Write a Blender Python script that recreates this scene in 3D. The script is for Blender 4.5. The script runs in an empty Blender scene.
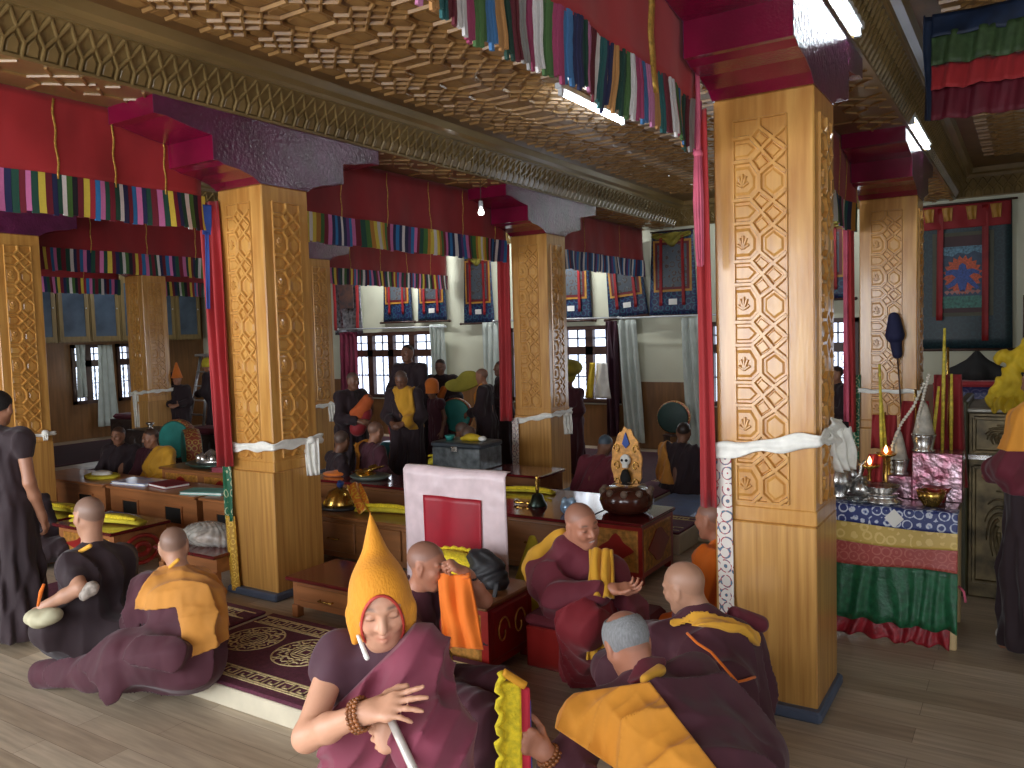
import bpy, bmesh, math, random
import numpy as np
from mathutils import Vector, Matrix, Euler
R = math.radians
PI = math.pi
rng = random.Random(7)
scene = bpy.context.scene
COL = scene.collection

# ------------------------------------------------------------------ camera
YAW, PITCH, ROLL, FPX, CAMH = 0.569350, 0.0630434, -0.0282371, 813.517, 2.0
_f = np.array([-math.sin(YAW)*math.cos(PITCH), math.cos(YAW)*math.cos(PITCH), -math.sin(PITCH)])
_r = np.array([math.cos(YAW), math.sin(YAW), 0.0]); _u = np.cross(_r, _f)
_r2 = _r*math.cos(ROLL)+_u*math.sin(ROLL); _u2 = np.cross(_r2, _f)
CAM = np.array([0.0, 0.0, CAMH])
def _ray(x, y): return _f+_r2*(x-512)/FPX-_u2*(y-384)/FPX
def on(x, y, ax, v):
    d = _ray(x, y); t = (v-CAM[ax])/d[ax]; return Vector(CAM+d*t)
def gz(x, y, z=0.0): return on(x, y, 2, z)
def dp(x, y, z): return Vector(CAM+_ray(x, y)*z)
cd = bpy.data.cameras.new('camera'); cam = bpy.data.objects.new('camera', cd); COL.objects.link(cam)
cd.sensor_fit = 'HORIZONTAL'; cd.sensor_width = 36.0; cd.lens = FPX*36.0/1024.0
cd.clip_start = 0.05; cd.clip_end = 100
_m = Matrix(((_r2[0], _u2[0], -_f[0], 0), (_r2[1], _u2[1], -_f[1], 0), (_r2[2], _u2[2], -_f[2], CAMH), (0, 0, 0, 1)))
cam.matrix_world = _m; scene.camera = cam

# ------------------------------------------------------------------ materials
MATS = {}
def mat(name, col, rough=.6, metal=0., var=.12, vs=6., stretch=(1, 1, 1), bump=0., bs=40., coat=0., col2=None, attr=None,
        emit=None, es=1., spec=.5, sheen=0., grain=None, dist=.01, trans=0., alpha=1., bdet=4):
    if name in MATS: return MATS[name]
    m = bpy.data.materials.new(name); m.use_nodes = True; MATS[name] = m
    nt = m.node_tree; N = nt.nodes; L = nt.links
    b = N['Principled BSDF']
    b.inputs['Roughness'].default_value = rough; b.inputs['Metallic'].default_value = metal
    b.inputs['Coat Weight'].default_value = coat; b.inputs['Coat Roughness'].default_value = .12
    b.inputs['Specular IOR Level'].default_value = spec
    if sheen: b.inputs['Sheen Weight'].default_value = sheen
    if trans: b.inputs['Transmission Weight'].default_value = trans
    b.inputs['Alpha'].default_value = alpha
    tc = N.new('ShaderNodeTexCoord'); mp = N.new('ShaderNodeMapping'); mp.inputs['Scale'].default_value = stretch
    L.new(tc.outputs['Object'], mp.inputs['Vector'])
    no = N.new('ShaderNodeTexNoise'); no.inputs['Scale'].default_value = vs; no.inputs['Detail'].default_value = 5
    L.new(mp.outputs['Vector'], no.inputs['Vector'])
    c = tuple(col)+(1,) if len(col) == 3 else col
    if attr:
        at = N.new('ShaderNodeAttribute'); at.attribute_name = attr; src = at.outputs['Color']
        mx = N.new('ShaderNodeMix'); mx.data_type = 'RGBA'; mx.blend_type = 'MULTIPLY'; mx.inputs[0].default_value = 1.
        rp = N.new('ShaderNodeMapRange'); rp.inputs[3].default_value = 1-var; rp.inputs[4].default_value = 1+var
        L.new(no.outputs['Fac'], rp.inputs[0]); L.new(src, mx.inputs[6]); L.new(rp.outputs[0], mx.inputs[7])
        L.new(mx.outputs[2], b.inputs['Base Color'])
    else:
        ra = N.new('ShaderNodeValToRGB')
        c2 = col2 if col2 else tuple(max(0, v*(1-2*var)) for v in c[:3])
        c1 = c[:3] if col2 else tuple(min(1, v*(1+2*var)) for v in c[:3])
        ra.color_ramp.elements[0].position = .3; ra.color_ramp.elements[1].position = .7
        ra.color_ramp.elements[0].color = tuple(c2)+(1,); ra.color_ramp.elements[1].color = tuple(c1)+(1,)
        L.new(no.outputs['Fac'], ra.inputs[0])
        L.new(ra.outputs[0], b.inputs['Base Color'])
    if bump:
        n2 = N.new('ShaderNodeTexNoise'); n2.inputs['Scale'].default_value = bs; n2.inputs['Detail'].default_value = bdet
        L.new(mp.outputs['Vector'], n2.inputs['Vector'])
        bp = N.new('ShaderNodeBump'); bp.inputs['Strength'].default_value = bump; bp.inputs['Distance'].default_value = dist
        L.new(n2.outputs['Fac'], bp.inputs['Height']); L.new(bp.outputs[0], b.inputs['Normal'])
        if coat: L.new(bp.outputs[0], b.inputs['Coat Normal'])
    if emit:
        b.inputs['Emission Color'].default_value = tuple(emit)+(1,); b.inputs['Emission Strength'].default_value = es
    return m

def S(r, g, b):   # sRGB 0-255 to linear
    f = lambda v: (v/255/12.92) if v <= 10 else ((v/255+.055)/1.055)**2.4
    return (f(r), f(g), f(b))

def brocade(name, ground, figure, scale=18., rough=.45, third=None, w=.5):
    """woven two or three colour pattern of rosettes and scrolls"""
    m = bpy.data.materials.new(name); m.use_nodes = True; MATS[name] = m
    nt = m.node_tree; N = nt.nodes; L = nt.links; b = N['Principled BSDF']
    b.inputs['Roughness'].default_value = rough
    tc = N.new('ShaderNodeTexCoord')
    vo = N.new('ShaderNodeTexVoronoi'); vo.inputs['Scale'].default_value = scale; vo.inputs['Randomness'].default_value = .35
    L.new(tc.outputs['Object'], vo.inputs['Vector'])
    mu = N.new('ShaderNodeMath'); mu.operation = 'MULTIPLY'; mu.inputs[1].default_value = 17.
    L.new(vo.outputs['Distance'], mu.inputs[0])
    sn = N.new('ShaderNodeMath'); sn.operation = 'SINE'; L.new(mu.outputs[0], sn.inputs[0])
    no = N.new('ShaderNodeTexNoise'); no.inputs['Scale'].default_value = scale*3; L.new(tc.outputs['Object'], no.inputs['Vector'])
    ad = N.new('ShaderNodeMath'); ad.operation = 'MULTIPLY_ADD'; ad.inputs[1].default_value = 2.2; ad.inputs[2].default_value = -1.1
    L.new(no.outputs['Fac'], ad.inputs[0])
    a2 = N.new('ShaderNodeMath'); L.new(sn.outputs[0], a2.inputs[0]); L.new(ad.outputs[0], a2.inputs[1])
    ra = N.new('ShaderNodeValToRGB'); ra.color_ramp.interpolation = 'CONSTANT'
    ra.color_ramp.elements[0].color = tuple(ground)+(1,); ra.color_ramp.elements[1].color = tuple(figure)+(1,); ra.color_ramp.elements[1].position = w
    if third:
        e = ra.color_ramp.elements.new(min(.99, w+.25)); e.color = tuple(third)+(1,)
    L.new(a2.outputs[0], ra.inputs[0]); L.new(ra.outputs[0], b.inputs['Base Color'])
    return m

# ------------------------------------------------------------------ object helpers
def setp(o, label=None, cat=None, group=None, kind=None):
    if label: o['label'] = label
    if cat: o['category'] = cat
    if group: o['group'] = group
    if kind: o['kind'] = kind
    return o
def thing(name, label, cat, loc=(0, 0, 0), rz=0., group=None):
    o = bpy.data.objects.new(name, None); COL.objects.link(o); o.location = loc; o.rotation_euler = (0, 0, rz)
    o.empty_display_size = .1
    return setp(o, label, cat, group)
def dup(o, loc=None, rz=None, label=None, group=None, parent=None):
    c = o.copy(); COL.objects.link(c)
    if parent is not None: c.parent = parent
    if loc is not None: c.location = loc
    if rz is not None: c.rotation_euler = (0, 0, rz)
    if label: c['label'] = label
    if group: c['group'] = group
    for ch in list(o.children): dup(ch, parent=c)
    return c

class MB:
    def __init__(s): s.v = []; s.f = []; s.mi = []; s.sm = []; s.mats = []; s.cur = 0; s.M = Matrix(); s.smooth = False; s.col = None; s.cols = []
    def mat(s, m):
        if m not in s.mats: s.mats.append(m)
        s.cur = s.mats.index(m); return s
    def add(s, vs, fs, smooth=None):
        k = len(s.v); M = s.M
        s.v += [tuple(M @ Vector(p)) for p in vs]
        for f in fs: s.f.append(tuple(i+k for i in f)); s.mi.append(s.cur); s.sm.append(s.smooth if smooth is None else smooth); s.cols.append(s.col)
        return s
    def box(s, x0, x1, y0, y1, z0, z1, b=0.):
        if b <= 0:
            vs = [(x, y, z) for z in (z0, z1) for y in (y0, y1) for x in (x0, x1)]
            return s.add(vs, [(0, 2, 3, 1), (4, 5, 7, 6), (0, 1, 5, 4), (2, 6, 7, 3), (0, 4, 6, 2), (1, 3, 7, 5)], False)
        b = min(b, (x1-x0)*.45, (y1-y0)*.45, (z1-z0)*.45)
        rings = []
        for z, i in ((z0, b), (z0+b, 0), (z1-b, 0), (z1, b)):
            X0, X1, Y0, Y1 = x0+i, x1-i, y0+i, y1-i
            c = b if i == 0 else b*.5
            rings.append([(X0+c, Y0, z), (X1-c, Y0, z), (X1, Y0+c, z), (X1, Y1-c, z), (X1-c, Y1, z), (X0+c, Y1, z), (X0, Y1-c, z), (X0, Y0+c, z)])
        return s.rings(rings, True, True, False)
    def rings(s, rings, cap0=True, cap1=True, smooth=True):
        n = len(rings[0]); vs = [p for r in rings for p in r]; fs = []
        for i in range(len(rings)-1):
            for j in range(n):
                a = i*n+j; b = i*n+(j+1) % n; fs.append((a, b, b+n, a+n))
        if cap0: fs.append(tuple(range(n-1, -1, -1)))
        if cap1: fs.append(tuple(range((len(rings)-1)*n, len(rings)*n)))
        return s.add(vs, fs, smooth)
    def lathe(s, prof, c=(0, 0, 0), n=20, smooth=True, sx=1., sy=1.):
        rr = []
        for r, z in prof:
            rr.append([(c[0]+sx*max(r, 1e-4)*math.cos(2*PI*j/n), c[1]+sy*max(r, 1e-4)*math.sin(2*PI*j/n), c[2]+z) for j in range(n)])
        return s.rings(rr, True, True, smooth)
    def tube(s, pts, r, n=8, smooth=True, flat=1.):
        pts = [Vector(p) for p in pts]; rs = r if isinstance(r, (list, tuple)) else [r]*len(pts)
        rr = []; up = None
        for i, p in enumerate(pts):
            t = (pts[min(i+1, len(pts)-1)]-pts[max(i-1, 0)])
            if t.length < 1e-9: t = Vector((0, 0, 1))
            t.normalize()
            if up is None:
                up = Vector((0, 0, 1)) if abs(t.z) < .9 else Vector((1, 0, 0))
            a = t.cross(up)
            if a.length < 1e-6: a = t.orthogonal()
            a.normalize(); b = a.cross(t).normalized(); up = b
            rr.append([p+a*(rs[i]*math.cos(2*PI*j/n))+b*(rs[i]*flat*math.sin(2*PI*j/n)) for j in range(n)])
        return s.rings(rr, True, True, smooth)
    def bar(s, p, q, n, w, h, taper=.55):
        """raised moulding from p to q standing on a plane of normal n"""
        p = Vector(p); q = Vector(q); n = Vector(n); t = (q-p).normalized(); a = t.cross(n).normalized()
        vs = []
        for e in (p, q):
            vs += [e-a*w/2, e+a*w/2, e+a*w/2*taper+n*h, e-a*w/2*taper+n*h]
        return s.add(vs, [(0, 1, 5, 4), (1, 2, 6, 5), (2, 3, 7, 6), (3, 0, 4, 7), (0, 3, 2, 1), (4, 5, 6, 7)], False)
    def plate(s, poly, n, h, inset=.8):
        """frustum on a polygon"""
        poly = [Vector(p) for p in poly]; n = Vector(n); c = sum(poly, Vector())/len(poly); k = len(poly)
        top = [c+(p-c)*inset+n*h for p in poly]
        fs = [(i, (i+1) % k, k+(i+1) % k, k+i) for i in range(k)]+[tuple(range(k, 2*k))]
        return s.add(poly+top, fs, False)
    def sphere(s, c, r, n=14, m=9, sc=(1, 1, 1)):
        rr = []
        for i in range(m+1):
            a = PI*i/m
            rr.append([(c[0]+r*sc[0]*max(math.sin(a), 1e-3)*math.cos(2*PI*j/n), c[1]+r*sc[1]*max(math.sin(a), 1e-3)*math.sin(2*PI*j/n), c[2]-r*sc[2]*math.cos(a)) for j in range(n)])
        return s.rings(rr, True, True, True)
    def sheet(s, fn, nu, nv, th=.004, smooth=True, nrm=None):
        """thin cloth: fn(u,v)->point; th along the local normal"""
        P = [[Vector(fn(i/nu, j/nv)) for j in range(nv+1)] for i in range(nu+1)]
        vs = []; back = []
        for i in range(nu+1):
            for j in range(nv+1):
                du = P[min(i+1, nu)][j]-P[max(i-1, 0)][j]; dv = P[i][min(j+1, nv)]-P[i][max(j-1, 0)]
                n = du.cross(dv); n = n.normalized() if n.length > 1e-12 else Vector((0, 0, 1))
                vs.append(P[i][j]+n*th/2); back.append(P[i][j]-n*th/2)
        k = len(vs); w = nv+1; fs = []
        for i in range(nu):
            for j in range(nv):
                a = i*w+j; fs.append((a, a+w, a+w+1, a+1)); fs.append((k+a, k+a+1, k+a+w+1, k+a+w))
        for i in range(nu):
            a = i*w; fs.append((a, k+a, k+a+w, a+w)); a = i*w+nv; fs.append((a, a+w, k+a+w, k+a))
        for j in range(nv):
            a = j; fs.append((a, a+1, k+a+1, k+a)); a = nu*w+j; fs.append((a, k+a, k+a+1, a+1))
        return s.add(vs+back, fs, smooth)
    def prism(s, poly, d, smooth=False):
        poly = [Vector(p) for p in poly]; d = Vector(d); k = len(poly)
        return s.add(poly+[p+d for p in poly], [tuple(range(k-1, -1, -1)), tuple(range(k, 2*k))]+[(i, (i+1) % k, k+(i+1) % k, k+i) for i in range(k)], smooth)
    def build(s, name, m=None, parent=None, loc=None, rz=0., fixn=False):
        me = bpy.data.meshes.new(name); me.from_pydata(s.v, [], s.f)
        for x in (s.mats or [m]): me.materials.append(x)
        me.polygons.foreach_set('material_index', s.mi); me.polygons.foreach_set('use_smooth', s.sm)
        if any(c is not None for c in s.cols):
            a = me.color_attributes.new('tint', 'FLOAT_COLOR', 'CORNER')
            buf = []
            for p, c in zip(s.f, s.cols): buf += list((c or (1, 1, 1))[:3]+(1,))*len(p)
            a.data.foreach_set('color', buf)
        me.update()
        if fixn:
            bm = bmesh.new(); bm.from_mesh(me); bmesh.ops.recalc_face_normals(bm, faces=bm.faces); bm.to_mesh(me); bm.free()
        o = bpy.data.objects.new(name, me); COL.objects.link(o)
        if parent is not None: o.parent = parent
        if loc is not None: o.location = loc
        o.rotation_euler = (0, 0, rz)
        return o
def struct(o): o['kind'] = 'structure'; return o

# ------------------------------------------------------------------ implicit surfaces (for bodies and draped cloth)
def cone(a, b, ra, rb=None, k=None): return ('c', np.array(a, float), np.array(b, float), ra, ra if rb is None else rb, k)
def ball(c, r, k=None): return ('c', np.array(c, float), np.array(c, float)+1e-5, r, r, k)
def ell(c, rad, rot=None, k=None): return ('e', np.array(c, float), np.array(rad, float), np.eye(3) if rot is None else np.array(rot), k)
def cut(p): return ('-', p)
def _pd(p, X):
    if p[0] == 'c':
        _, a, b, ra, rb, k = p; ab = b-a; L2 = float(ab@ab)+1e-12
        q = X-a.astype(np.float32); t = np.clip((q@ab.astype(np.float32))/L2, 0, 1)
        d = np.sqrt(((q-t[..., None]*ab.astype(np.float32))**2).sum(-1)); return d-(ra+(rb-ra)*t)
    _, c, rad, rot, k = p
    q = (X-c.astype(np.float32))@rot.astype(np.float32); k0 = np.sqrt(((q/rad.astype(np.float32))**2).sum(-1)); k1 = np.sqrt(((q/(rad**2).astype(np.float32))**2).sum(-1))+1e-9
    return k0*(k0-1)/k1
def _bb(p, g=0.):
    if p[0] == 'c':
        _, a, b, ra, rb, k = p; return np.minimum(a-ra, b-rb)-g, np.maximum(a+ra, b+rb)+g
    _, c, rad, rot, k = p; m = np.sqrt(((rot*rad)**2).sum(1)); return c-m-g, c+m+g
def field(prims, vox, k=.02, grow=0., disp=None, cuts=None, pad=.03):
    pos = [p for p in prims if p[0] != '-']
    lo = np.min([_bb(p)[0] for p in pos], 0)-grow-pad-2*vox; hi = np.max([_bb(p)[1] for p in pos], 0)+grow+pad+2*vox
    n = np.ceil((hi-lo)/vox).astype(int)+1
    D = np.full(n, .25, np.float32)
    ax = [(lo[i]+vox*np.arange(n[i])).astype(np.float32) for i in range(3)]
    for p in prims:
        neg = p[0] == '-'; q = p[1] if neg else p
        kk = q[-1] if q[-1] is not None else k
        a, b = _bb(q, grow+.05+kk+2*vox)
        i0 = np.clip(np.floor((a-lo)/vox).astype(int), 0, n); i1 = np.clip(np.ceil((b-lo)/vox).astype(int)+1, 0, n)
        if (i1 <= i0).any(): continue
        sl = tuple(slice(i0[i], i1[i]) for i in range(3))
        X = np.stack(np.meshgrid(*[ax[i][sl[i]] for i in range(3)], indexing='ij'), -1)
        d = _pd(q, X)
        if neg:
            d = -d; h = np.clip(.5-.5*(D[sl]-d)/kk, 0, 1); D[sl] = D[sl]*(1-h)+d*h+kk*h*(1-h)
        else:
            h = np.clip(.5+.5*(D[sl]-d)/kk, 0, 1); D[sl] = D[sl]*(1-h)+d*h-kk*h*(1-h)
    if disp or cuts:
        msk = np.abs(D) < .12 if not cuts else D < .12
        idx = np.nonzero(msk); X = np.stack([ax[i][idx[i]] for i in range(3)], -1)
        v = D[idx]-grow
        if disp: v = v-disp(X)
        for c in (cuts or []): v = np.maximum(v, c(X))
        D = np.where(msk, .1, D-grow) if cuts else D-grow
        D[idx] = v
    else: D = D-grow
    D[0] = D[-1] = .1; D[:, 0] = D[:, -1] = .1; D[:, :, 0] = D[:, :, -1] = .1
    return D, lo
def nets(D, lo, vox):
    ins = D < 0
    s = sum(ins[i:ins.shape[0]-1+i, j:ins.shape[1]-1+j, k:ins.shape[2]-1+k].astype(np.int8) for i in (0, 1) for j in (0, 1) for k in (0, 1))
    act = (s > 0) & (s < 8); cells = np.argwhere(act); idm = np.full(act.shape, -1, np.int64); idm[act] = np.arange(len(cells))
    acc = np.zeros((len(cells), 3)); cnt = np.zeros(len(cells))
    c = [(i, j, k) for i in (0, 1) for j in (0, 1) for k in (0, 1)]
    for a in c:
        for b in c:
            if sum(b) == sum(a)+1 and all(y >= x for x, y in zip(a, b)):
                A = D[cells[:, 0]+a[0], cells[:, 1]+a[1], cells[:, 2]+a[2]]; B = D[cells[:, 0]+b[0], cells[:, 1]+b[1], cells[:, 2]+b[2]]
                m = (A < 0) != (B < 0); t = np.where(m, A/np.where(m, A-B, 1), 0)
                acc += m[:, None]*(np.array(a)+t[:, None]*(np.array(b)-np.array(a))); cnt += m
    V = lo+vox*(cells+acc/cnt[:, None]); Q = []
    for axn in range(3):
        o1, o2 = [(1, 2), (2, 0), (0, 1)][axn]
        sl0 = [slice(1, -1)]*3; sl1 = [slice(1, -1)]*3; sl0[axn] = slice(0, -1); sl1[axn] = slice(1, None)
        A = ins[tuple(sl0)]; B = ins[tuple(sl1)]
        for flip, mm in ((0, A & ~B), (1, ~A & B)):
            e = np.argwhere(mm); off = np.ones(3, int); off[axn] = 0; e = e+off
            q = []
            for d1, d2 in ((-1, -1), (0, -1), (0, 0), (-1, 0)):
                w = e.copy(); w[:, o1] += d1; w[:, o2] += d2; q.append(idm[w[:, 0], w[:, 1], w[:, 2]])
            q = np.stack(q, 1); Q.append(q[:, ::-1] if flip else q)
    return V, np.concatenate(Q)
def implicit(name, prims, vox, m, parent=None, k=.02, grow=0., disp=None, cuts=None, origin=(0, 0, 0), color=None, loc=None, inv=None):
    D, lo = field(prims, vox, k, grow, disp, cuts); V, Q = nets(D, lo, vox)
    W = V-np.array(origin)
    if inv is not None: W = W@np.array(inv)
    me = bpy.data.meshes.new(name); me.vertices.add(len(V)); me.vertices.foreach_set('co', W.astype(np.float32).ravel())
    me.loops.add(Q.size); me.loops.foreach_set('vertex_index', Q.astype(np.int32).ravel())
    me.polygons.add(len(Q)); me.polygons.foreach_set('loop_start', np.arange(0, Q.size, 4, dtype=np.int32))
    me.polygons.foreach_set('use_smooth', np.ones(len(Q), bool)); me.update(calc_edges=True); me.validate()
    if color is not None:
        c = np.ones((len(V), 4), np.float32); c[:, :3] = color(V)
        a = me.color_attributes.new('tint', 'FLOAT_COLOR', 'POINT'); a.data.foreach_set('color', c.ravel())
    me.materials.append(m)
    o = bpy.data.objects.new(name, me); COL.objects.link(o)
    if parent is not None: o.parent = parent
    if loc is not None: o.location = loc
    return o
# ------------------------------------------------------------------ people
A3 = lambda *v: np.array(v if len(v) > 1 else v[0], float)
def q(x, y, d): return np.array(dp(x, y, d))
UP = A3(0, 0, 1)
def unit(v): v = np.array(v, float); return v/np.linalg.norm(v)
def frame(fwd, roll=0.):
    f = unit(fwd); r = unit(np.cross(f, UP)); u = np.cross(r, f)
    if roll: r, u = r*math.cos(roll)+u*math.sin(roll), u*math.cos(roll)-r*math.sin(roll)
    return np.stack([r, f, u], 1)
def implicit_fn(name, fn, lo, hi, vox, m, parent=None, origin=(0, 0, 0)):
    lo = np.array(lo, float); n = np.ceil((np.array(hi)-lo)/vox).astype(int)+1
    X = np.stack(np.meshgrid(*[lo[i]+vox*np.arange(n[i]) for i in range(3)], indexing='ij'), -1)
    D = fn(X.reshape(-1, 3)).reshape(n).astype(np.float32)
    D[0] = D[-1] = .1; D[:, 0] = D[:, -1] = .1; D[:, :, 0] = D[:, :, -1] = .1
    V, Q = nets(D, lo, vox)
    if not len(Q): return None
    W = V-np.array(origin); me = bpy.data.meshes.new(name); me.from_pydata(W.tolist(), [], Q.tolist())
    me.polygons.foreach_set('use_smooth', np.ones(len(Q), bool)); me.update(); me.materials.append(m)
    o = bpy.data.objects.new(name, me); COL.objects.link(o)
    if parent is not None: o.parent = parent
    return o
def dist(prims, X, k=.02):
    D = np.full(len(X), .5)
    for p in prims:
        if p[0] == '-': d = -_pd(p[1], X); h = np.clip(.5-.5*(D-d)/k, 0, 1); D = D*(1-h)+d*h+k*h*(1-h)
        else: d = _pd(p, X); kk = p[-1] if p[-1] is not None else k; h = np.clip(.5+.5*(D-d)/kk, 0, 1); D = D*(1-h)+d*h-kk*h*(1-h)
    return D
def head_prims(c, Rm, s=1., smile=0.):
    T = lambda *p: np.array(c)+Rm@(np.array(p)*s)
    E = lambda p, r, k: ell(T(*p), np.array(r)*s, Rm, k)
    C = lambda a, b, ra, rb, k: cone(T(*a), T(*b), ra*s, rb*s, k)
    L = [E((0, -.012, .032), (.076, .094, .082), .03), E((0, .02, -.03), (.060, .066, .082), .03), C((0, .058, -.094), (0, .066, -.09), .022, .02, .03)]
    for x in (-1, 1):
        L += [C((x*.056, -.005, -.04), (x*.022, .055, -.092), .018, .018, .03), C((x*.038, .058, -.022), (x*.034, .066, -.03), .024, .02, .02),
              C((x*.012, .083, .027), (x*.045, .07, .028), .010, .009, .014)]
    for x in (-1, 1): L += [cut(E((x*.032, .094, .006), (.016, .012, .011), .014))]
    for x in (-1, 1): L += [E((x*.032, .075, .005), (.0145, .012, .010), .004)]
    L += [C((0, .085, .018), (0, .106, -.024), .008, .0125, .012)]
    for x in (-1, 1): L += [C((x*.012, .092, -.028), (x*.013, .09, -.027), .008, .008, .008)]
    w = .021+.008*smile
    L += [C((-w, .074, -.054+.006*smile), (0, .088, -.056), .006, .008, .008), C((w, .074, -.054+.006*smile), (0, .088, -.056), .006, .008, .008),
          C((-w*.8, .074, -.064), (0, .086, -.068), .006, .0085, .008), C((w*.8, .074, -.064), (0, .086, -.068), .006, .0085, .008), cut(E((0, .094, -.061), (w, .012, .0022+.003*smile), .004))]
    for x in (-1, 1):
        L += [E((x*.079, -.008, .0), (.008, .021, .033), .01), cut(E((x*.087, .0, .004), (.006, .010, .017), .006)), C((x*.078, .0, -.03), (x*.074, .0, -.036), .008, .008, .01)]
    return L
def skin_color(c, Rm, s, tone, stub=.5, hair=None, closed=False, hairline=.02, smile=0.):
    tone = np.array(tone); sc = np.array(hair if hair else S(86, 78, 74))
    def f(V):
        p = (V-np.array(c))@Rm/s; x, y, z = p[:, 0], p[:, 1], p[:, 2]; near = (np.abs(p) < .16).all(1)
        col = np.tile(tone, (len(V), 1)); ax = np.abs(x)
        def mixin(m, c2): 
            m = np.clip(m, 0, 1)*near; col[:] = col*(1-m[:, None])+np.array(c2)*m[:, None]
        hl = hairline+.75*y
        mixin(np.clip((z-hl)/.012, 0, 1)*stub*(ax < .083)*(~((ax > .07) & (np.abs(z) < .04) & (y > -.03))), sc)
        mixin(.75*np.exp(-((ax-.032)/.016)**4-((z-.031-.004*np.cos((ax-.03)*60))/.0045)**2)*(y > .05), (.03, .022, .018))
        if closed: mixin(.8*np.exp(-((ax-.032)/.014)**4-((z-.0-.08*(ax-.032)**2*30)/.0028)**2)*(y > .05), (.05, .03, .025))
        else: mixin(.95*np.exp(-((ax-.032)/.0135)**4-((z-.005)/(.005-.002*smile))**2)*(y > .05), (.025, .018, .016))
        mixin(.55*np.exp(-(x/(.022+.008*smile))**4-((z+.061)/.010)**2)*(y > .06), tone*np.array((.85, .5, .5)))
        if smile: mixin(.9*np.exp(-(x/.018)**4-((z+.0605)/.0035)**2)*(y > .06), (.7, .68, .62))
        mixin(.3*np.exp(-((ax-.04)/.02)**2-((z+.02)/.02)**2)*(y > .03), tone*np.array((1.0, .72, .66)))
        return col
    return f
def hand_prims(wrist, d, n, side=1, s=1., curl=(.5, .5, .5, .5), spread=.12, thumb=.4, tc=.3):
    """side=+1: right hand. d: towards the knuckles, n: out of the palm. Four unequal fingers and a thumb leaving the side of the palm."""
    d = unit(d); n = unit(np.array(n)-d*np.dot(n, d)); a = np.cross(d, n)*side   # a: towards the thumb
    w = np.array(wrist); L = []; K = .012
    P = lambda u, v, t=0.: w+(d*u+a*v+n*t)*s
    L.append(cone(P(-.03, 0), P(.01, 0), .026*s, .026*s, .02))
    base = [(.088, .031), (.092, .011), (.087, -.010), (.078, -.029)]; ln = [.072, .080, .074, .058]; ra = [.0092, .0095, .0092, .0082]
    for (u, v), l, r, cu, i in zip(base, ln, ra, curl, range(4)):
        L.append(cone(P(.008, v*.55), P(u-.012, v), .0145*s, .0125*s, .014))
        ang = 0.; pos = P(u, v); sp = (1.5-i)*spread
        L.append(cone(P(u-.014, v), pos, .0122*s, r*1.1*s, .010))
        for frac, ba in ((.44, 1.0), (.31, 1.15), (.25, .7)):
            ang += cu*ba; dd = d*math.cos(ang)*math.cos(sp)+a*math.sin(sp)*math.cos(ang)+n*math.sin(ang)
            nx = pos+dd*l*frac*s; L.append(cone(pos, nx, r*s, r*.88*s, .004)); pos = nx; r *= .88
    t0 = P(.018, .024, .006); t1 = t0+unit(d*.55+a*(.3+.7*thumb)+n*(.25+tc*.5))*.042*s; t2 = t1+unit(d*.85+a*(.15+.4*thumb)+n*(.2+tc))*.032*s; t3 = t2+unit(d*.95+a*.1*thumb+n*(.15+tc*1.2))*.026*s
    L += [cone(P(.008, .012), t0, .016*s, .0155*s, .014), cone(t0, t1, .0145*s, .0115*s, .01), cone(t1, t2, .0108*s, .0098*s, .004), cone(t2, t3, .0098*s, .0078*s, .004)]
    return L
def arm(Sh, E, W, s=1., r=(.046, .038, .027)):
    return [cone(Sh, E, r[0]*s, r[1]*s, .02), cone(E, np.array(E)*.6+np.array(W)*.4, r[1]*1.04*s, r[1]*.98*s, .02), cone(np.array(E)*.6+np.array(W)*.4, W, r[1]*.98*s, r[2]*s, .02)]
def plane(p, n):
    p = np.array(p, float); n = unit(n); return lambda X: (X-p)@n
def folds(c, n=11, amp=.008, z0=None, zr=.6, d=(0, 0, 1), seed=0., lam=.07, amp2=.004):
    """radial hanging folds about the vertical through c plus slanted pull folds"""
    c = np.array(c, float); d2 = unit(np.cross(unit(np.array(d)+A3(.3, .2, .1)), A3(.4, .8, .3)))
    def f(X):
        Y = X-c; th = np.arctan2(Y[:, 1], Y[:, 0]); z = Y[:, 2]
        g = np.clip(.35-z/zr, .25, 1.)
        a = np.sin(n*th+2.2*np.sin(z*5+seed)+seed)+.5*np.sin(n*1.7*th+3*np.sin(z*4+seed*2))
        b = np.sin((Y@d2)*2*PI/lam+2.5*np.sin(th*2+z*6+seed))
        return amp*g*a+amp2*b
    return f
def flow(d, lam, amp, seed=0., wob=1.2, c=(0, 0, 0)):
    """long folds running along d"""
    d = unit(d); e1 = unit(np.cross(d, A3(.31, .52, .8))); e2 = np.cross(d, e1); c = np.array(c)
    def f(X):
        Y = X-c; a = Y@e1; b = Y@e2; t = Y@d
        ph = a*2*PI/lam+1.1*np.sin(b*2*PI/(lam*3.7)+seed)+wob*np.sin(t*2*PI/(lam*9)+2*seed)+seed
        ph2 = b*2*PI/(lam*1.4)+.8*np.sin(a*2*PI/(lam*4)+seed)+wob*np.sin(t*2*PI/(lam*8)+seed)
        g = .65+.35*np.sin(t*2*PI/(lam*5.3)+a*2*PI/(lam*3.1)+seed*3)
        w = 1-2*np.abs(np.sin(ph*.5))**.75; w2 = 1-2*np.abs(np.sin(ph2*.5))**.8
        return amp*g*(w+.5*w2)
    return f
def addf(*fs): return lambda X: sum(f(X) for f in fs)
skinm = mat('skin', (1, 1, 1), .48, attr='tint', var=.07, vs=30, bump=.08, bs=120, dist=.003)
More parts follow.
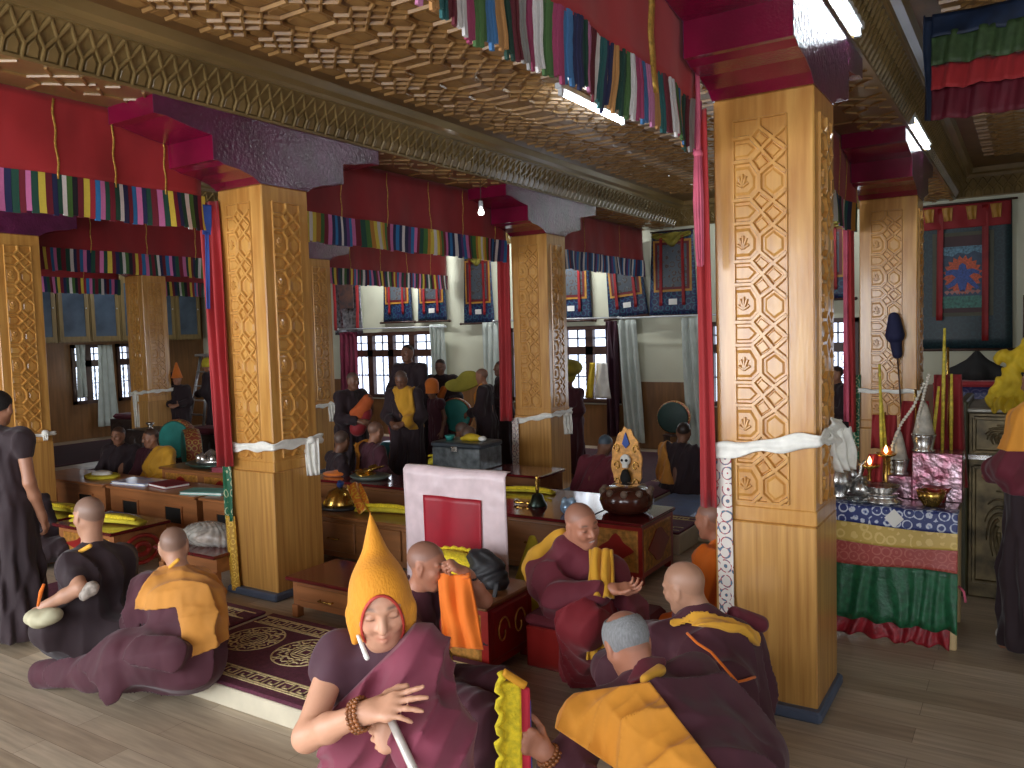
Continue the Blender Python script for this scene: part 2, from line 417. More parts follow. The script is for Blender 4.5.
def clothm(name, c, rough=.8, **k): return mat(name, c, rough, var=k.pop('var', .07), vs=k.pop('vs', 7.), bump=k.pop('bump', .6), bs=k.pop('bs', 11), dist=.035, bdet=.6, stretch=k.pop('stretch', (1, 1, .38)), sheen=k.pop('sheen', .12), **k)
robeM = clothm('maroon robe', S(98, 24, 40)); robeD = clothm('dark maroon robe', S(70, 25, 38)); robeK = clothm('plum robe', S(122, 46, 66), sheen=.18); vestM = clothm('dark plum vest', S(74, 40, 52))
robeR = clothm('crimson robe', S(126, 22, 34)); robeB = clothm('near black maroon robe', S(38, 20, 26)); saffron = clothm('saffron shawl', S(226, 150, 46)); orangeS = clothm('bright orange sash', S(232, 116, 24))
ochreS = clothm('ochre shawl', S(196, 132, 52)); mustard = clothm('mustard shawl', S(200, 146, 34)); hatM = clothm('golden yellow felt', S(224, 146, 30), vs=12, bump=.15, bs=200); collarY = clothm('yellow collar', S(224, 164, 50))
redpipe = mat('red piping', S(190, 60, 50), .6); floralY = brocade('yellow black floral silk', S(176, 150, 40), S(40, 38, 30), 22., w=.6)
woodbead = mat('wooden beads', S(140, 84, 44), .35, var=.2, vs=40)
TONE = {'kid': S(205, 152, 122), 'mid': S(160, 112, 86), 'dark': S(120, 82, 62), 'pale': S(180, 134, 108), 'ruddy': S(176, 118, 92)}
def ring(name, c, u, v, ru, rv, r, m, parent, org, n=28, bead=0):
    mb = MB(); c = np.array(c)-np.array(org); pts = [c+np.array(u)*ru*math.cos(2*PI*k/n)+np.array(v)*rv*math.sin(2*PI*k/n) for k in range(n+1)]
    if bead:
        for p in pts[:-1]: mb.sphere(p, bead, 8, 5)
        mb.tube(pts, r*.4, 5)
    else: mb.tube(pts, r, 7)
    return mb.build(name, m, parent)

def monk(label, loc, face, pose='sit', s=1., lean=0., hy=0., hp=0., robe=None, tone='mid', hair=None, stub=.5, shawl=(), arms=('fold', 'fold'), cover=(1, 1), hat=None, vox=.010, seat=0., grp=None, name='monk', seed=1., hr=0., side=0., hold=None):
    """face: world direction angle (degrees from +X) the person faces; lean forward radians"""
    t = thing('person', label, 'person', (loc[0], loc[1], loc[2] if len(loc) > 2 else 0), 0, grp)
    o = np.array(t.location); fa = R(face); fx = A3(math.cos(fa), math.sin(fa), 0); rx = A3(math.sin(fa), -math.cos(fa), 0)
    def W(x, y, z, k=1.):   # local right, forward, up; lean applied above pelvis
        zp = .95 if pose == 'stand' else .13
        if z > zp: dz = (z-zp); y2 = y*math.cos(lean)+dz*math.sin(lean); z2 = zp+dz*math.cos(lean)-y*math.sin(lean); x2 = x+dz*side
        else: x2, y2, z2 = x, y, z
        return o+(rx*x2+fx*y2+UP*z2)*s+UP*seat
    B = .0 if pose == 'stand' else -.83
    pel, che, neck, hc = W(0, 0, .96+B), W(0, .02, 1.27+B), W(0, .0, 1.46+B), W(0, .045, 1.62+B)
    SL, SR = W(-.185, 0, 1.41+B), W(.185, 0, 1.41+B)
    AP = {'fold': ((.25, .05, 1.14), (.09, .25, 1.08)), 'down': ((.24, -.02, 1.12), (.25, .07, .88)), 'up': ((.25, .12, 1.16), (.12, .30, 1.36)), 'read': ((.24, .1, 1.14), (.12, .34, 1.12)), 'knee': ((.27, .1, 1.15), (.22, .33, 1.02))}
    joints = {}
    for sg, nm, a in ((-1, 'L', arms[0]), (1, 'R', arms[1])):
        (ex, ey, ez), (wx, wy, wz) = AP[a]; joints[nm] = (W(sg*ex, ey, ez+B), W(sg*wx, wy, wz+B))
    hd = unit(fx*math.cos(R(hy))*math.cos(R(hp))+rx*math.sin(R(hy))*math.cos(R(hp))+UP*math.sin(R(hp)))
    Rm = frame(hd, hr); tn = TONE[tone] if isinstance(tone, str) else tone
    body = [cone(pel, che, .10*s, .12*s), cone(che, neck, .11*s, .05*s), cone(neck, hc-Rm[:, 2]*.03, .054*s, .052*s)]+head_prims(hc, Rm, s)
    rob = []
    for sg, Sh, nm, cv in ((-1, SL, 'L', cover[0]), (1, SR, 'R', cover[1])):
        E, Wr = joints[nm]; body += arm(Sh, E, Wr, s); dd = unit(Wr-E)
        body += hand_prims(Wr+dd*.02*s, dd, -UP*.6-rx*sg*.8, sg, s, (.45, .5, .55, .6))
        rob += [cone(che+UP*.05, Sh, .11*s, .066*s), cone(neck-UP*.02*s, Sh, .062*s, .062*s)]
        if cv: rob += [cone(Sh, E, .066*s, .068*s), cone(E, E*.25+Wr*.75, .068*s, .072*s), cone(E-UP*.02, E*.6+pel*.4-UP*.06*s, .065*s, .09*s)]
        else: rob += [cone(Sh, Sh*.7+E*.3, .066*s, .062*s)]
        sx = rx*sg*.08*s; rob += [cone(pel+sx, che+sx*.8, .125*s, .115*s)]
    rob += [cone(che, neck-UP*.05*s, .12*s, .078*s)]
    if pose == 'stand':
        for sg in (-1, 1):
            H, Kn, An = W(sg*.09, 0, .93), W(sg*.1, .02, .5), W(sg*.1, -.01, .08)
            body += [cone(H, Kn, .085*s, .058*s), cone(Kn, An, .055*s, .034*s), cone(An, W(sg*.12, .15, .04), .036*s, .03*s)]
            rob += [cone(H, Kn, .14*s, .14*s), cone(Kn, W(sg*.1, 0, .12), .14*s, .165*s)]
        cuts = [plane(W(0, 0, .06), -UP)]; fd = addf(folds(pel, 12, .014, zr=.7, seed=seed, amp2=.0), flow((.25, .2, 1), .085, .006, seed))
    else:
        for sg in (-1, 1):
            H, Kn, An = W(sg*.09, 0, .13), W(sg*.32, .27, .12), W(-sg*.06, .33, .07)
            body += [cone(H, Kn, .085*s, .06*s), cone(Kn, An, .055*s, .035*s), cone(An, W(-sg*.17, .36, .05), .035*s, .03*s)]
            rob += [cone(H, Kn, .13*s, .105*s), cone(Kn, An, .105*s, .085*s)]
        rob += [cone(W(-.2, .05, .08), W(.2, .05, .08), .12*s, .12*s), cone(W(0, .12, .1), W(0, .3, .08), .12*s, .1*s)]
        cuts = [plane(o+UP*(seat+.006), -UP)]; fd = flow((.3, .2, 1), .09, .014, seed)
    implicit('body', body, vox*.8, skinm, t, .02, origin=o, color=skin_color(hc, Rm, s, tn, stub, hair))
    rb = robe or robeD
    implicit('robe', rob, vox*1.15, rb, t, .05, disp=fd, cuts=cuts, origin=o)
    for nm, m, pl, g in shawl:
        cs = [plane(W(*p), rx*n[0]+fx*n[1]+UP*n[2]) for p, n in pl]
        implicit(nm, rob, vox*1.15, m, t, .05, grow=g, disp=addf(fd, flow((.4, .3, 1), .09, .006, seed)), cuts=cuts+cs, origin=o)
    if hat: hat(t, o, hc, Rm, s)
    if hold: hold(t, o, W, joints)
    return t
def low(z): return ((0, 0, z), (0, 0, -1))
# usual drapes, in local right/forward/up
def sh_left(z=1.02, B=-.83): return [((.02, 0, 1.38+B), (.75, 0, .45)), ((0, 0, z+B), (0, 0, -1))]
def sh_band(B=-.83, a=.14, b=.12): return [((a, 0, 1.3+B), (.8, 0, -.5)), ((-b, 0, 1.3+B), (-.8, 0, .5)), ((0, 0, 1.0+B), (0, 0, -1))]
def sh_back(B=-.83): return [((0, .03, 1.3+B), (0, 1, .1)), ((0, 0, .98+B), (0, 0, -1))]
# ------------------------------------------------------------------ colours of the place
pine = mat('varnished pine', S(212, 160, 84), .3, var=.09, vs=3., stretch=(9, 9, .8), coat=.5, col2=S(184, 126, 58), bump=.05, bs=10)
pine_ply = mat('pine plywood', S(204, 154, 82), .38, var=.1, vs=4., stretch=(10, 10, .35), coat=.3, col2=S(166, 114, 54))
ceilwood = mat('carved ceiling wood', S(166, 126, 72), .38, var=.15, vs=5., coat=.12, col2=S(130, 94, 52))
ceilground = mat('ceiling ground wood', S(120, 86, 50), .36, var=.15, vs=5., coat=.15, col2=S(92, 64, 36))
cornwood = mat('cornice wood', S(140, 116, 72), .3, var=.12, vs=5., stretch=(1, .3, 1), coat=.35, col2=S(110, 90, 54))
maroonpaint = mat('glossy crimson paint', S(122, 14, 52), .22, var=.12, vs=4., coat=.6, bump=.35, bs=90, dist=.004)
plumpaint = mat('glossy plum paint', S(92, 32, 70), .28, var=.15, vs=5., coat=.8, bump=.9, bs=34, dist=.008)
cream = mat('cream wall paint', S(214, 214, 190), .75, var=.03, vs=2.)
brownpanel = mat('brown wainscot', S(128, 88, 50), .45, var=.12, vs=3., stretch=(6, 6, .5), coat=.15)
darkwood = mat('dark window wood', S(66, 40, 30), .45, var=.15)
redcloth = mat('red cloth', S(160, 32, 36), .7, var=.08, vs=3., sheen=.15, bump=.6, bs=5, dist=.03, bdet=.6, stretch=(1, 1, .6))
redcloth2 = mat('deep red cloth', S(140, 22, 28), .7, var=.1, vs=3., sheen=.15, bump=.5, bs=5, dist=.03, bdet=.6, stretch=(1, 1, .6))
gold = mat('gold thread', S(190, 150, 70), .4, metal=.5, var=.2, vs=60)
stripe = mat('dyed strips', (1, 1, 1), .75, attr='tint', var=.12, vs=60)
threads = mat('dyed threads', (1, 1, 1), .85, attr='tint', var=.3, vs=120, stretch=(4, 4, .5), bump=.6, bs=160, dist=.003)
bluegrey = mat('blue grey skirting', S(78, 88, 108), .45, var=.08)
white = mat('white cotton', S(232, 230, 222), .75, var=.04, vs=8)
khata = mat('white silk scarf', S(236, 234, 224), .5, var=.05, vs=20, sheen=.2)
steel = mat('tube holder', S(210, 214, 218), .35, var=.03)
tubeglow = mat('tube light', (1, 1, 1), .3, emit=(.82, .93, 1.), es=34.)

# ------------------------------------------------------------------ floor of wide laminate planks along X
def floor_mat():
    m = bpy.data.materials.new('laminate planks'); m.use_nodes = True; nt = m.node_tree; N = nt.nodes; L = nt.links; b = N['Principled BSDF']
    tc = N.new('ShaderNodeTexCoord'); br = N.new('ShaderNodeTexBrick')
    br.inputs['Scale'].default_value = 1.; br.inputs['Brick Width'].default_value = 1.25; br.inputs['Row Height'].default_value = .16
    br.inputs['Mortar Size'].default_value = .0012; br.offset = .37
    br.inputs['Color1'].default_value = S(186, 170, 148)+(1,); br.inputs['Color2'].default_value = S(154, 136, 114)+(1,); br.inputs['Mortar'].default_value = S(100, 82, 66)+(1,)
    L.new(tc.outputs['Object'], br.inputs['Vector'])
    mp = N.new('ShaderNodeMapping'); mp.inputs['Scale'].default_value = (1.2, 14, 1); L.new(tc.outputs['Object'], mp.inputs['Vector'])
    no = N.new('ShaderNodeTexNoise'); no.inputs['Scale'].default_value = 2.2; no.inputs['Detail'].default_value = 6; L.new(mp.outputs[0], no.inputs['Vector'])
    rp = N.new('ShaderNodeMapRange'); rp.inputs[1].default_value = .25; rp.inputs[2].default_value = .75; rp.inputs[3].default_value = .72; rp.inputs[4].default_value = 1.22; L.new(no.outputs['Fac'], rp.inputs[0])
    mx = N.new('ShaderNodeMix'); mx.data_type = 'RGBA'; mx.blend_type = 'MULTIPLY'; mx.inputs[0].default_value = 1
    L.new(br.outputs['Color'], mx.inputs[6]); L.new(rp.outputs[0], mx.inputs[7]); L.new(mx.outputs[2], b.inputs['Base Color'])
    b.inputs['Roughness'].default_value = .34; b.inputs['Specular IOR Level'].default_value = .45
    return m
X0, X1, Y0, Y1, ZC, ZB = -16.9, 3.6, -2.2, 12.6, 3.98, 3.62
mb = MB(); mb.box(X0-.2, X1+.2, Y0-.2, Y1+.2, -.12, 0); struct(mb.build('floor', floor_mat()))

# ------------------------------------------------------------------ carved lattice used on pillars and ceiling
SEG = [((0, 0), (.57, 0)), ((.57, 0), (.85, .28)), ((.85, .28), (.85, .8)), ((.85, .8), (.57, 1.24)), ((.57, 1.24), (0, 1.24)),
       ((.85, .28), (1.28, -.12)), ((1.28, -.12), (1.7, .2)), ((.85, .8), (1.28, 1.1)), ((1.28, 1.1), (1.7, .75)),
       ((.57, 1.24), (1.28, 1.88)), ((.57, 2.), (1.28, 1.1)), ((1.28, 1.1), (1.7, 1.47)), ((1.28, 1.88), (1.7, 1.5))]
PLATES = [[(0, .16), (.5, .16), (.7, .36), (.7, .74), (.5, 1.08), (0, 1.08)], [(1.0, .34), (1.28, .08), (1.6, .3), (1.6, .66), (1.28, .94), (1.0, .74)],
          [(.0, 1.4), (.5, 1.4), (.72, 1.62), (.5, 1.84), (0, 1.84)],
          [(.86, .94), (1.14, 1.12), (.93, 1.4), (.7, 1.22)], [(1.28, 1.25), (1.55, 1.48), (1.28, 1.74), (1.05, 1.52)], [(.93, 1.7), (1.14, 1.88), (.86, 2.12), (.7, 1.94)]]
def clipseg(a, b, y0, y1):
    (ax, ay), (bx, by) = a, b
    if ay > by: ax, ay, bx, by = bx, by, ax, ay
    if by <= y0 or ay >= y1: return None
    if ay < y0: t = (y0-ay)/(by-ay); ax, ay = ax+(bx-ax)*t, y0
    if by > y1: t = (y1-ay)/(by-ay); bx, by = ax+(bx-ax)*t, y1
    return (ax, ay), (bx, by)
def lattice(mb, org, ux, uy, n, scale, nper, mirror=False, plates=True, w=.014, h=.011, ylim=None, flower=True):
    org = Vector(org); ux = Vector(ux); uy = Vector(uy)
    H = ylim if ylim else nper*2.*scale
    mp = (lambda p: (1.7-p[0], p[1])) if mirror else (lambda p: p)
    for i in range(-1, nper+1):
        for a, b in SEG:
            a = mp(a); b = mp(b)
            c = clipseg((a[0]*scale, (a[1]+2*i)*scale), (b[0]*scale, (b[1]+2*i)*scale), 0, H)
            if c and abs(c[0][0]-c[1][0])+abs(c[0][1]-c[1][1]) > 1e-4:
                mb.bar(org+ux*c[0][0]+uy*c[0][1], org+ux*c[1][0]+uy*c[1][1], n, w, h)
        if plates:
            for pl in PLATES:
                pts = [mp(q) for q in pl]
                if mirror: pts = pts[::-1]
                if all(0 <= (q[1]+2*i)*scale <= H for q in pts):
                    mb.plate([org+ux*q[0]*scale+uy*(q[1]+2*i)*scale for q in pts], n, h*.45, .78)
            if flower and 0 < (2*i+.2)*scale and (2*i+1.1)*scale < H:
                c = mp((.3, .42))
                for k in range(5):
                    a = R(90+(k-2)*36)
                    p0 = (c[0], c[1]+2*i); p1 = (c[0]+.2*math.cos(a)*(1 if not mirror else -1), c[1]+2*i+.42*math.sin(a))
                    mb.bar(org+ux*p0[0]*scale+uy*p0[1]*scale+Vector(n)*.006, org+ux*p1[0]*scale+uy*p1[1]*scale+Vector(n)*.006, n, w*.8, h*.7, .3)

# ------------------------------------------------------------------ pillars
PW, PD, PH = .5, .46, 3.16
def make_pillar(loc, label, faces='F R', base=True):
    t = thing('carved_pillar', label, 'pillar', loc, 0, 'carved wooden pillars of the hall')
    mb = MB(); mb.mat(pine); mb.box(-PW/2, PW/2, -PD/2, PD/2, .97, PH, .008)
    mb.box(-PW/2-.006, PW/2+.006, -PD/2-.006, PD/2+.006, .985, 1.065, .006)
    mb.build('shaft', pine, t)
    mb = MB(); mb.mat(pine_ply); mb.box(-PW/2-.008, PW/2+.008, -PD/2-.02, PD/2+.008, 0.05, .985, .006); mb.build('base_panel', pine_ply, t)
    mb = MB(); mb.box(-PW/2-.035, PW/2+.035, -PD/2-.07, PD/2+.035, 0, .06, .012); mb.build('skirting', bluegrey, t)
    z0 = 1.09; H = 3.04-z0
    for nm, org, ux, n in (('F', (-PW/2+.105, -PD/2, z0), (1, 0, 0), (0, -1, 0)), ('R', (PW/2, -PD/2+.095, z0), (0, 1, 0), (1, 0, 0))):
        mb = MB(); sc = .155
        # stiles proud of the recessed ground make the frame round the carving
        w = 1.7*sc
        O = Vector(org); U = Vector(ux); Nn = Vector(n)
        for a, b in (((0, 0), (w, 0)), ((0, H), (w, H)), ((0, 0), (0, H)), ((w, 0), (w, H))):
            mb.bar(O+U*a[0]+Vector((0, 0, a[1])), O+U*b[0]+Vector((0, 0, b[1])), n, .014, .012, .5)
        lattice(mb, org, ux, (0, 0, 1), n, sc, 7, False, True, .026, .019, H)
        mb.build('carved_panel', pine, t)
    return t
PX = [-1.15, -5.1, -9.1, -13.1]; PY = [4.417, 8.65]
plab = {(-1.15, 4.417): 'tall carved honey pine pillar, nearest and largest, in front of the altar table',
        (-1.15, 8.65): 'carved pine pillar behind the altar table with a dark tool hanging on it',
        (-5.1, 4.417): 'carved pine pillar beside the orange low chest and the red hanging curtain',
        (-5.1, 8.65): 'carved pine pillar behind the metal box with a draped scarf and plain brown base',
        (-9.1, 4.417): 'carved pine pillar at the left edge behind the standing robed person',
        (-9.1, 8.65): 'shaded carved pillar seen just right of the pillar with the orange low chest',
        (-13.1, 8.65): 'dim carved pillar far back left between the lit windows and the ladder'}
first = None
for (x, y), lb in plab.items():
    if first is None: first = make_pillar((x, y, 0), lb)
    else: dup(first, (x, y, 0), label=lb)

# ------------------------------------------------------------------ brackets: stepped scroll capital along Y over each pillar
def bracket(x, y):
    t = thing('pillar_bracket', 'x', 'bracket', (x, y, 0), 0, 'painted brackets over the pillars')
    half = [(.235, PH), (.30, 3.2), (.42, 3.235), (.55, 3.25), (.6, 3.27), (.64, 3.27), (.64, 3.44), (.69, 3.445), (.80, 3.46), (.93, 3.485), (1.0, 3.5), (1.09, 3.5), (1.09, ZB)]
    prof = [(-a, b) for a, b in half[::-1]]+half
    mb = MB(); w = PW/2
    n = len(prof)
    left = [(-w, a, b) for a, b in prof]; right = [(w, a, b) for a, b in prof]
    mb.mat(maroonpaint)
    mb.add(left+right, [(i, i+1, n+i+1, n+i) for i in range(n-1)]+[(n-1, 0, n, 2*n-1)], False)
    o = mb.build('soffit', maroonpaint, t, fixn=False)
    mb = MB()
    for sx in (-1, 1): mb.prism([(sx*w, a, b) for a, b in prof], (sx*.004, 0, 0))
    mb.build('side_face', plumpaint, t)
    return t
blab = {(-1.15, 4.417): 'crimson stepped bracket on the nearest pillar at the top of the picture', (-5.1, 4.417): 'crimson and plum bracket over the pillar beside the orange low chest',
        (-5.1, 8.65): 'plum bracket over the pillar behind the metal box', (-1.15, 8.65): 'dark crimson bracket over the pillar behind the altar table',
        (-9.1, 4.417): 'plum bracket over the pillar at the left edge', (-9.1, 8.65): 'plum bracket over the shaded pillar behind the striped valance',
        (-13.1, 8.65): 'dark crimson bracket over the dim far back left pillar'}
bf = None
for (x, y), lb in blab.items():
    if bf is None: bf = bracket(x, y); bf['label'] = lb
    else: dup(bf, (x, y, 0), label=lb)

# ------------------------------------------------------------------ beams with carved cornices
def cornice(mb, p0, dirv, out, length, step=.112, full=True):
    """diamond and arch carving on the slanted face from z=ZB (at the wall line) out to the ceiling"""
    p0 = Vector(p0); d = Vector(dirv); o = Vector(out); up = Vector((0, 0, 1))
    za, zb = ZB, ZC-.11
    A = p0+up*za; B = p0+o*.14+up*zb
    sl = (B-A); hgt = sl.length; su = sl.normalized(); n = d.cross(su); n = n if n.dot(o) > 0 else -n; n.normalize()
    L = d*length
    mb.prism([A, A+up*.02, B, p0+o*.0+up*zb], L)
    # top moulding
    mb.prism([p0+up*zb, p0+o*.16+up*zb, p0+o*.17+up*(zb+.03), p0+o*.22+up*(zb+.05), p0+o*.24+up*ZC, p0+up*ZC], L)
    mb.prism([p0-o*.0+up*za, p0+o*.02+up*za, p0+o*.025+up*(za+.018), p0+up*(za+.018)], L)
    k = int(length/step)
    for i in range(k):
        q = A+d*(i+.5)*step
        lo = q+su*.02; mid = q+su*hgt*.52
        wl = step*.5
        # arch: two posts and a pointed head; then the diamond lattice above
        for sgn in (-1, 1):
            e = q+d*sgn*wl
            if sgn < 0: mb.bar(e+su*.02, e+su*hgt*.36, n, .02, .016)
            mb.bar(e+su*hgt*.36, q+su*hgt*.62, n, .02, .016)
            if full:
                mb.bar(q+su*hgt*.62, e+su*hgt*.95, n, .02, .018)
        if full:
            mb.plate([q+su*hgt*.66, q+d*wl*.72+su*hgt*.99, q-d*wl*.72+su*hgt*.99][::1], n, .004, .8)
            mb.plate([q-d*wl*.6+su*.03, q+d*wl*.6+su*.03, q+d*wl*.6+su*hgt*.33, q+su*hgt*.5, q-d*wl*.6+su*hgt*.33], n, .007, .82)
names = ['trim_%d' % i for i in range(1, 30)]; tn = iter(names)
for x in PX+[2.85]:
    mb = MB(); mb.mat(cornwood)
    mb.box(x-.25, x+.25, Y0, Y1, ZB, ZC)
    if x < 2: cornice(mb, (x+.25, Y0, 0), (0, 1, 0), (1, 0, 0), Y1-Y0)
    if x > -9: cornice(mb, (x-.25, Y0, 0), (0, 1, 0), (-1, 0, 0), Y1-Y0, full=False)
    mb.mat(ceilwood)
    for yy in np.arange(Y0+.3, Y1, .62):
        if x in (-5.1, -1.15): lattice(mb, (x-.24, yy, ZB), (1, 0, 0), (0, 1, 0), (0, 0, -1), .28, 1, False, False, .02, .012, .56, False)
    struct(mb.build(next(tn)))
# back cornice between the beams
mb = MB(); mb.mat(cornwood)
edges = [X0]+[v for x in PX for v in ()]
bx = sorted(PX+[2.85])
spans = [(X0, bx[0]-.25)]+[(bx[i]+.25, bx[i+1]-.25) for i in range(len(bx)-1)]+[(bx[-1]+.25, X1)]
for a, b in spans:
    if b-a > .3: cornice(mb, (a, Y1, 0), (1, 0, 0), (0, -1, 0), b-a, full=a > -10)
struct(mb.build(next(tn)))

# ------------------------------------------------------------------ carved ceiling
mb = MB(); mb.mat(ceilground); mb.box(X0-.2, X1+.2, Y0-.2, Y1+.2, ZC, ZC+.1); mb.mat(ceilwood)
sc = .2; cw = 1.7*sc
for a, b in spans[1:5]:
    if a < -9.5: continue
    xx = a+.24; i = 0
    nx = int((b-a-.48)/cw); off = (b-a-.48-nx*cw)/2
    ylo = 0. if a > -5 else 1.2
    for i in range(nx):
        lattice(mb, (xx+off+i*cw, ylo, ZC), (1, 0, 0), (0, 1, 0), (0, 0, -1), sc, 28, i % 2 == 1, True, .026, .02, Y1-.2-ylo, False)
struct(mb.build('ceiling', ceilwood))

# ------------------------------------------------------------------ walls with window openings
def wall_with_holes(name, ax, pos, th, a0, a1, z0, z1, holes, m, wains=None):
    """ax 'y': wall in the XZ plane at y=pos; ax 'x': wall in the YZ plane"""
    mb = MB(); mb.mat(m)
    cuts = sorted({a0, a1}|{h[0] for h in holes}|{h[1] for h in holes})
    def bx_(p, q, lo, hi):
        if hi-lo < 1e-3: return
        if ax == 'y': mb.box(p, q, min(pos, pos+th), max(pos, pos+th), lo, hi)
        else: mb.box(min(pos, pos+th), max(pos, pos+th), p, q, lo, hi)
    for p, q in zip(cuts[:-1], cuts[1:]):
        hs = sorted([h for h in holes if h[0] <= p+1e-6 and h[1] >= q-1e-6], key=lambda h: h[2]); z = z0
        for h in hs: bx_(p, q, z, h[2]); z = h[3]
        bx_(p, q, z, z1)
    return struct(mb.build(name))
BW = [(-12.1, -9.75, .75, 2.08), (-8.05, -5.85, .75, 2.08), (-4.3, -2.1, .75, 2.08), (-.1, 1.2, 1.2, 2.3)]
LW = [(9.35, 10.05, .75, 2.0), (10.35, 11.05, .75, 2.0)]
wall_with_holes('wall_back', 'y', Y1, .2, X0-.2, X1+.2, 0, ZC, BW, cream)
wall_with_holes('wall_left', 'x', X0, -.2, Y0, Y1, 0, ZC, LW, brownpanel)
FWN = [(-9.0, -6.2, .5, 2.9), (-5.2, -2.4, .3, 3.0), (-1.4, 1.4, .1, 3.0)]
wall_with_holes('wall_front', 'y', Y0, -.2, X0-.2, X1+.2, 0, ZC, FWN, cream)
RW = [(-1.4, .8, .6, 2.8), (1.8, 3.4, .6, 2.8)]
wall_with_holes('wall_right', 'x', X1, .2, Y0, Y1, 0, ZC, RW, cream)
# wainscot boards on the back wall below and between windows
mb = MB(); mb.mat(brownpanel)
hs = [h for h in BW]
xs = [X0]+[v for h in hs for v in (h[0], h[1])]+[X1]
mb.box(X0, X1, Y1-.03, Y1, 0, .72)
for i in range(0, len(xs), 2): mb.box(xs[i], xs[i+1], Y1-.035, Y1, .72, 1.12)
x = X0
while x < X1: mb.box(x-.012, x+.012, Y1-.042, Y1, 0, .72); x += .6
struct(mb.build('trim_20'))

paneglow = mat('daylit frosted glass', S(225, 235, 250), .3, var=.1, vs=9, emit=S(220, 232, 255), es=2.2)
ironw = mat('window grille', S(120, 128, 140), .5)
def window(nm, ax, pos, a0, a1, z0, z1, cols, out, tran=.68):
    """dark wooden casement: frame, mullions, transom, panes with a fine scroll grille"""
    root = bpy.data.objects.new(nm, None); COL.objects.link(root); root['kind'] = 'structure'
    T = (lambda a, d, z: (a, pos+d*out, z)) if ax == 'y' else (lambda a, d, z: (pos+d*out, a, z))
    def bx_(mb, p, q, d0, d1, lo, hi):
        A = T(p, d0, lo); B = T(q, d1, hi)
        mb.box(min(A[0], B[0]), max(A[0], B[0]), min(A[1], B[1]), max(A[1], B[1]), lo, hi)
    f = MB(); f.mat(darkwood); w = .07
    bx_(f, a0, a1, -.06, .1, z0, z0+w); bx_(f, a0, a1, -.06, .1, z1-w, z1); bx_(f, a0, a0+w, -.06, .1, z0, z1); bx_(f, a1-w, a1, -.06, .1, z0, z1)
    zt = z0+(z1-z0)*tran; bx_(f, a0, a1, -.05, .1, zt-.07, zt+.07)
    cwid = (a1-a0-2*w)/cols
    for i in range(1, cols): bx_(f, a0+w+i*cwid-.07, a0+w+i*cwid+.07, -.05, .1, z0, z1)
    f.build('window_frame', darkwood, root)
    for i in range(cols):
        p = a0+w+i*cwid+(.07 if i else 0); q = a0+w+(i+1)*cwid-(.07 if i < cols-1 else 0)
        for lo, hi, nr in ((z0+w, zt-.07, 2), (zt+.07, z1-w, 2)):
            g = MB(); g.mat(paneglow); bx_(g, p, q, .05, .06, lo, hi); g.build('pane', paneglow, root)
            g = MB(); g.mat(ironw)
            bx_(g, (p+q)/2-.012, (p+q)/2+.012, .02, .045, lo, hi)
            for r in range(1, nr): zz = lo+(hi-lo)*r/nr; bx_(g, p, q, .02, .045, zz-.012, zz+.012)
            if hi-lo > .5:
                for s in (.25, .75):
                    c = p+(q-p)*s; rr = (q-p)*.16
                    for kz in range(4):
                        zc = lo+(hi-lo)*(kz+.5)/4
                        g.tube([T(c+rr*math.cos(R(t)), .035, zc+rr*1.2*math.sin(R(t))) for t in range(0, 361, 45)], .006, 4)
            g.build('grille', ironw, root)
    return root
window('window_1', 'y', Y1, *BW[0], 4, 1); window('window_2', 'y', Y1, *BW[1], 4, 1); window('window_3', 'y', Y1, *BW[2], 4, 1); window('window_4', 'y', Y1, *BW[3], 2, 1)
window('window_5', 'x', X0, *LW[0], 2, -1); window('window_6', 'x', X0, *LW[1], 2, -1)

for i_, h_ in enumerate(FWN): window('window_%d' % (7+i_), 'y', Y0, *h_, 4, -1)
for i_, h_ in enumerate(RW): window('window_%d' % (10+i_), 'x', X1, *h_, 3, 1)

# ------------------------------------------------------------------ tube lights
def tube_light(loc, length, label, rz=0):
    t = thing('tube_light', label, 'tube light', loc, rz, 'fluorescent tube lights')
    mb = MB(); mb.box(-.03, .03, -length/2-.05, length/2+.05, .03, .075, .005); mb.build('holder', steel, t)
    mb = MB(); mb.tube([(0, -length/2, 0), (0, length/2, 0)], .014, 10); mb.build('tube', tubeglow, t)
    mb = MB()
    for s in (-1, 1): mb.box(-.02, .02, s*length/2-.02, s*length/2+.02, -.02, .035, .004)
    mb.build('end_cap', steel, t)
    return t
tube_light((-3.18, 6.4, ZC-.09), 1.17, 'fluorescent tube light on the ceiling beneath the rainbow fringe')
tube_light((-.86, 4.5, 3.655), 1.25, 'fluorescent tube light on the right beam at the top edge of the picture')
tube_light((-.86, 8.25, 3.655), 1.25, 'fluorescent tube light on the right beam behind the nearest pillar')
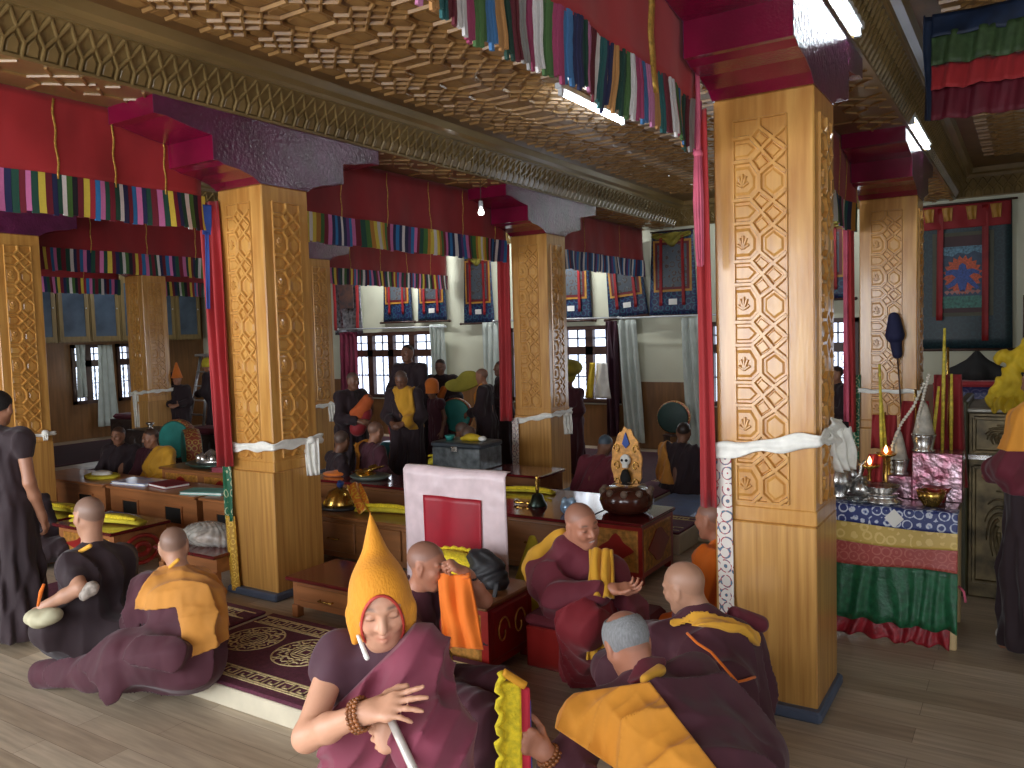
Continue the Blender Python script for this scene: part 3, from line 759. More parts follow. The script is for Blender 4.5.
# ------------------------------------------------------------------ valances
FC = {'maroon': S(110, 22, 40), 'dgreen': S(26, 70, 56), 'white': S(214, 208, 205), 'navy': S(34, 38, 78), 'blue': S(40, 110, 165), 'pink': S(200, 110, 160),
      'yellow': S(214, 190, 70), 'ochre': S(190, 130, 50), 'magenta': S(170, 40, 96), 'teal': S(22, 100, 100), 'grey': S(150, 145, 140), 'green': S(70, 110, 50), 'red': S(160, 40, 50), 'purple': S(96, 50, 110), 'black': S(24, 22, 34)}
SEQ1 = 'maroon dgreen white navy maroon blue pink navy dgreen maroon pink dgreen yellow maroon navy dgreen white green black maroon yellow red blue pink dgreen'.split()
SEQ2 = 'white green magenta blue navy dgreen pink maroon white teal navy ochre dgreen green white magenta blue pink ochre teal maroon white magenta green blue ochre dgreen maroon grey magenta'.split()
SEQ3 = ['pink', 'navy', 'blue', 'navy', 'white', 'navy', 'purple', 'blue', 'pink', 'maroon', 'dgreen', 'green', 'ochre', 'yellow', 'white', 'yellow', 'ochre', 'green', 'maroon']
SEQ4 = ['navy', 'blue', 'white', 'navy', 'purple', 'blue', 'grey', 'navy', 'white', 'blue', 'maroon', 'navy']
def valance(x, y0, y1, label, seq, sw, style, z0=3.62, zm=3.10, zb=2.85, m=None, seed=0, b0=None, bs=.36, br=.008):
    r = random.Random(seed); L = y1-y0
    t = thing('fringed_valance', label, 'valance', (x, y0, 0), 0, 'red fringed valances hung along the beams')
    ph = [r.uniform(0, 6) for _ in range(4)]
    def wav(y, z):
        k = (z0-z)/(z0-zb)
        return k*(.022*math.sin(y*7.3+ph[0])+.014*math.sin(y*13.1+ph[1]+2*z)+.012*math.sin(y*4.1+z*9+ph[2]))
    mb = MB(); mb.sheet(lambda u, v: (wav(u*L, z0+(zm-z0)*v), u*L, z0+(zm-z0)*v), max(12, int(L/.07)), 10, .006); mb.build('red_cloth', m or redcloth, t)
    y = (b0-y0) if b0 else .18+r.uniform(0, .1)
    while y < L-.05:
        mb = MB()
        mb.tube([(wav(y, z)+.006, y+.006*math.sin(z*30), z) for z in np.linspace(z0-.02, zm-(.1 if style == 'thread' else .02), 12)], br, 6, flat=.5)
        mb.build('gold_braid', gold, t); y += bs+r.uniform(-.03, .05)
    mb = MB(); i = r.randrange(len(seq)); y = 0.
    while y < L:
        c = FC[seq[i % len(seq)]]; w = sw*(r.uniform(.8, 1.2) if style != 'stripe' else r.uniform(.7, 1.3))
        n = 3 if style == 'thread' else 1
        gm = .2 if style == 'thread' else .0; gv = sum(c)/3; c = tuple((q_*(1-gm)+gv*gm)*(.9 if gm else 1.) for q_ in c)
        for k in range(n):
            a = y+w*k/n; b = y+w*(k+1)/n*1.0-(0.002 if style != 'stripe' else 0); e = zb+(r.uniform(-.022, .014) if style == 'thread' else r.uniform(-.01, .01))
            v = r.uniform(.85, 1.15); mb.col = tuple(min(1, q*v) for q in c)
            off = r.uniform(-.006, .006) if style == 'thread' else 0
            n0 = 5; vs = []
            for j in range(n0+1):
                z = zm+.01+(e-zm-.01)*j/n0; s = .004*math.sin(j*1.7+y*40) if style == 'thread' else 0
                for yy in (a, b): vs.append((wav(yy, z)+off+.007, yy+s, z))
                for yy in (b, a): vs.append((wav(yy, z)+off-.004, yy+s, z))
            mb.rings([vs[4*j:4*j+4] for j in range(n0+1)], True, True, False)
        y += w; i += 1
    mb.build('fringe', threads if style == 'thread' else stripe, t)
    return t
valance(-1.42, .9, 4.02, 'red valance with long rainbow thread fringe at top centre, ending at the nearest pillar', SEQ2, .056, 'thread', zm=3.13, zb=2.89, seed=3, b0=3.42, bs=1.7, br=.026)
valance(-1.42, 4.75, 8.3, 'red fringed valance between the nearest pillar and the pillar behind the altar', SEQ2, .08, 'strip', seed=4)
valance(-5.37, 1.6, 4.06, 'red valance with multicoloured strip fringe at the upper left corner', SEQ1, .036, 'strip', seed=5)
valance(-5.37, 4.75, 8.33, 'red valance edged with wide rainbow striped cloth, left of the hanging bulb', SEQ3, .046, 'stripe', m=redcloth2, seed=6, bs=.62, br=.006)
valance(-5.37, 8.95, 12.45, 'deep red valance with thin blue and white stripes near the back wall', SEQ4, .045, 'stripe', m=redcloth2, seed=7, bs=1.2, br=.005)
valance(-9.37, 3.2, 8.33, 'red valance with coloured fringe seen beneath the upper left valance', SEQ1, .045, 'strip', m=redcloth2, seed=8, bs=.7, br=.006)
valance(-9.37, 8.95, 12.45, 'red fringed valance seen in the gap just right of the pillar with the hanging curtain', SEQ1, .045, 'strip', m=redcloth2, seed=9, bs=.7, br=.006)
valance(-13.37, 4.7, 8.33, 'dim red fringed valance in front of the glass cabinets at left', SEQ1, .05, 'strip', m=redcloth2, seed=10, bs=.9, br=.006)
valance(-13.37, 8.95, 12.45, 'dim red fringed valance farthest back at left', SEQ1, .05, 'strip', m=redcloth2, seed=11, bs=.9, br=.006)

# ------------------------------------------------------------------ hanging drapes beside the pillars
def drape_mesh(name, p0, p1, width, dirv, m, parent=None, folds=3, amp=.03, taper=1., th=.006, nu=26, nv=16, seed=0., sway=0.):
    """cloth gathered across dirv, from top centre p0 to bottom centre p1"""
    p0 = Vector(p0); p1 = Vector(p1); d = Vector(dirv).normalized(); n = d.cross((p1-p0).normalized()).normalized()
    def fn(u, v):
        w = width*(1+(taper-1)*v); s = (u-.5)*w
        return p0.lerp(p1, v)+d*(s+sway*math.sin(v*3+seed)*.3)+n*(amp*math.sin(u*folds*2*PI+seed+.5*math.sin(v*4+seed))*(.5+.5*v)+.3*amp*math.sin(u*folds*5+v*6+seed))
    mb = MB(); mb.sheet(fn, nu, nv, th); return mb.build(name, m, parent)
greenbroc = brocade('green brocade', S(24, 96, 66), S(190, 190, 150), 14., w=.72)
goldbroc = brocade('gold brocade', S(190, 140, 40), S(230, 190, 80), 20., w=.5)
whitebroc = brocade('white floral silk', S(222, 214, 204), S(170, 50, 60), 14., third=S(70, 120, 140), w=.7)
navybroc = brocade('navy brocade', S(26, 30, 70), S(58, 64, 120), 9., third=S(36, 90, 100), w=.45)
tealbroc = brocade('teal brocade', S(20, 44, 52), S(30, 58, 64), 10., w=.5)
bluebroc = brocade('blue white brocade', S(34, 48, 110), S(120, 135, 180), 16., third=S(200, 205, 215), w=.45)
yellowbroc = brocade('yellow brocade', S(206, 172, 84), S(226, 196, 116), 14., w=.55)
redbroc = brocade('red brocade', S(170, 70, 62), S(190, 104, 90), 16., w=.6)
greensilk = mat('green silk', S(36, 98, 64), .4, var=.18, vs=26, bump=.4, bs=60)
redsilk = mat('red silk hem', S(150, 34, 44), .42, var=.18, vs=26, bump=.4, bs=60)
pinkcloth = mat('pink cloth', S(206, 96, 120), .7)
bluerib = mat('blue ribbon cloth', S(40, 74, 150), .6)
yellowcloth = mat('yellow cloth', S(208, 176, 34), .7, var=.1, vs=8)

def hang(label, cat, name, parts, loc=(0, 0, 0), group=None):
    t = thing(name, label, cat, loc, 0, group)
    for a in parts: drape_mesh(parent=t, **a)
    return t
hang('long red curtain hanging gathered beside the pillar with the orange low chest', 'curtain', 'hanging_curtain',
     [dict(name='cloth', p0=(-5.42, 4.13, 3.08), p1=(-5.30, 4.10, 1.02), width=.2, dirv=(1, .35, 0), m=redcloth, folds=2.5, amp=.035, taper=.8, seed=1., sway=.05)])
hang('green and gold brocade strip hanging down the pillar edge by the orange chest', 'cloth strip', 'brocade_strip',
     [dict(name='green_length', p0=(-5.345, 4.135, 1.16), p1=(-5.33, 4.13, .58), width=.1, dirv=(1, 0, 0), m=greenbroc, folds=1, amp=.008, seed=.4),
      dict(name='gold_length', p0=(-5.325, 4.128, .62), p1=(-5.30, 4.125, .03), width=.11, dirv=(1, 0, 0), m=goldbroc, folds=1, amp=.012, seed=2.)])
hang('narrow red drape hanging along the left side of the nearest pillar', 'curtain', 'hanging_curtain',
     [dict(name='cloth', p0=(-1.45, 4.14, 3.12), p1=(-1.43, 4.13, 1.05), width=.06, dirv=(1, .3, 0), m=redcloth, folds=1.5, amp=.016, taper=1.4, seed=2.)])
hang('white floral silk strip hanging from the scarf on the left edge of the nearest pillar', 'cloth strip', 'brocade_strip',
     [dict(name='silk', p0=(-1.36, 4.165, 1.33), p1=(-1.345, 4.15, .36), width=.085, dirv=(1, 0, 0), m=whitebroc, folds=.7, amp=.01, seed=1.)])
hang('red drape hanging at the left of the pillar behind the metal box', 'curtain', 'hanging_curtain',
     [dict(name='cloth', p0=(-5.42, 8.36, 3.07), p1=(-5.43, 8.33, .92), width=.16, dirv=(1, .3, 0), m=redcloth, folds=1.5, amp=.025, seed=3.)])
hang('white floral strip hanging from the scarf of the pillar behind the metal box', 'cloth strip', 'brocade_strip',
     [dict(name='silk', p0=(-5.33, 8.375, .95), p1=(-5.33, 8.36, .2), width=.1, dirv=(1, 0, 0), m=whitebroc, folds=.7, amp=.01, seed=1.)])
t = hang('pink, red and dark green drape beside the pillar behind the altar table', 'curtain', 'hanging_curtain',
     [dict(name='pink_length', p0=(-1.51, 8.36, 2.9), p1=(-1.50, 8.33, 1.05), width=.05, dirv=(1, .2, 0), m=pinkcloth, folds=1, amp=.02, seed=.5),
      dict(name='red_length', p0=(-1.47, 8.37, 2.9), p1=(-1.45, 8.34, .95), width=.06, dirv=(1, .2, 0), m=redcloth, folds=1, amp=.02, seed=1.5),
      dict(name='green_length', p0=(-1.42, 8.385, 1.5), p1=(-1.44, 8.36, .3), width=.07, dirv=(1, .2, 0), m=greenbroc, folds=1, amp=.012, seed=2.5)])
hang('long blue ribbon hanging below the end of the upper left valance', 'ribbon', 'hanging_ribbon',
     [dict(name='upper_band', p0=(-5.37, 4.10, 3.05), p1=(-5.37, 4.09, 2.82), width=.07, dirv=(.3, 1, 0), m=bluerib, folds=.5, amp=.004),
      dict(name='lower_band', p0=(-5.37, 4.09, 2.84), p1=(-5.36, 4.06, 2.25), width=.03, dirv=(.3, 1, 0), m=bluerib, folds=.5, amp=.004)])
# pink rope tassel at the end of the near valance
t = thing('rope_tassel', 'pink rope tassel hanging under the rainbow fringe beside the nearest pillar', 'tassel', (-1.41, 3.98, 2.33))
mb = MB(); mb.tube([(0, 0, 1.0), (.004, 0, .8), (0, .004, .54)], .012, 8); mb.sphere((0, .003, .53), .024); mb.build('cord', pinkcloth, t)
mb = MB()
for k in range(9):
    a = k*2*PI/9; mb.tube([(.012*math.cos(a), .012*math.sin(a), .52), (.02*math.cos(a), .02*math.sin(a), .3), (.016*math.cos(a)+.004, .016*math.sin(a), rng.uniform(-.03, .05))], [.009, .008, .005], 5)
mb.build('tassel_threads', pinkcloth, t)
# bulb
t = thing('light_bulb', 'small bare bulb hanging on a wire beside the back pillar bracket', 'light bulb', (-4.9, 7.147, 3.24))
mb = MB(); mb.tube([(0, 0, .38), (0, 0, .13)], .004, 6); mb.build('wire', darkwood, t)
mb = MB(); mb.lathe([(0, .15), (.022, .15), (.024, .09), (.02, .085)], n=12); mb.build('socket', steel, t)
mb = MB(); mb.lathe([(.012, .088), (.018, .07), (.033, .035), (.028, .008), (0, 0)], n=14); mb.build('glass', mat('bulb glass', (1, 1, 1), .1, emit=(1, .96, .88), es=6.), t)

# ------------------------------------------------------------------ white scarves tied round the pillars
def scarf(px, py, z, label, tails, sag=.03, hw=.032):
    t = thing('white_scarf', label, 'scarf', (px, py, z), 0, 'white offering scarves tied round pillars')
    w, d = PW/2+.028, PD/2+.028
    path = [(-w, -d), (0, -d), (w, -d), (w, 0), (w, d), (-w, d), (-w, 0), (-w, -d)]
    P = []
    for (a, b), (c, e) in zip(path[:-1], path[1:]):
        for k in range(6): P.append((a+(c-a)*k/6, b+(e-b)*k/6))
    P.append(path[-1])
    def fn(u, v):
        s = u*(len(P)-1); i = min(int(s), len(P)-2); f = s-i
        x = P[i][0]*(1-f)+P[i+1][0]*f; y = P[i][1]*(1-f)+P[i+1][1]*f
        g = 1+.02*math.sin(v*9+u*20)
        return (x*g, y*g, sag*(x/w)+(v-.5)*2*hw*(1+.25*math.sin(u*37))+.006*math.sin(u*60))
    mb = MB(); mb.sheet(fn, len(P)*2, 6, .008); mb.build('band', khata, t)
    for (x, y, ln, wd, sd) in tails:
        drape_mesh('tail', (x, y, .03), (x+.02, y-.01, -ln), wd, (.6, .8, 0), khata, t, 2.5, .02, .8, .006, 20, 12, sd)
        mb = MB(); mb.sphere((x, y, .02), .035, sc=(1, 1, .9)); mb.build('knot', khata, t)
    return t
scarf(-1.15, 4.417, 1.385, 'white silk scarf tied round the nearest pillar with a loose bunched tail', [], .045, .036)
# bunched tail of the near scarf, hanging on the shaded side
t = [o for o in bpy.data.objects if o.name.startswith('white_scarf')][-1]
drape_mesh('tail', (.29, .10, .06), (.30, .2, -.17), .24, (.45, .8, 0), khata, t, 3, .035, .75, .007, 26, 14, 1.)
drape_mesh('tail', (.285, -.06, .08), (.30, .16, .02), .12, (.1, .3, 1), khata, t, 2, .02, 1.3, .007, 18, 10, 2.)
scarf(-5.1, 4.417, 1.175, 'white scarf tied round the pillar by the orange chest with a hanging tail', [(.29, .12, .26, .12, .3)], .015)
scarf(-5.1, 8.65, .955, 'white scarf tied round the pillar behind the metal box', [(.29, .1, .22, .12, 1.2)], .05, .03)
scarf(-1.15, 8.65, 1.345, 'thin white scarf tied round the pillar behind the altar table', [], 0., .016)
scarf(-9.1, 4.417, 1.06, 'white scarf tied round the pillar at the left edge', [(.29, .14, .06, .06, 2.)], 0., .016)
scarf(-9.1, 8.65, 1.0, 'white scarf on the shaded pillar right of the hanging red curtain', [(.28, .1, .25, .1, 2.)], 0., .025)
scarf(-13.1, 8.65, 1.13, 'white scarf tied round the far back left pillar, tail hanging in front', [(-.06, -.27, .6, .1, 2.)], .03, .025)

# ------------------------------------------------------------------ thangka scroll paintings on the back wall
paintA = brocade('landscape painting', S(80, 88, 96), S(104, 106, 102), 9., third=S(76, 58, 54), w=.5)
paintB = brocade('misty painting', S(72, 80, 88), S(98, 104, 106), 7., third=S(66, 60, 58), w=.45)
redrib = mat('red ribbon', S(140, 22, 26), .6)
yrib = mat('yellow border silk', S(180, 130, 50), .5)
drkred = mat('dark red border silk', S(100, 30, 34), .5)
veil = mat('olive silk veil', S(132, 122, 44), .6, var=.2, vs=12)
def thangka(label, x0, x1, z0, z1, y=12.52, tilt=0., scarfm=veil, tag=True, group='blue brocade scroll paintings on the back wall', paint=paintA, cloth=None):
    w = x1-x0; h = z1-z0
    t = thing('scroll_painting', label, 'scroll painting', ((x0+x1)/2, y, z0), 0, group); t.rotation_euler = (0, tilt, 0)
    wb = w*.5; wt = w*.42
    mb = MB(); mb.sheet(lambda u, v: ((u-.5)*2*(wb+(wt-wb)*v), .012*math.sin(u*7)*(1-v), h*v), 12, 12, .008); mb.build('brocade_mount', cloth or navybroc, t)
    pw = w*.3; a, b = h*.34, h*.84
    def frame(nm, i0, m, yy):
        mb = MB(); mb.box(-pw-i0, pw+i0, yy-.004, yy, a-i0, b+i0, .001); return mb.build(nm, m, t)
    frame('yellow_border', .075, yrib, -.014); frame('red_border', .04, drkred, -.019); frame('painting', 0, paint, -.024)
    mb = MB(); mb.tube([(-wb-.06, -.01, 0), (wb+.06, -.01, 0)], .018, 8)
    mb.build('roller', darkwood, t)
    for s in (-1, 1):
        mb = MB(); mb.sphere((s*(wb+.07), -.01, 0), .026); mb.build('roller_knob', darkwood, t)
        drape_mesh('ribbon', (s*pw*.72, -.04, h*.97), (s*pw*.78, -.05, h*.12), .05, (1, 0, 0), redrib, t, .5, .006)
    mb = MB(); mb.tube([(-wt-.02, -.005, h), (wt+.02, -.005, h)], .012, 8); mb.build('top_rod', darkwood, t)
    def vf(u, v):
        x = (u-.5)*2*wt*.95; sag = .13*h*(1-(abs(u-.5)*2)**1.5)*(.7+.3*math.cos(u*12))
        return (x, -.05-.03*math.sin(v*9+u*14), h*1.0-.03-sag*v-.05*v)
    if scarfm: mb = MB(); mb.sheet(vf, 26, 8, .01); mb.build('silk_veil', scarfm, t)
    if tag: mb = MB(); mb.box(-.07, .07, -.016, -.012, h*.13, h*.20, .001); mb.build('white_tag', white, t)
    return t
thangka('blue scroll painting with the fullest olive veil, leftmost of the row over the window', -11.05, -10.3, 2.27, 3.57, tag=False)
thangka('blue scroll painting second from left in the row over the window', -10.16, -9.45, 2.26, 3.53, paint=paintB)
thangka('blue scroll painting third from left, right above the standing monk in profile', -9.05, -8.36, 2.19, 3.5, paint=paintB)
thangka('blue scroll painting partly behind the deep red valance near the back', -7.15, -6.35, 2.17, 3.5)
thangka('blue scroll painting hanging crooked, its right edge overlapped by a larger one', -6.02, -5.3, 2.2, 3.45, y=12.5, tilt=-.09, scarfm=None, paint=paintB)
thangka('large blue scroll painting with dark veil near the nearest pillar', -5.27, -4.45, 2.2, 3.55, y=12.46)
thangka('blue scroll painting glimpsed in the gap right of the nearest pillar', -2.95, -2.2, 2.35, 3.5, paint=paintB)

silver = mat('silver foil', S(150, 150, 156), .25, metal=.7, var=.4, vs=14, bump=.4, bs=18)
t = thing('scroll_painting', 'silvery foil covered scroll with red streamers beside the shaded pillar', 'scroll painting', (-12.0, 12.5, 2.05))
mb = MB(); mb.sheet(lambda u, v: ((u-.5)*.78, .02*math.sin(u*9+v*4), 1.5*v), 14, 16, .008); mb.build('foil_sheet', silver, t)
mb = MB(); mb.box(-.2, .2, -.045, -.03, .55, 1.2, .002); mb.build('picture_panel', mat('dim picture', S(70, 66, 70), .3, var=.4, vs=9, col2=S(120, 84, 70)), t)
for s in (-1, 1): drape_mesh('red_streamer', (s*.33, -.05, 1.48), (s*.31, -.06, .1), .07, (1, 0, 0), redcloth, t, 2, .025)
drape_mesh('upper_streamer', (0, -.06, 1.5), (0, -.07, 1.2), .6, (1, 0, 0), redcloth2, t, 6, .02)

# the large dark scroll at right with a blue figure in a flame halo on a lotus
t = thing('scroll_painting', 'large dark teal scroll painting with a blue figure in orange flames at right', 'scroll painting', (-.79, 12.5, 1.6))
W, H = 1.16, 1.95
mb = MB(); mb.sheet(lambda u, v: ((u-.5)*W*(1-.04*v), .01*math.sin(u*8), H*v), 12, 12, .008); mb.build('brocade_mount', tealbroc, t)
mb = MB(); mb.box(-.36, .36, -.016, -.012, .45, 1.57, .001); mb.build('olive_border', mat('olive silk', S(74, 72, 50), .55), t)
mb = MB(); mb.box(-.31, .31, -.021, -.017, .5, 1.52, .001); mb.build('maroon_border', mat('dim maroon silk', S(62, 30, 34), .55), t)
px0, px1, pz0, pz1 = -.245, .245, .56, 1.38
mb = MB(); mb.box(px0, px1, -.026, -.022, pz0, pz1); pic = mb.build('painting', mat('dark night paint', S(44, 66, 92), .5, var=.2, vs=20), t)
def flat(nm, polys, m, y): 
    mb = MB()
    for p in polys: mb.prism([(a, y, b) for a, b in p], (0, -.003, 0))
    return mb.build(nm, m, pic)
cx, cz = 0., 1.0
fl = []
for k in range(40):
    a = 2*PI*k/40; r = .235 if k % 2 else .19; fl.append((cx+r*math.cos(a), cz+r*1.12*math.sin(a)))
flat('flame_halo', [fl], mat('flame paint', S(196, 82, 40), .5, var=.2, vs=40), -.026)
bp = mat('blue figure paint', S(42, 74, 148), .5, var=.25, vs=50)
body = [(-.03, .78), (.03, .78), (.06, .9), (.1, .86), (.17, .8), (.2, .83), (.13, .92), (.08, .98), (.13, 1.02), (.19, 1.0), (.2, 1.04), (.12, 1.08), (.05, 1.07), (.04, 1.13), (0, 1.16), (-.04, 1.13), (-.05, 1.07), (-.12, 1.08), (-.2, 1.06), (-.2, 1.0), (-.12, 1.01), (-.08, .97), (-.15, .9), (-.2, .86), (-.17, .82), (-.09, .86), (-.06, .9)]
flat('blue_figure', [body], bp, -.029)
flat('lotus_seat', [[(x-.035, .78), (x, .74), (x+.035, .78), (x, .8)] for x in np.arange(-.18, .19, .06)], mat('lotus paint', S(170, 110, 104), .5), -.029)
flat('green_ground', [[(px0, pz0), (px1, pz0), (px1, .72), (px0, .72)]], mat('green ground paint', S(52, 110, 98), .5, var=.3, vs=30), -.026)
flat('cloud_band', [[(px0, pz1), (px0, 1.28), (-.12, 1.25), (-.05, 1.3), (.05, 1.27), (.14, 1.31), (px1, 1.26), (px1, pz1)]], mat('cloud paint', S(86, 128, 150), .5, var=.35, vs=40), -.027)
for s in (-1, 1): drape_mesh('ribbon', (s*.26, -.06, 1.9), (s*.27, -.07, .12 if s > 0 else .4), .075, (1, 0, 0), redrib, t, .6, .008)
drape_mesh('top_veil', (0, -.05, 1.93), (0, -.06, 1.62), 1.1, (1, 0, 0), redcloth2, t, 4, .015)
for x in (-.4, -.18, .1, .38): drape_mesh('yellow_swag', (x, -.075, 1.9), (x+.01, -.085, 1.72), .13, (1, 0, 0), yrib, t, 1.5, .012, .7)
mb = MB(); mb.tube([(-.62, -.02, 1.95), (.62, -.02, 1.95)], .014, 8); mb.build('top_rod', darkwood, t)
mb = MB(); mb.tube([(-.62, -.02, 0), (.62, -.02, 0)], .018, 8); mb.build('roller', darkwood, t)

# ------------------------------------------------------------------ curtains and rods at the back windows
def curtain(label, x, y, z0, z1, w, m, dirv=(1, 0, 0), folds=4, amp=.045, taper=1., dx=0., grp=None):
    t = thing('window_curtain', label, 'curtain', (x, y, z0), 0, grp)
    d = Vector(dirv)
    drape_mesh('cloth', (0, 0, z1-z0), tuple(d*dx), w, dirv, m, t, folds, amp, taper, .008, 40, 14, x)
    return t
maroonc = mat('maroon curtain', S(110, 20, 50), .65, var=.12, vs=5)
dmaroon = mat('dark maroon curtain', S(60, 22, 40), .65, var=.12, vs=5)
palec = mat('pale grey green curtain', S(190, 198, 190), .7, var=.05, vs=6)
curtain('crimson curtain at the left of the far back window', -12.0, 12.45, .45, 2.1, .5, maroonc)
curtain('pale curtain at the right of the far back window', -9.62, 12.42, .9, 2.2, .34, palec)
curtain('pale curtain hanging behind the monk in profile', -8.32, 12.42, .6, 2.2, .45, palec)
curtain('dark maroon curtain right of the window behind the second row pillar', -5.95, 12.43, .2, 2.15, .22, dmaroon, folds=2)
curtain('long pale curtain in front of the wood panel, left one of a pair', -5.66, 12.4, .12, 2.16, .34, palec, dx=.12, folds=3)
curtain('long pale curtain swept beside the hanging drum, right one of a pair', -4.55, 12.4, .02, 2.16, .34, palec, dx=.14, taper=1.4, folds=3)
hang('white and yellow cloth hanging in front of the window right of the second row pillar', 'cloth', 'hanging_cloth',
     [dict(name='white_length', p0=(-6.12, 12.38, 1.45), p1=(-6.1, 12.36, .85), width=.2, dirv=(1, 0, 0), m=white, folds=1.5, amp=.02, taper=1.5), dict(name='yellow_length', p0=(-6.28, 12.36, 1.45), p1=(-6.35, 12.34, .85), width=.1, dirv=(1, 0, 0), m=yellowcloth, folds=1, amp=.02, taper=1.4)])
curtain('white curtain in front of the left lit window', -16.66, 9.98, .25, 1.98, .3, palec, (0, 1, 0), 3, .03, 1.6)
curtain('white curtain at the left side of the far left window', -16.66, 9.45, .9, 2.0, .2, palec, (0, 1, 0), 2)
curtain('dark maroon curtain right of the lit left windows', -16.66, 11.15, .3, 2.05, .3, dmaroon, (0, 1, 0), 3)
def rod(label, a, b):
    t = thing('curtain_rod', label, 'curtain rod', a)
    v = Vector(b)-Vector(a)
    mb = MB(); mb.tube([(0, 0, 0), v], .014, 8); mb.build('pole', steel, t)
    for p in ((0, 0, 0), v): mb = MB(); mb.sphere(p, .024); mb.build('finial', steel, t)
rod('thin curtain rod over the far back window', (-12.2, 12.4, 2.17), (-9.4, 12.4, 2.15))
rod('thin curtain rod over the window behind the second row pillar', (-8.3, 12.4, 2.22), (-5.8, 12.4, 2.2))
rod('thin curtain rod between the long pale curtains', (-5.75, 12.4, 2.19), (-4.1, 12.4, 2.19))

# ------------------------------------------------------------------ tiered canopy at the upper right
t = thing('hanging_canopy', 'tiered canopy of green, red and maroon pleats hanging at the upper right', 'canopy', (0, 6.0, 0))
def tier(nm, za, zb, m, yoff, f):
    mb = MB(); mb.sheet(lambda u, v: (-.56+1.9*u, yoff+.022*math.sin(u*f)+.012*math.sin(u*f*2.3+v*3)-.05*v, za+(zb-za)*v+.006*math.sin(u*50)*v-.03*u), 120, 6, .006); mb.build(nm, m, t)
dimgreen = mat('dull green silk', S(62, 84, 50), .6, var=.15, vs=20); navyc = mat('dark navy cloth', S(24, 40, 66), .6, var=.2, vs=10)
tier('navy_band', 3.96, 3.80, navyc, 0, 8); tier('green_tier', 3.83, 3.62, dimgreen, -.02, 70); tier('red_tier', 3.64, 3.47, redcloth, -.01, 80); tier('maroon_tier', 3.50, 3.28, mat('maroon pleats', S(96, 16, 34), .65), 0, 75)
drape_mesh('side_flap', (-.58, .0, 3.95), (-.57, .03, 3.3), .1, (.4, 1, 0), navyc, t, 1, .02)

# ------------------------------------------------------------------ glass fronted cabinets on the left wall
cabwood = mat('cabinet wood', S(132, 110, 68), .4, var=.1, vs=4, stretch=(5, 5, .6), coat=.2)
cabglass = mat('dim cabinet glass', S(78, 92, 108), .15, var=.15, vs=3)
cablab = ['leftmost in view', 'second from left', 'with an arched door left of the dim carved pillar', 'half behind the dim carved pillar', 'just right of the dim carved pillar', 'with striped books inside', 'nearest the red hanging curtain']
ys = [8.25, 8.93, 9.6, 10.27, 10.94, 11.61, 12.05]
cab0 = None
for i, y in enumerate(ys[:6]):
    lb = 'wooden glass door wall cabinet, '+cablab[i]
    if cab0 is None:
        t = cab0 = thing('wall_cabinet', lb, 'cabinet', (X0+.02, y, 2.05), 0, 'glass wall cabinets on the left wall')
        mb = MB(); mb.mat(cabwood); mb.box(0, .36, 0, .66, 0, .03); mb.box(0, .36, 0, .66, 1.4, 1.43); mb.box(0, .36, 0, .025, .03, 1.4); mb.box(0, .36, .635, .66, .03, 1.4); mb.box(0, .02, .025, .635, .03, 1.4); mb.build('carcass', cabwood, t)
        mb = MB(); mb.box(.02, .34, .025, .635, .69, .71); mb.build('shelf', cabwood, t)
        mb = MB(); mb.mat(cabwood); mb.box(.36, .385, .02, .1, .02, 1.41); mb.box(.36, .385, .56, .64, .02, 1.41); mb.box(.36, .385, .1, .56, .02, .12)
        mb.prism([(.36, .1, 1.41)]+[(.36, .1+.46*k/8, 1.24+.07*math.sin(PI*k/8)) for k in range(9)]+[(.36, .56, 1.41)], (.025, 0, 0)); dr = mb.build('door', cabwood, t)
        mb = MB(); mb.box(.365, .372, .1, .56, .1, 1.32); mb.build('glass_pane', cabglass, dr)
        mb = MB(); mb.sphere((.4, .58, .7), .014); mb.build('knob', steel, dr)
    else: dup(cab0, (X0+.02, y, 2.05), label=lb)
mb = MB(); mb.mat(cornwood); mb.box(X0, X0+.42, 8.1, 12.55, 3.5, 3.54); mb.box(X0, X0+.36, 8.1, 12.55, 3.78, 3.82)
y = 8.15
while y < 12.4:
    mb.tube([(X0+.34, y+.11+.1*math.cos(R(a)), 3.65+.1*math.sin(R(a))) for a in range(0, 361, 45)], .018, 5); y += .2
struct(mb.build('trim_21'))
for i, y in enumerate((9.4, 10.1, 11.3, 11.95)):
    pass
# ------------------------------------------------------------------ floor mats
offwhite = mat('off white mat board', S(200, 190, 166), .55, var=.05)
carpetm = mat('maroon carpet', S(92, 40, 58), .9, var=.12, vs=40, bump=.3, bs=200)
carpetg = mat('cream carpet figure', S(206, 186, 136), .9, var=.15, vs=60)
def meander(mb, x0, x1, y, h, z, w=.012):
    mb.box(x0, x1, y, y+w*.9, z, z+.003); mb.box(x0, x1, y+h-w*.9, y+h, z, z+.003)
    s = h-.03; x = x0+.02; b = .009
    while x+s*1.35 < x1:
        a = y+.018; c = y+h-.018
        mb.box(x, x+b, a, c, z, z+.003); mb.box(x, x+s, c-b, c, z, z+.003); mb.box(x+s-b, x+s, a+.02, c, z, z+.003); mb.box(x+s*.4, x+s, a+.02, a+.02+b, z, z+.003)
        mb.box(x+s*.4, x+s*.4+b, a+.02, a+.05, z, z+.003); mb.box(x, x+s*1.25, a, a+b, z, z+.003)
        x += s*1.25
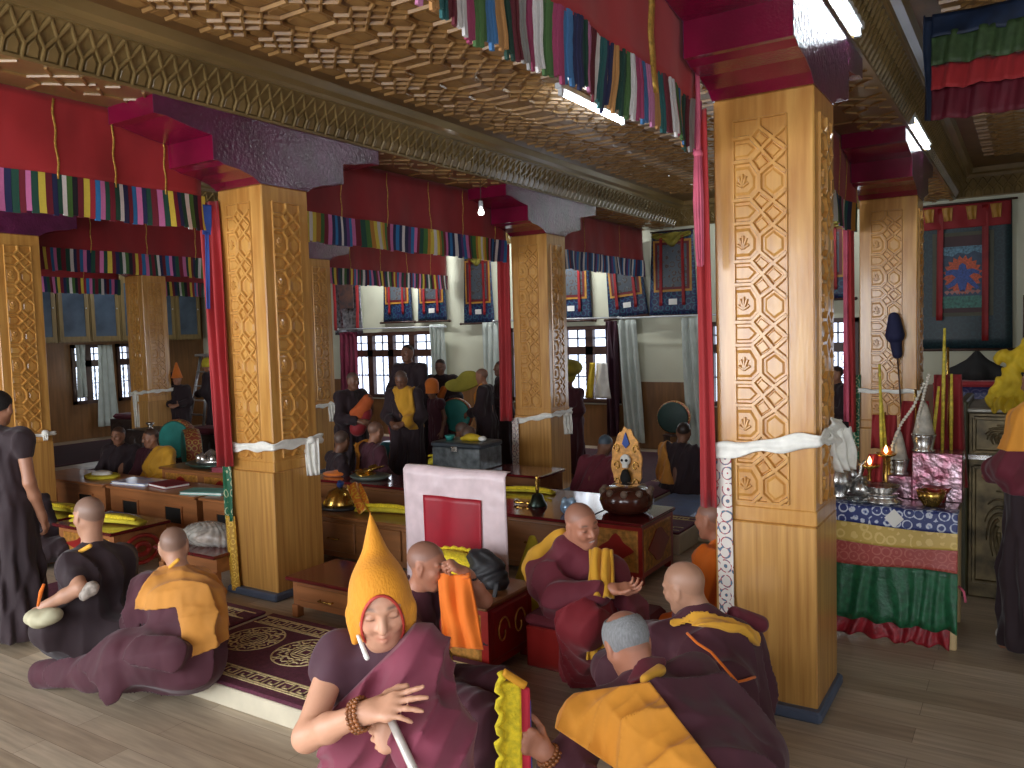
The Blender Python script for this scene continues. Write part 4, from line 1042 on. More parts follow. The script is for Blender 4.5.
def medallion(mb, cx, cy, r, z):
    for k in range(16):
        a = 2*PI*k/16
        for rr, q in ((r*.86, r*.13), (r*.62, r*.10)):
            c = (cx+rr*math.cos(a), cy+rr*math.sin(a)); a0 = a+(k % 2)*2
            mb.tube([(c[0]+q*math.cos(a0+t*.9), c[1]+q*math.sin(a0+t*.9), z+.002) for t in range(6)], r*.035, 5, flat=.4)
    for rr in (r, r*.42):
        mb.tube([(cx+rr*math.cos(2*PI*k/32), cy+rr*math.sin(2*PI*k/32), z+.002) for k in range(33)], r*.03, 5, flat=.4)
    for q in (.28, .16): 
        s = r*q; mb.tube([(cx-s, cy-s, z+.002), (cx+s, cy-s, z+.002), (cx+s, cy+s, z+.002), (cx-s, cy+s, z+.002), (cx-s, cy-s, z+.002)], r*.03, 5, flat=.4)
def floor_mat_obj(label, x0, x1, y0, y1, h, meds=(), rz=0., cm=None, borders=True, loc=None, grp='carpeted seat mats'):
    t = thing('seat_mat', label, 'seat mat', loc or ((x0+x1)/2, (y0+y1)/2, 0), rz, grp)
    a, b = (x1-x0)/2, (y1-y0)/2; ox, oy = (x0+x1)/2, (y0+y1)/2
    mb = MB(); mb.box(-a, a, -b, b, 0, h-.022, .006); mb.build('white_platform', offwhite, t)
    mb = MB(); mb.box(-a+.004, a-.004, -b+.004, b-.004, h-.022, h, .008); cp = mb.build('carpet', cm or carpetm, t)
    mb = MB()
    if borders:
        meander(mb, -a+.03, a-.03, -b+.07, .12, h); meander(mb, -a+.03, a-.03, b-.19, .12, h)
    for (mx, my, r) in meds: medallion(mb, mx-ox, my-oy, r, h)
    if mb.v: o = mb.build('carpet_figure', carpetg, t); o['kind'] = 'stuff' if False else ''; del o['kind']
    return t
floor_mat_obj('long maroon carpeted mat with two cream medallions in front of the orange chest', -4.36, -2.5, 2.78, 3.70, .135, ((-4.08, 3.3, .19), (-3.62, 3.3, .2), (-3.0, 3.3, .2)))
floor_mat_obj('maroon carpeted mat under the dark robed monk at lower left', -6.5, -4.42, 2.76, 3.70, .135, ((-5.6, 3.3, .2), (-5.0, 3.3, .2)))
floor_mat_obj('carpeted mat with a cream key border right of the ornate red table', -3.30, -2.60, 6.72, 7.38, .2, ())
bluecush = mat('blue satin cushion', S(52, 92, 150), .3, var=.15, vs=8, sheen=.2)
for lb, x0, x1, y0, y1, h in (('long blue floor cushion behind the ornate red table, left one', -3.45, -2.82, 7.45, 8.9, .13), ('long blue floor cushion nearest the red hanging drape of the near pillar', -2.78, -2.25, 7.2, 9.2, .12)):
    t = thing('floor_cushion', lb, 'cushion', ((x0+x1)/2, (y0+y1)/2, 0), 0, 'blue floor cushions')
    a, b = (x1-x0)/2, (y1-y0)/2
    mb = MB(); mb.box(-a, a, -b, b, 0, h*.5, .02); mb.build('white_base', offwhite, t)
    mb = MB(); mb.box(-a, a, -b, b, h*.5, h, .03); mb.build('blue_top', bluecush, t)
floor_mat_obj('dark patterned mat under the seated monk with the orange sash far right', -3.9, -3.46, 8.0, 9.3, .16, ())

# ------------------------------------------------------------------ low tables
orangew = mat('orange brown table wood', S(160, 102, 60), .4, var=.1, vs=3., stretch=(.6, 6, 6), coat=.25)
darktop = mat('dark red table top', S(96, 26, 30), .12, var=.12, vs=3., coat=.7)
brownw = mat('brown table wood', S(128, 82, 46), .35, var=.1, vs=3., stretch=(.6, 6, 6), coat=.3)
redlac = mat('red lacquer', S(146, 34, 30), .28, var=.1, vs=4., coat=.5)
black_and_shade = mat('black and hole shade', S(18, 16, 14), .8)  # black felt and figures; also the painted shade of table openings
brassy = mat('brass', S(200, 160, 80), .22, metal=.9, var=.15, vs=10)
silverm = mat('old silver', S(190, 186, 180), .26, metal=.85, var=.3, vs=12)
goldpaint = mat('gold painted scrollwork', S(186, 130, 60), .4, metal=.3, var=.2, vs=30)
def low_table(label, loc, w, d, h, body, top, drawers=0, holes=0, rz=0., motif=False, grp='low tables', gap=.08, over=.03, cat='table', name='low_table'):
    t = thing(name, label, cat, loc, rz, grp)
    a, b = w/2, d/2
    mb = MB(); mb.mat(body)
    mb.box(-a, a, -b+.02, b, gap, h-.03); mb.build('body', body, t)
    mb = MB(); mb.box(-a-over, a+over, -b-over, b+over, h-.03, h, .008); mb.build('top', top, t)
    for sx in (-1, 1):
        for sy in (-1, 1):
            mb = MB(); mb.box(sx*(a-.03)-.03, sx*(a-.03)+.03, sy*(b-.03)-.03, sy*(b-.03)+.03, 0, gap+.01, .004); mb.build('leg', body, t)
    for i in range(drawers):
        p = -a+.05+(w-.1)*i/drawers; q = -a+.05+(w-.1)*(i+1)/drawers-.03
        mb = MB(); mb.box(p, q, -b, -b+.02, gap+.05, h-.06, .006); dr = mb.build('drawer', body, t)
        mb = MB(); c = (p+q)/2; mb.tube([(c-.06, -b, h*.55), (c-.06, -b-.025, h*.55), (c+.06, -b-.025, h*.55), (c+.06, -b, h*.55)], .007, 6); mb.build('handle', brassy, dr)
    for i in range(holes):
        c = -a+w*(i+.5)/holes*1.0
        mb = MB(); mb.mat(black_and_shade); mb.box(c-.13, c+.13, -b+.012, -b+.026, h*.32, h*.68); o = mb.build('shade_plate', black_and_shade, t)  # dark plate on the solid front, standing for shade inside an opening
        mb = MB()
        for (x0, x1, z0, z1) in ((c-.15, c+.15, h*.68, h*.68+.02), (c-.15, c+.15, h*.32-.02, h*.32), (c-.15, c-.13, h*.32, h*.68), (c+.13, c+.15, h*.32, h*.68)): mb.box(x0, x1, -b+.004, -b+.026, z0, z1)
        mb.build('opening_frame', body, t)
    if motif:
        mb = MB(); n = max(1, int(w/.5))
        for i in range(n):
            c = -a+w*(i+.5)/n; s = w/n*.42
            mb.plate([(c-s, .02-b, gap+.04), (c+s, .02-b, gap+.04), (c+s, .02-b, h-.07), (c-s, .02-b, h-.07)], (0, -1, 0), .008, .94)
        mb.build('painted_panel', goldpaint, t)
        mb = MB()
        for i in range(n):
            c = -a+w*(i+.5)/n; s = w/n*.36; zc = (gap+h)/2-.01; r = (h-gap)*.3
            mb.prism([(c+s*math.cos(q)*(1-.45*abs(math.sin(2*q))), -b+.013, zc+r*math.sin(q)*(1-.3*abs(math.sin(2*q)))) for q in np.linspace(0, 2*PI, 24, endpoint=False)], (0, -.006, 0))
        mb.build('red_motif', redlac, t)
    return t
t = low_table('orange low chest with dark red lid, beside the base of the carved pillar', (-4.11, 4.2, 0), .74, .46, .3, orangew, darktop, drawers=1, cat='chest', name='low_chest', grp=None)
# row nearest the mats
t = low_table('low table with round carved end panel, in front of the dark robed seated monk', (-7.0, 4.15, 0), .86, .52, .4, orangew, darktop, motif=True)
mb = MB(); mb.tube([(.45, .16*math.cos(q), .2+.12*math.sin(q)) for q in np.linspace(0, 2*PI, 25)], .02, 6); mb.tube([(.45, .07*math.cos(q), .2+.05*math.sin(q)) for q in np.linspace(0, 2*PI, 17)], .025, 6); mb.build('carved_ring', redlac, t)
low_table('low table at far left holding a yellow cloth, beside the standing person', (-8.05, 4.15, 0), .95, .52, .4, orangew, darktop, motif=True)
low_table('small orange table left of the brocade strip with a plastic bag on it', (-5.72, 4.22, 0), .72, .45, .33, orangew, darktop, gap=.18)
# second row with square openings
lab2 = ['low table with square openings, leftmost of its row', 'low table with square openings and the shiny printed book', 'low table with square openings and the turquoise pad', 'long brown drawer table between two pillars, bells and cloths on top']
for i, (x0, x1) in enumerate(((-10.2, -8.62), (-8.58, -7.02), (-6.98, -5.5), (-5.46, -3.75))):
    low_table(lab2[i], ((x0+x1)/2, 5.32, 0), x1-x0-.06, .52, .45, orangew if i < 3 else brownw, orangew if i < 3 else brownw, holes=2 if i < 3 else 0, drawers=0 if i < 3 else 3, over=.02)
# third row
low_table('orange table painted with red scroll motifs, silver bowl standing on it', (-8.17, 6.2, 0), 1.46, .52, .5, orangew, brownw, motif=True, over=.02)
low_table('dark glossy red table left of the white and red cloth', (-5.75, 6.38, 0), 1.7, .5, .5, brownw, darktop, drawers=2)
low_table('dark red table carrying the metal box', (-5.12, 7.47, 0), 1.6, .5, .5, brownw, darktop)
low_table('broad dark red table with a bell on it, behind the smiling monk', (-3.78, 6.13, 0), 1.5, 1.02, .5, brownw, darktop, drawers=2, gap=.05)
t = low_table('ornate red and gold painted table with a brown drum on top', (-2.75, 6.07, 0), .44, .66, .5, redlac, darktop, gap=.06, over=.02, motif=True)
mb = MB(); mb.plate([(.22, -.28, .1), (.22, .28, .1), (.22, .28, .44), (.22, -.28, .44)], (1, 0, 0), .008, .94); mb.build('painted_side', goldpaint, t)
mb = MB(); mb.prism([(.229, .22*math.cos(q)*(1-.4*abs(math.sin(2*q))), .27+.13*math.sin(q)) for q in np.linspace(0, 2*PI, 24, endpoint=False)], (.006, 0, 0)); mb.build('red_motif', redlac, t)
t = low_table('red painted low table at the elbow of the monk with the orange sash', (-2.92, 3.98, 0), .62, .5, .45, redlac, brownw, gap=.06, over=.02, motif=True)
mb = MB(); mb.plate([(.31, -.2, .1), (.31, .2, .1), (.31, .2, .4), (.31, -.2, .4)], (1, 0, 0), .008, .92); mb.build('painted_side', redlac, t)
mb = MB()
for q in (-.09, .09): mb.tube([(.322, q+.07*math.cos(s)*(1-s/9), .25+.1*math.sin(s)*(1-s/9)) for s in np.linspace(0, 6.5, 22)], .006, 5)
mb.build('gold_scroll', goldpaint, t)

t = thing('red_bench', 'plain dark red bench under the smiling monk', 'bench', (-2.2, 4.3, 0))
mb = MB(); mb.box(-.34, .34, -.26, .26, 0, .25, .01); mb.build('base', redlac, t)
mb = MB(); mb.box(-.35, .35, -.27, .27, .25, .32, .025); mb.build('seat_pad', mat('maroon seat pad', S(96, 24, 36), .8), t)

# tall back panel with white bordered red cloth
t = thing('draped_backrest', 'white satin cloth with a red centre square draped over an upright panel', 'draped panel', (-3.31, 4.42, 0))
mb = MB(); mb.box(-.40, .40, -.02, .02, .12, 1.07, .006); mb.build('panel', brownw, t)
for s in (-1, 1): mb = MB(); mb.box(s*.34-.03, s*.34+.03, -.12, .12, 0, .12, .01); mb.build('foot', brownw, t)
satin = mat('white satin', S(212, 190, 192), .38, var=.06, vs=9, sheen=.3, bump=.7, bs=8, dist=.03, bdet=.8)
def cl(u, v):
    x = (u-.5)*.86; s = v*1.12
    if s < .05: return (x, .05-s-.02, 1.085+.003*math.sin(u*9))
    return (x, -.035-.008*math.sin(x*22+s*3)*min(1, s*2), 1.085-(s-.05)+.004*math.sin(u*9))
mb = MB(); mb.sheet(cl, 40, 30, .006); mb.build('white_cloth', satin, t)
mb = MB(); mb.sheet(lambda u, v: ((u-.5)*.48+.0, -.051-.008*math.sin((u-.5)*.48*22+(v*.62+.2)*3), .895-.62*v), 24, 16, .004); mb.build('red_square', mat('crimson satin', S(152, 14, 34), .45, var=.08, vs=5), t)

# ------------------------------------------------------------------ altar table at right
palewood = mat('pale pine', S(206, 178, 128), .5, var=.08, vs=4, stretch=(6, 6, .6))
t = thing('altar_table', 'altar table dressed with blue, yellow, red and green brocade skirts', 'altar table', (-.95, 5.75, 0))
mb = MB(); mb.box(-.62, .58, -.28, .33, .80, .84, .005); mb.build('top', mat('dark altar top', S(70, 40, 34), .3, coat=.3), t)
for sx, sy in ((-.56, -.24), (.555, -.25), (-.56, .29), (.54, .29)):
    mb = MB(); mb.box(sx-.035, sx+.03, sy-.03, sy+.03, 0, .80, .006); mb.build('leg', palewood, t)
def skirt(nm, za, zb, m, off, f, amp, x0=-.63, x1=.59):
    mb = MB(); mb.sheet(lambda u, v: (x0+(x1-x0)*u, -.285-off-amp*(.3+.7*v)*(1+.6*math.sin(u*f*.8+4*math.sin(u*7)+1.5*math.sin(v*3+u*20))+.5*math.sin(u*f*.37+3*math.sin(u*11+v)))-.01*v, za+(zb-za)*v+(.012*math.sin(u*f*.5)*v)), 120, 8, .005); return mb.build(nm, m, t)
skirt('green_skirt', .50, .12, greensilk, .0, 95, .018); skirt('red_hem', .15, .02, redsilk, -.006, 95, .026, -.63, .55)
skirt('red_band', .63, .48, redbroc, .012, 18, .004); skirt('yellow_band', .745, .62, yellowbroc, .02, 14, .003); skirt('blue_band', .848, .74, bluebroc, .026, 11, .002)
mb = MB(); mb.sheet(lambda u, v: (-.63+1.22*u, -.3+.13*v, .846+.003*math.sin(u*30)), 30, 4, .005); mb.build('blue_runner', bluebroc, t)
mb = MB(); mb.prism([(.19, -.322, .79), (.245, -.322, .85), (.30, -.322, .79), (.245, -.322, .73)], (0, -.003, 0)); mb.build('white_diamond_patch', white, t)
mb = MB(); mb.tube([(.59, -.2, .38), (.62, -.24, .36), (.63, -.25, .3)], .008, 6); mb.build('pink_tie', pinkcloth, t)

# ------------------------------------------------------------------ ornate cabinet to the right of the altar
relief = mat('gilded relief', S(104, 90, 62), .38, metal=.5, var=.35, vs=9)
t = thing('gilded_cabinet', 'gilded relief throne cabinet standing right of the altar table', 'cabinet', (-.02, 6.9, 0))
mb = MB(); mb.mat(mat('dark olive wood', S(70, 68, 42), .4, var=.1)); mb.box(-.42, -.36, -.3, .5, 0, 1.42, .01); mb.build('side_panel', None, t)
mb = MB(); mb.box(-.36, .7, -.26, .5, 0, 1.34, .01); mb.build('body', relief, t)
mb = MB()
for z0, z1 in ((.12, .95), (1.06, 1.3)):
    for x0, x1 in ((-.32, .14), (.18, .64)):
        for p, q in (((x0, z0), (x1, z0)), ((x0, z1), (x1, z1)), ((x0, z0), (x0, z1)), ((x1, z0), (x1, z1))): mb.bar((p[0], -.26, p[1]), (q[0], -.26, q[1]), (0, -1, 0), .03, .02)
mb.build('frame_moulding', relief, t)
for z0, z1 in ((.12, .95), (1.06, 1.3)):
    for x0, x1 in ((-.32, .14), (.18, .64)):
        mb = MB(); cx, cz = (x0+x1)/2, (z0+z1)/2; hz = (z1-z0)*.36; hx = .17
        for k in range(14):
            a = 2*PI*k/14; mb.tube([(cx+hx*(.5+.5*s/8)*math.cos(a+s*.16)*.95, -.265, cz+hz*(.35+.65*s/8)*math.sin(a+s*.16)) for s in range(9)], [.016-.0014*s for s in range(9)], 6)
        mb.sphere((cx, -.265, cz), .045, sc=(1, .5, 1)); mb.build('relief_panel', relief, t)
mb = MB(); mb.box(-.37, .72, -.29, .5, 1.34, 1.37, .008); mb.build('top_board', mat('dim silver edge', S(150, 146, 134), .4, metal=.4), t)
mb = MB(); mb.box(-.36, .7, -.28, -.25, 1.0, 1.04, .004); mb.build('silver_band', silverm, t)

# ------------------------------------------------------------------ step ladder at far left
alu = mat('aluminium', S(200, 204, 208), .3, metal=.8)
t = thing('step_ladder', 'aluminium step ladder behind the rows at far left', 'ladder', (-13.85, 10.4, 0))
for s in (-1, 1):
    for e, nm in ((-1, 'front_rail'), (1, 'rear_rail')):
        mb = MB(); mb.tube([(s*.24, e*.4, 0), (s*.13, e*.05, 1.72)], .026, 8); mb.build(nm, alu, t)
for k in range(1, 6):
    z = k*.28; f = z/1.72; mb = MB(); mb.box(-.24+.11*f, .24-.11*f, -.4+.35*f-.04, -.4+.35*f+.04, z-.012, z+.012); mb.build('step', alu, t)
mb = MB(); mb.box(-.24, .24, -.12, .12, 1.70, 1.75, .01); mb.build('top_platform', alu, t)

rugm = mat('dark maroon rug', S(58, 24, 32), .95, var=.2, vs=30, bump=.3, bs=150)  # rugs added to darken the over-bright floor at the back
for lb, x0, x1, y0, y1 in (('added maroon rug darkening the floor below the left windows', -16.3, -13.5, 6.6, 12.0), ('added maroon rug darkening the floor between the left pillars behind the seated monks', -12.7, -9.5, 6.9, 8.3), ('added maroon rug darkening the floor along the back wall at left', -12.7, -9.5, 9.0, 12.2), ('added rug darkening the floor in front of the wood panel and long pale curtains', -5.6, -2.2, 9.35, 12.2), ('added rug darkening the floor beneath the standing group by the back window', -8.7, -5.5, 8.95, 12.2)):
    t = thing('darkening_rug', lb, 'rug', ((x0+x1)/2, (y0+y1)/2, 0), 0, 'added rugs darkening the back floor of the hall'); a, b = (x1-x0)/2, (y1-y0)/2
    mb = MB(); mb.box(-a, a, -b, b, 0, .012, .005); mb.build('pile', rugm, t)
    mb = MB()
    for (p, q_) in (((-a+.1, -b+.1), (a-.1, -b+.1)), ((a-.1, -b+.1), (a-.1, b-.1)), ((a-.1, b-.1), (-a+.1, b-.1)), ((-a+.1, b-.1), (-a+.1, -b+.1))): mb.bar((p[0], p[1], .012), (q_[0], q_[1], .012), (0, 0, 1), .05, .003)
    mb.build('border_band', carpetm, t)
# ------------------------------------------------------------------ props on tables
yhat = mat('yellow felt hat', S(196, 180, 48), .85, var=.1, vs=14, bump=.3, bs=120)
yhat2 = mat('bright yellow fleece', S(226, 200, 40), .9, var=.12, vs=50, bump=.6, bs=90)
teal = mat('turquoise drum skin', S(46, 140, 130), .55, var=.08)
drumrim = brocade('painted drum rim', S(150, 70, 50), S(190, 160, 90), 12.)
orangecl = mat('orange cloth', S(212, 112, 30), .75, var=.08, vs=6, sheen=.2)
maroonbk = mat('maroon book cloth', S(120, 26, 40), .6)
def folded_hat(label, loc, L, rz, m=yhat, w=.16, h=.045, grp='folded yellow hats'):
    """felt hat folded flat: a long crescent with a thick fringed crest"""
    t = thing('folded_hat', label, 'hat', loc, rz, grp)
    def fn(s, zs):
        pass
    mb = MB(); rr = []
    for i in range(13):
        u = i/12; x = (u-.5)*L; y = .06*math.sin(PI*u)-.03; ww = w*.5*(.45+.55*math.sin(PI*min(.96, .1+.9*u))); hh = h*(.6+.4*math.sin(PI*u))
        rr.append([(x, y+ww*math.cos(q), max(0, hh*.5*(1+math.sin(q)))) for q in np.linspace(0, 2*PI, 12, endpoint=False)])
    mb.rings(rr); mb.build('felt_body', m, t)
    mb = MB(); mb.tube([((u-.5)*L*.98, .06*math.sin(PI*u)-.03-w*.3, h*.95) for u in np.linspace(0, 1, 14)], [.012+.008*math.sin(PI*u)+.003*math.sin(u*40) for u in np.linspace(0, 1, 14)], 8); mb.build('fringed_crest', yhat2 if m is yhat else m, t)
    return t
folded_hat('yellow folded hat on the carved low table behind the dark robed monk', (-6.95, 4.12, .40), .75, .25, w=.24, h=.07)
folded_hat('yellow folded hat at far left beyond the standing person', (-7.95, 4.2, .40), .7, .1, w=.22, h=.06)
folded_hat('yellow folded hat on the tables just left of the brocade strip', (-5.95, 5.3, .45), .5, .55, w=.16, h=.06)
folded_hat('yellow green folded hat on the brown drawer table', (-4.75, 5.35, .45), .6, .2, w=.17, h=.07)
folded_hat('yellow hat lying on the dark red table left of the metal box', (-5.72, 7.4, .50), .3, .5, w=.26, h=.13)
folded_hat('flat yellow hat beside the maroon robed heap near the back pillar', (-3.95, 6.45, .50), .5, .1, w=.2, h=.045)

def disc_hat(label, loc, r, m, m2):
    t = thing('round_hat', label, 'hat', loc); mb = MB(); mb.lathe([(r, 0), (r*1.02, .02), (r*.9, .035), (0, .04)], n=24, sy=.6); mb.build('brim', m, t)
    mb = MB(); mb.lathe([(r*.6, .035), (r*.55, .06), (r*.3, .075), (0, .078)], n=20, sy=.6); mb.build('crown', m2, t)
disc_hat('round yellow and white hat on the leftmost table', (-9.15, 5.35, .45), .26, yhat, white)
def book(label, loc, w, d, h, m, rz, mp=None, grp='books and pads on the low tables', tilt=0):
    t = thing('prayer_book', label, 'book', loc, rz, grp); t.rotation_euler = (tilt, 0, rz)
    mb = MB(); mb.box(-w/2, w/2, -d/2, d/2, h-.008, h, .003); mb.build('cover', m, t)
    mb = MB(); mb.box(-w/2+.01, w/2-.01, -d/2+.01, d/2-.01, .006, h-.008); mb.build('pages', mp or white, t)
    mb = MB(); mb.box(-w/2, w/2, -d/2, d/2, 0, .006); mb.build('back_cover', m, t)
glossy = mat('shiny printed cover', S(150, 170, 220), .15, var=.35, vs=7, col2=S(190, 190, 200), coat=.6)
book('shiny blue and white book on the table with square openings', (-8.35, 5.3, .45), .55, .3, .03, glossy, .1)
book('red book beside the shiny blue and white one', (-7.85, 5.33, .45), .4, .28, .035, maroonbk, -.15)
book('thin turquoise pad on the table with square openings', (-7.1, 5.25, .45), .5, .24, .03, mat('turquoise pad', S(110, 168, 158), .6), .3)
book('flat pink red cloth-bound book with a white ring on it', (-6.45, 5.3, .45), .5, .3, .025, maroonbk, .1)
t = thing('white_ring', 'white loop of cord lying on the pink red book', 'cord', (-6.35, 5.3, .478)); mb = MB(); mb.tube([(.14*math.cos(q), .06*math.sin(q), .012) for q in np.linspace(0, 2*PI, 25)], .012, 6); o = mb.build('loop', white, t)
book('pink folded cloth packet on the orange painted table', (-7.75, 6.15, .5), .5, .3, .05, mat('dusty pink cloth', S(170, 72, 84), .75), .4, mat('dusty pink side', S(150, 60, 74), .75))
book('small orange cloth packet at the end of the orange painted table', (-7.48, 6.05, .5), .3, .16, .06, orangecl, .1, orangecl)
t = thing('offering_plate', 'silver lotus bowl on a wide dark plate on the orange painted table', 'plate', (-8.3, 6.22, .5))
mb = MB(); mb.lathe([(.28, 0), (.36, .03), (.37, .045), (.3, .04), (0, .035)], n=28, sy=.7); mb.build('plate', mat('green bronze', S(60, 84, 74), .35, metal=.6), t)
mb = MB(); mb.lathe([(.2, .04), (.22, .08), (.12, .12), (.07, .17), (.02, .2), (0, .21)], n=24, sy=.7); mb.build('bowl', silverm, t)
for k in range(8):
    a = 2*PI*k/8; mb = MB(); mb.sphere((.17*math.cos(a), .12*math.sin(a), .1), .045, 10, 6, (1, .8, 1.2)); mb.build('petal', silverm, t)

def hand_drum(label, loc, r, th, rz, tilt=0., legs=True, skin=teal):
    t = thing('temple_drum', label, 'drum', loc, rz, 'round temple drums'); 
    mb = MB(); M = Matrix.Translation((0, 0, r+.02))@Matrix.Rotation(PI/2+tilt, 4, 'X'); mb.M = M
    mb.lathe([(r, -th/2), (r*1.05, -th/4), (r*1.05, th/4), (r, th/2)], n=32); mb.build('rim', drumrim, t)
    for s in (-1, 1):
        mb = MB(); mb.M = M; mb.lathe([(r*.985, s*th*.5), (r*.9, s*th*.54), (0, s*th*.56)], n=32); mb.build('skin', skin, t)
    if legs: mb = MB(); mb.tube([(0, 0, .03), (0, 0, -.0)], .03, 8); mb.build('foot_peg', darkwood, t)
    return t
hand_drum('turquoise drum with painted rim standing right of the monk in the yellow shawl', (-9.55, 6.85, .24), .28, .2, -.5)
hand_drum('turquoise drum directly behind the monk in the yellow shawl', (-10.55, 7.35, .28), .28, .16, .3)
hand_drum('green drum held at the hip of a standing monk by the back window', (-6.95, 9.35, .58), .24, .1, .25, legs=False)
hand_drum('dark green drum in front of the wood panel at the back', (-4.74, 12.1, .33), .25, .14, .15, skin=mat('dark green drum skin', S(30, 62, 54), .5))
for lb, x, y, h in (('low wooden stand under the turquoise drum beside the yellow shawl', -9.55, 6.85, .24), ('low wooden stand under the drum behind the yellow shawl', -10.55, 7.35, .28), ('wooden stand under the dark green drum at the back', -4.74, 12.1, .33), ('wooden stand under the green drum by the back window', -6.95, 9.35, .58)):
    t = thing('drum_stand', lb, 'drum stand', (x, y, 0)); mb = MB(); mb.box(-.15, .15, -.1, .1, h-.03, h, .004); mb.build('top', darkwood, t)
    for s in (-1, 1): mb = MB(); mb.box(s*.12-.02, s*.12+.02, -.09, .09, 0, h-.03); mb.build('leg', darkwood, t)

# metal box with odds and ends
tinm = mat('grey painted tin', S(120, 126, 128), .3, metal=.6, var=.25, vs=12)
t = thing('metal_box', 'grey tin trunk on the dark red table', 'trunk', (-5.38, 7.42, .5))
mb = MB(); mb.box(-.33, .33, -.22, .22, 0, .24, .012); mb.build('body', tinm, t)
mb = MB(); mb.box(-.34, .34, -.23, .23, .24, .3, .015); mb.build('lid', mat('dark tin lid', S(70, 76, 82), .35, metal=.5), t)
mb = MB(); mb.box(-.04, .04, -.25, -.22, .2, .26, .004); mb.build('latch', silverm, t)
t = thing('yellow_bundle', 'little yellow and white cloth bundle on the tin trunk lid', 'bundle', (-5.3, 7.4, .80))
implicit('cloth', [ell((0, 0, .04), (.1, .06, .045)), ell((.08, .02, .03), (.06, .05, .03)), ell((-.1, .0, .02), (.05, .04, .025))], .008, yellowcloth, t, .02)
implicit('white_knot', [ell((.15, 0, .03), (.05, .04, .03))], .008, white, t)
t = thing('green_cup', 'small green cup left of the yellow bundle on the trunk', 'cup', (-5.6, 7.4, .80)); mb = MB(); mb.lathe([(.04, 0), (.06, .05), (.055, .05), (.03, .01), (0, .01)], n=16); mb.build('bowl', teal, t)

t = thing('teal_suitcase', 'teal hard suitcase standing behind the bald monk seated near the back', 'suitcase', (-7.1, 8.2, 0))
mb = MB(); mb.box(-.24, .24, -.12, .12, .02, .6, .05); mb.build('shell', mat('teal plastic', S(30, 110, 122), .35, coat=.2), t)
mb = MB(); mb.tube([(-.08, 0, .59), (-.08, 0, .64), (.08, 0, .64), (.08, 0, .59)], .012, 6); mb.build('handle', darkwood, t)
mb = MB(); mb.box(-.245, .245, -.012, .012, .06, .56); mb.build('seam', darkwood, t)

def bell(label, loc, s=1., m=None):
    t = thing('hand_bell', label, 'bell', loc); mb = MB(); mb.lathe([(.07*s, 0), (.072*s, .012*s), (.05*s, .05*s), (.04*s, .085*s), (.012*s, .1*s)], n=20); mb.build('bell_cup', m or mat('dark bronze', S(50, 60, 54), .3, metal=.8), t)
    mb = MB(); mb.lathe([(.01*s, .1*s), (.016*s, .13*s), (.01*s, .15*s), (.02*s, .18*s), (.012*s, .21*s), (.016*s, .225*s), (0, .235*s)], n=12); mb.build('handle', brassy, t)
bell('bronze hand bell with gold handle on the broad dark red table', (-3.58, 5.95, .5), 1.15)
t = thing('brass_dorje', 'small brass sceptre lying beside the hand bell', 'sceptre', (-3.72, 5.93, .512)); mb = MB(); mb.tube([(-.09, 0, .01), (-.06, 0, .012), (-.03, 0, .006), (0, 0, .012), (.03, 0, .006), (.06, 0, .012), (.09, 0, .01)], [.006, .022, .008, .014, .008, .022, .006], 8); mb.build('shaft', brassy, t)
t = thing('brass_bowl', 'brass cup at the left end of the broad dark red table', 'cup', (-4.25, 6.2, .5)); mb = MB(); mb.lathe([(.05, 0), (.03, .03), (.08, .1), (.085, .13), (.078, .13), (.02, .05), (0, .05)], n=18); mb.build('bowl', brassy, t)
t = thing('bell_lamp', 'domed brass bell with blue ribbon on a dark tray, brown drawer table', 'bell', (-5.3, 5.32, .45))
mb = MB(); mb.lathe([(.2, 0), (.22, .02), (.2, .03), (0, .025)], n=24, sy=.8); mb.build('tray', mat('dark tray', S(44, 44, 44), .4), t)
mb = MB(); mb.lathe([(.15, .03), (.155, .05), (.13, .1), (.1, .16), (.03, .19), (0, .2)], n=24); mb.build('dome', brassy, t)
mb = MB(); mb.tube([(.0, 0, .2), (.02, 0, .24)], .03, 8); mb.build('ribbon_knot', bluerib, t)
t = thing('brocade_cloth', 'orange and yellow brocade cloth leaning against the domed brass bell', 'cloth', (-5.02, 5.3, .45))
drape_mesh('cloth', (-.1, .02, .24), (.13, -.1, .03), .14, (.3, 1, 0), brocade('orange yellow brocade', S(214, 120, 40), S(226, 180, 60), 16.), t, 1.5, .02)
t = thing('cymbal_plate', 'stacked brass cymbals on a dark tray on the glossy red table', 'cymbals', (-5.9, 6.38, .5))
mb = MB(); mb.lathe([(.2, 0), (.24, .03), (.22, .04), (0, .035)], n=24, sy=.8); mb.build('tray', mat('green grey tray', S(84, 92, 84), .4), t)
for k in range(2):
    mb = MB(); mb.M = Matrix.Translation((-.05+.1*k, 0, .045+.05*k))@Matrix.Rotation(.35*(1-2*k), 4, 'Y'); mb.lathe([(.13, 0), (.1, .015), (.055, .02), (.04, .05), (0, .055)], n=20); mb.build('cymbal', brassy, t)
t = thing('silver_bowl', 'small silver bowl on the glossy red table beside the white cloth', 'bowl', (-5.05, 6.36, .5)); mb = MB(); mb.lathe([(.06, 0), (.04, .02), (.1, .09), (.11, .12), (.1, .12), (.04, .04), (0, .04)], n=20); mb.build('bowl', silverm, t)
t = thing('orange_cloth', 'small orange cloth at the left end of the glossy red table', 'cloth', (-6.4, 6.35, .5)); implicit('cloth', [ell((0, 0, .02), (.14, .1, .03)), ell((.06, .02, .03), (.08, .06, .04))], .01, orangecl, t)

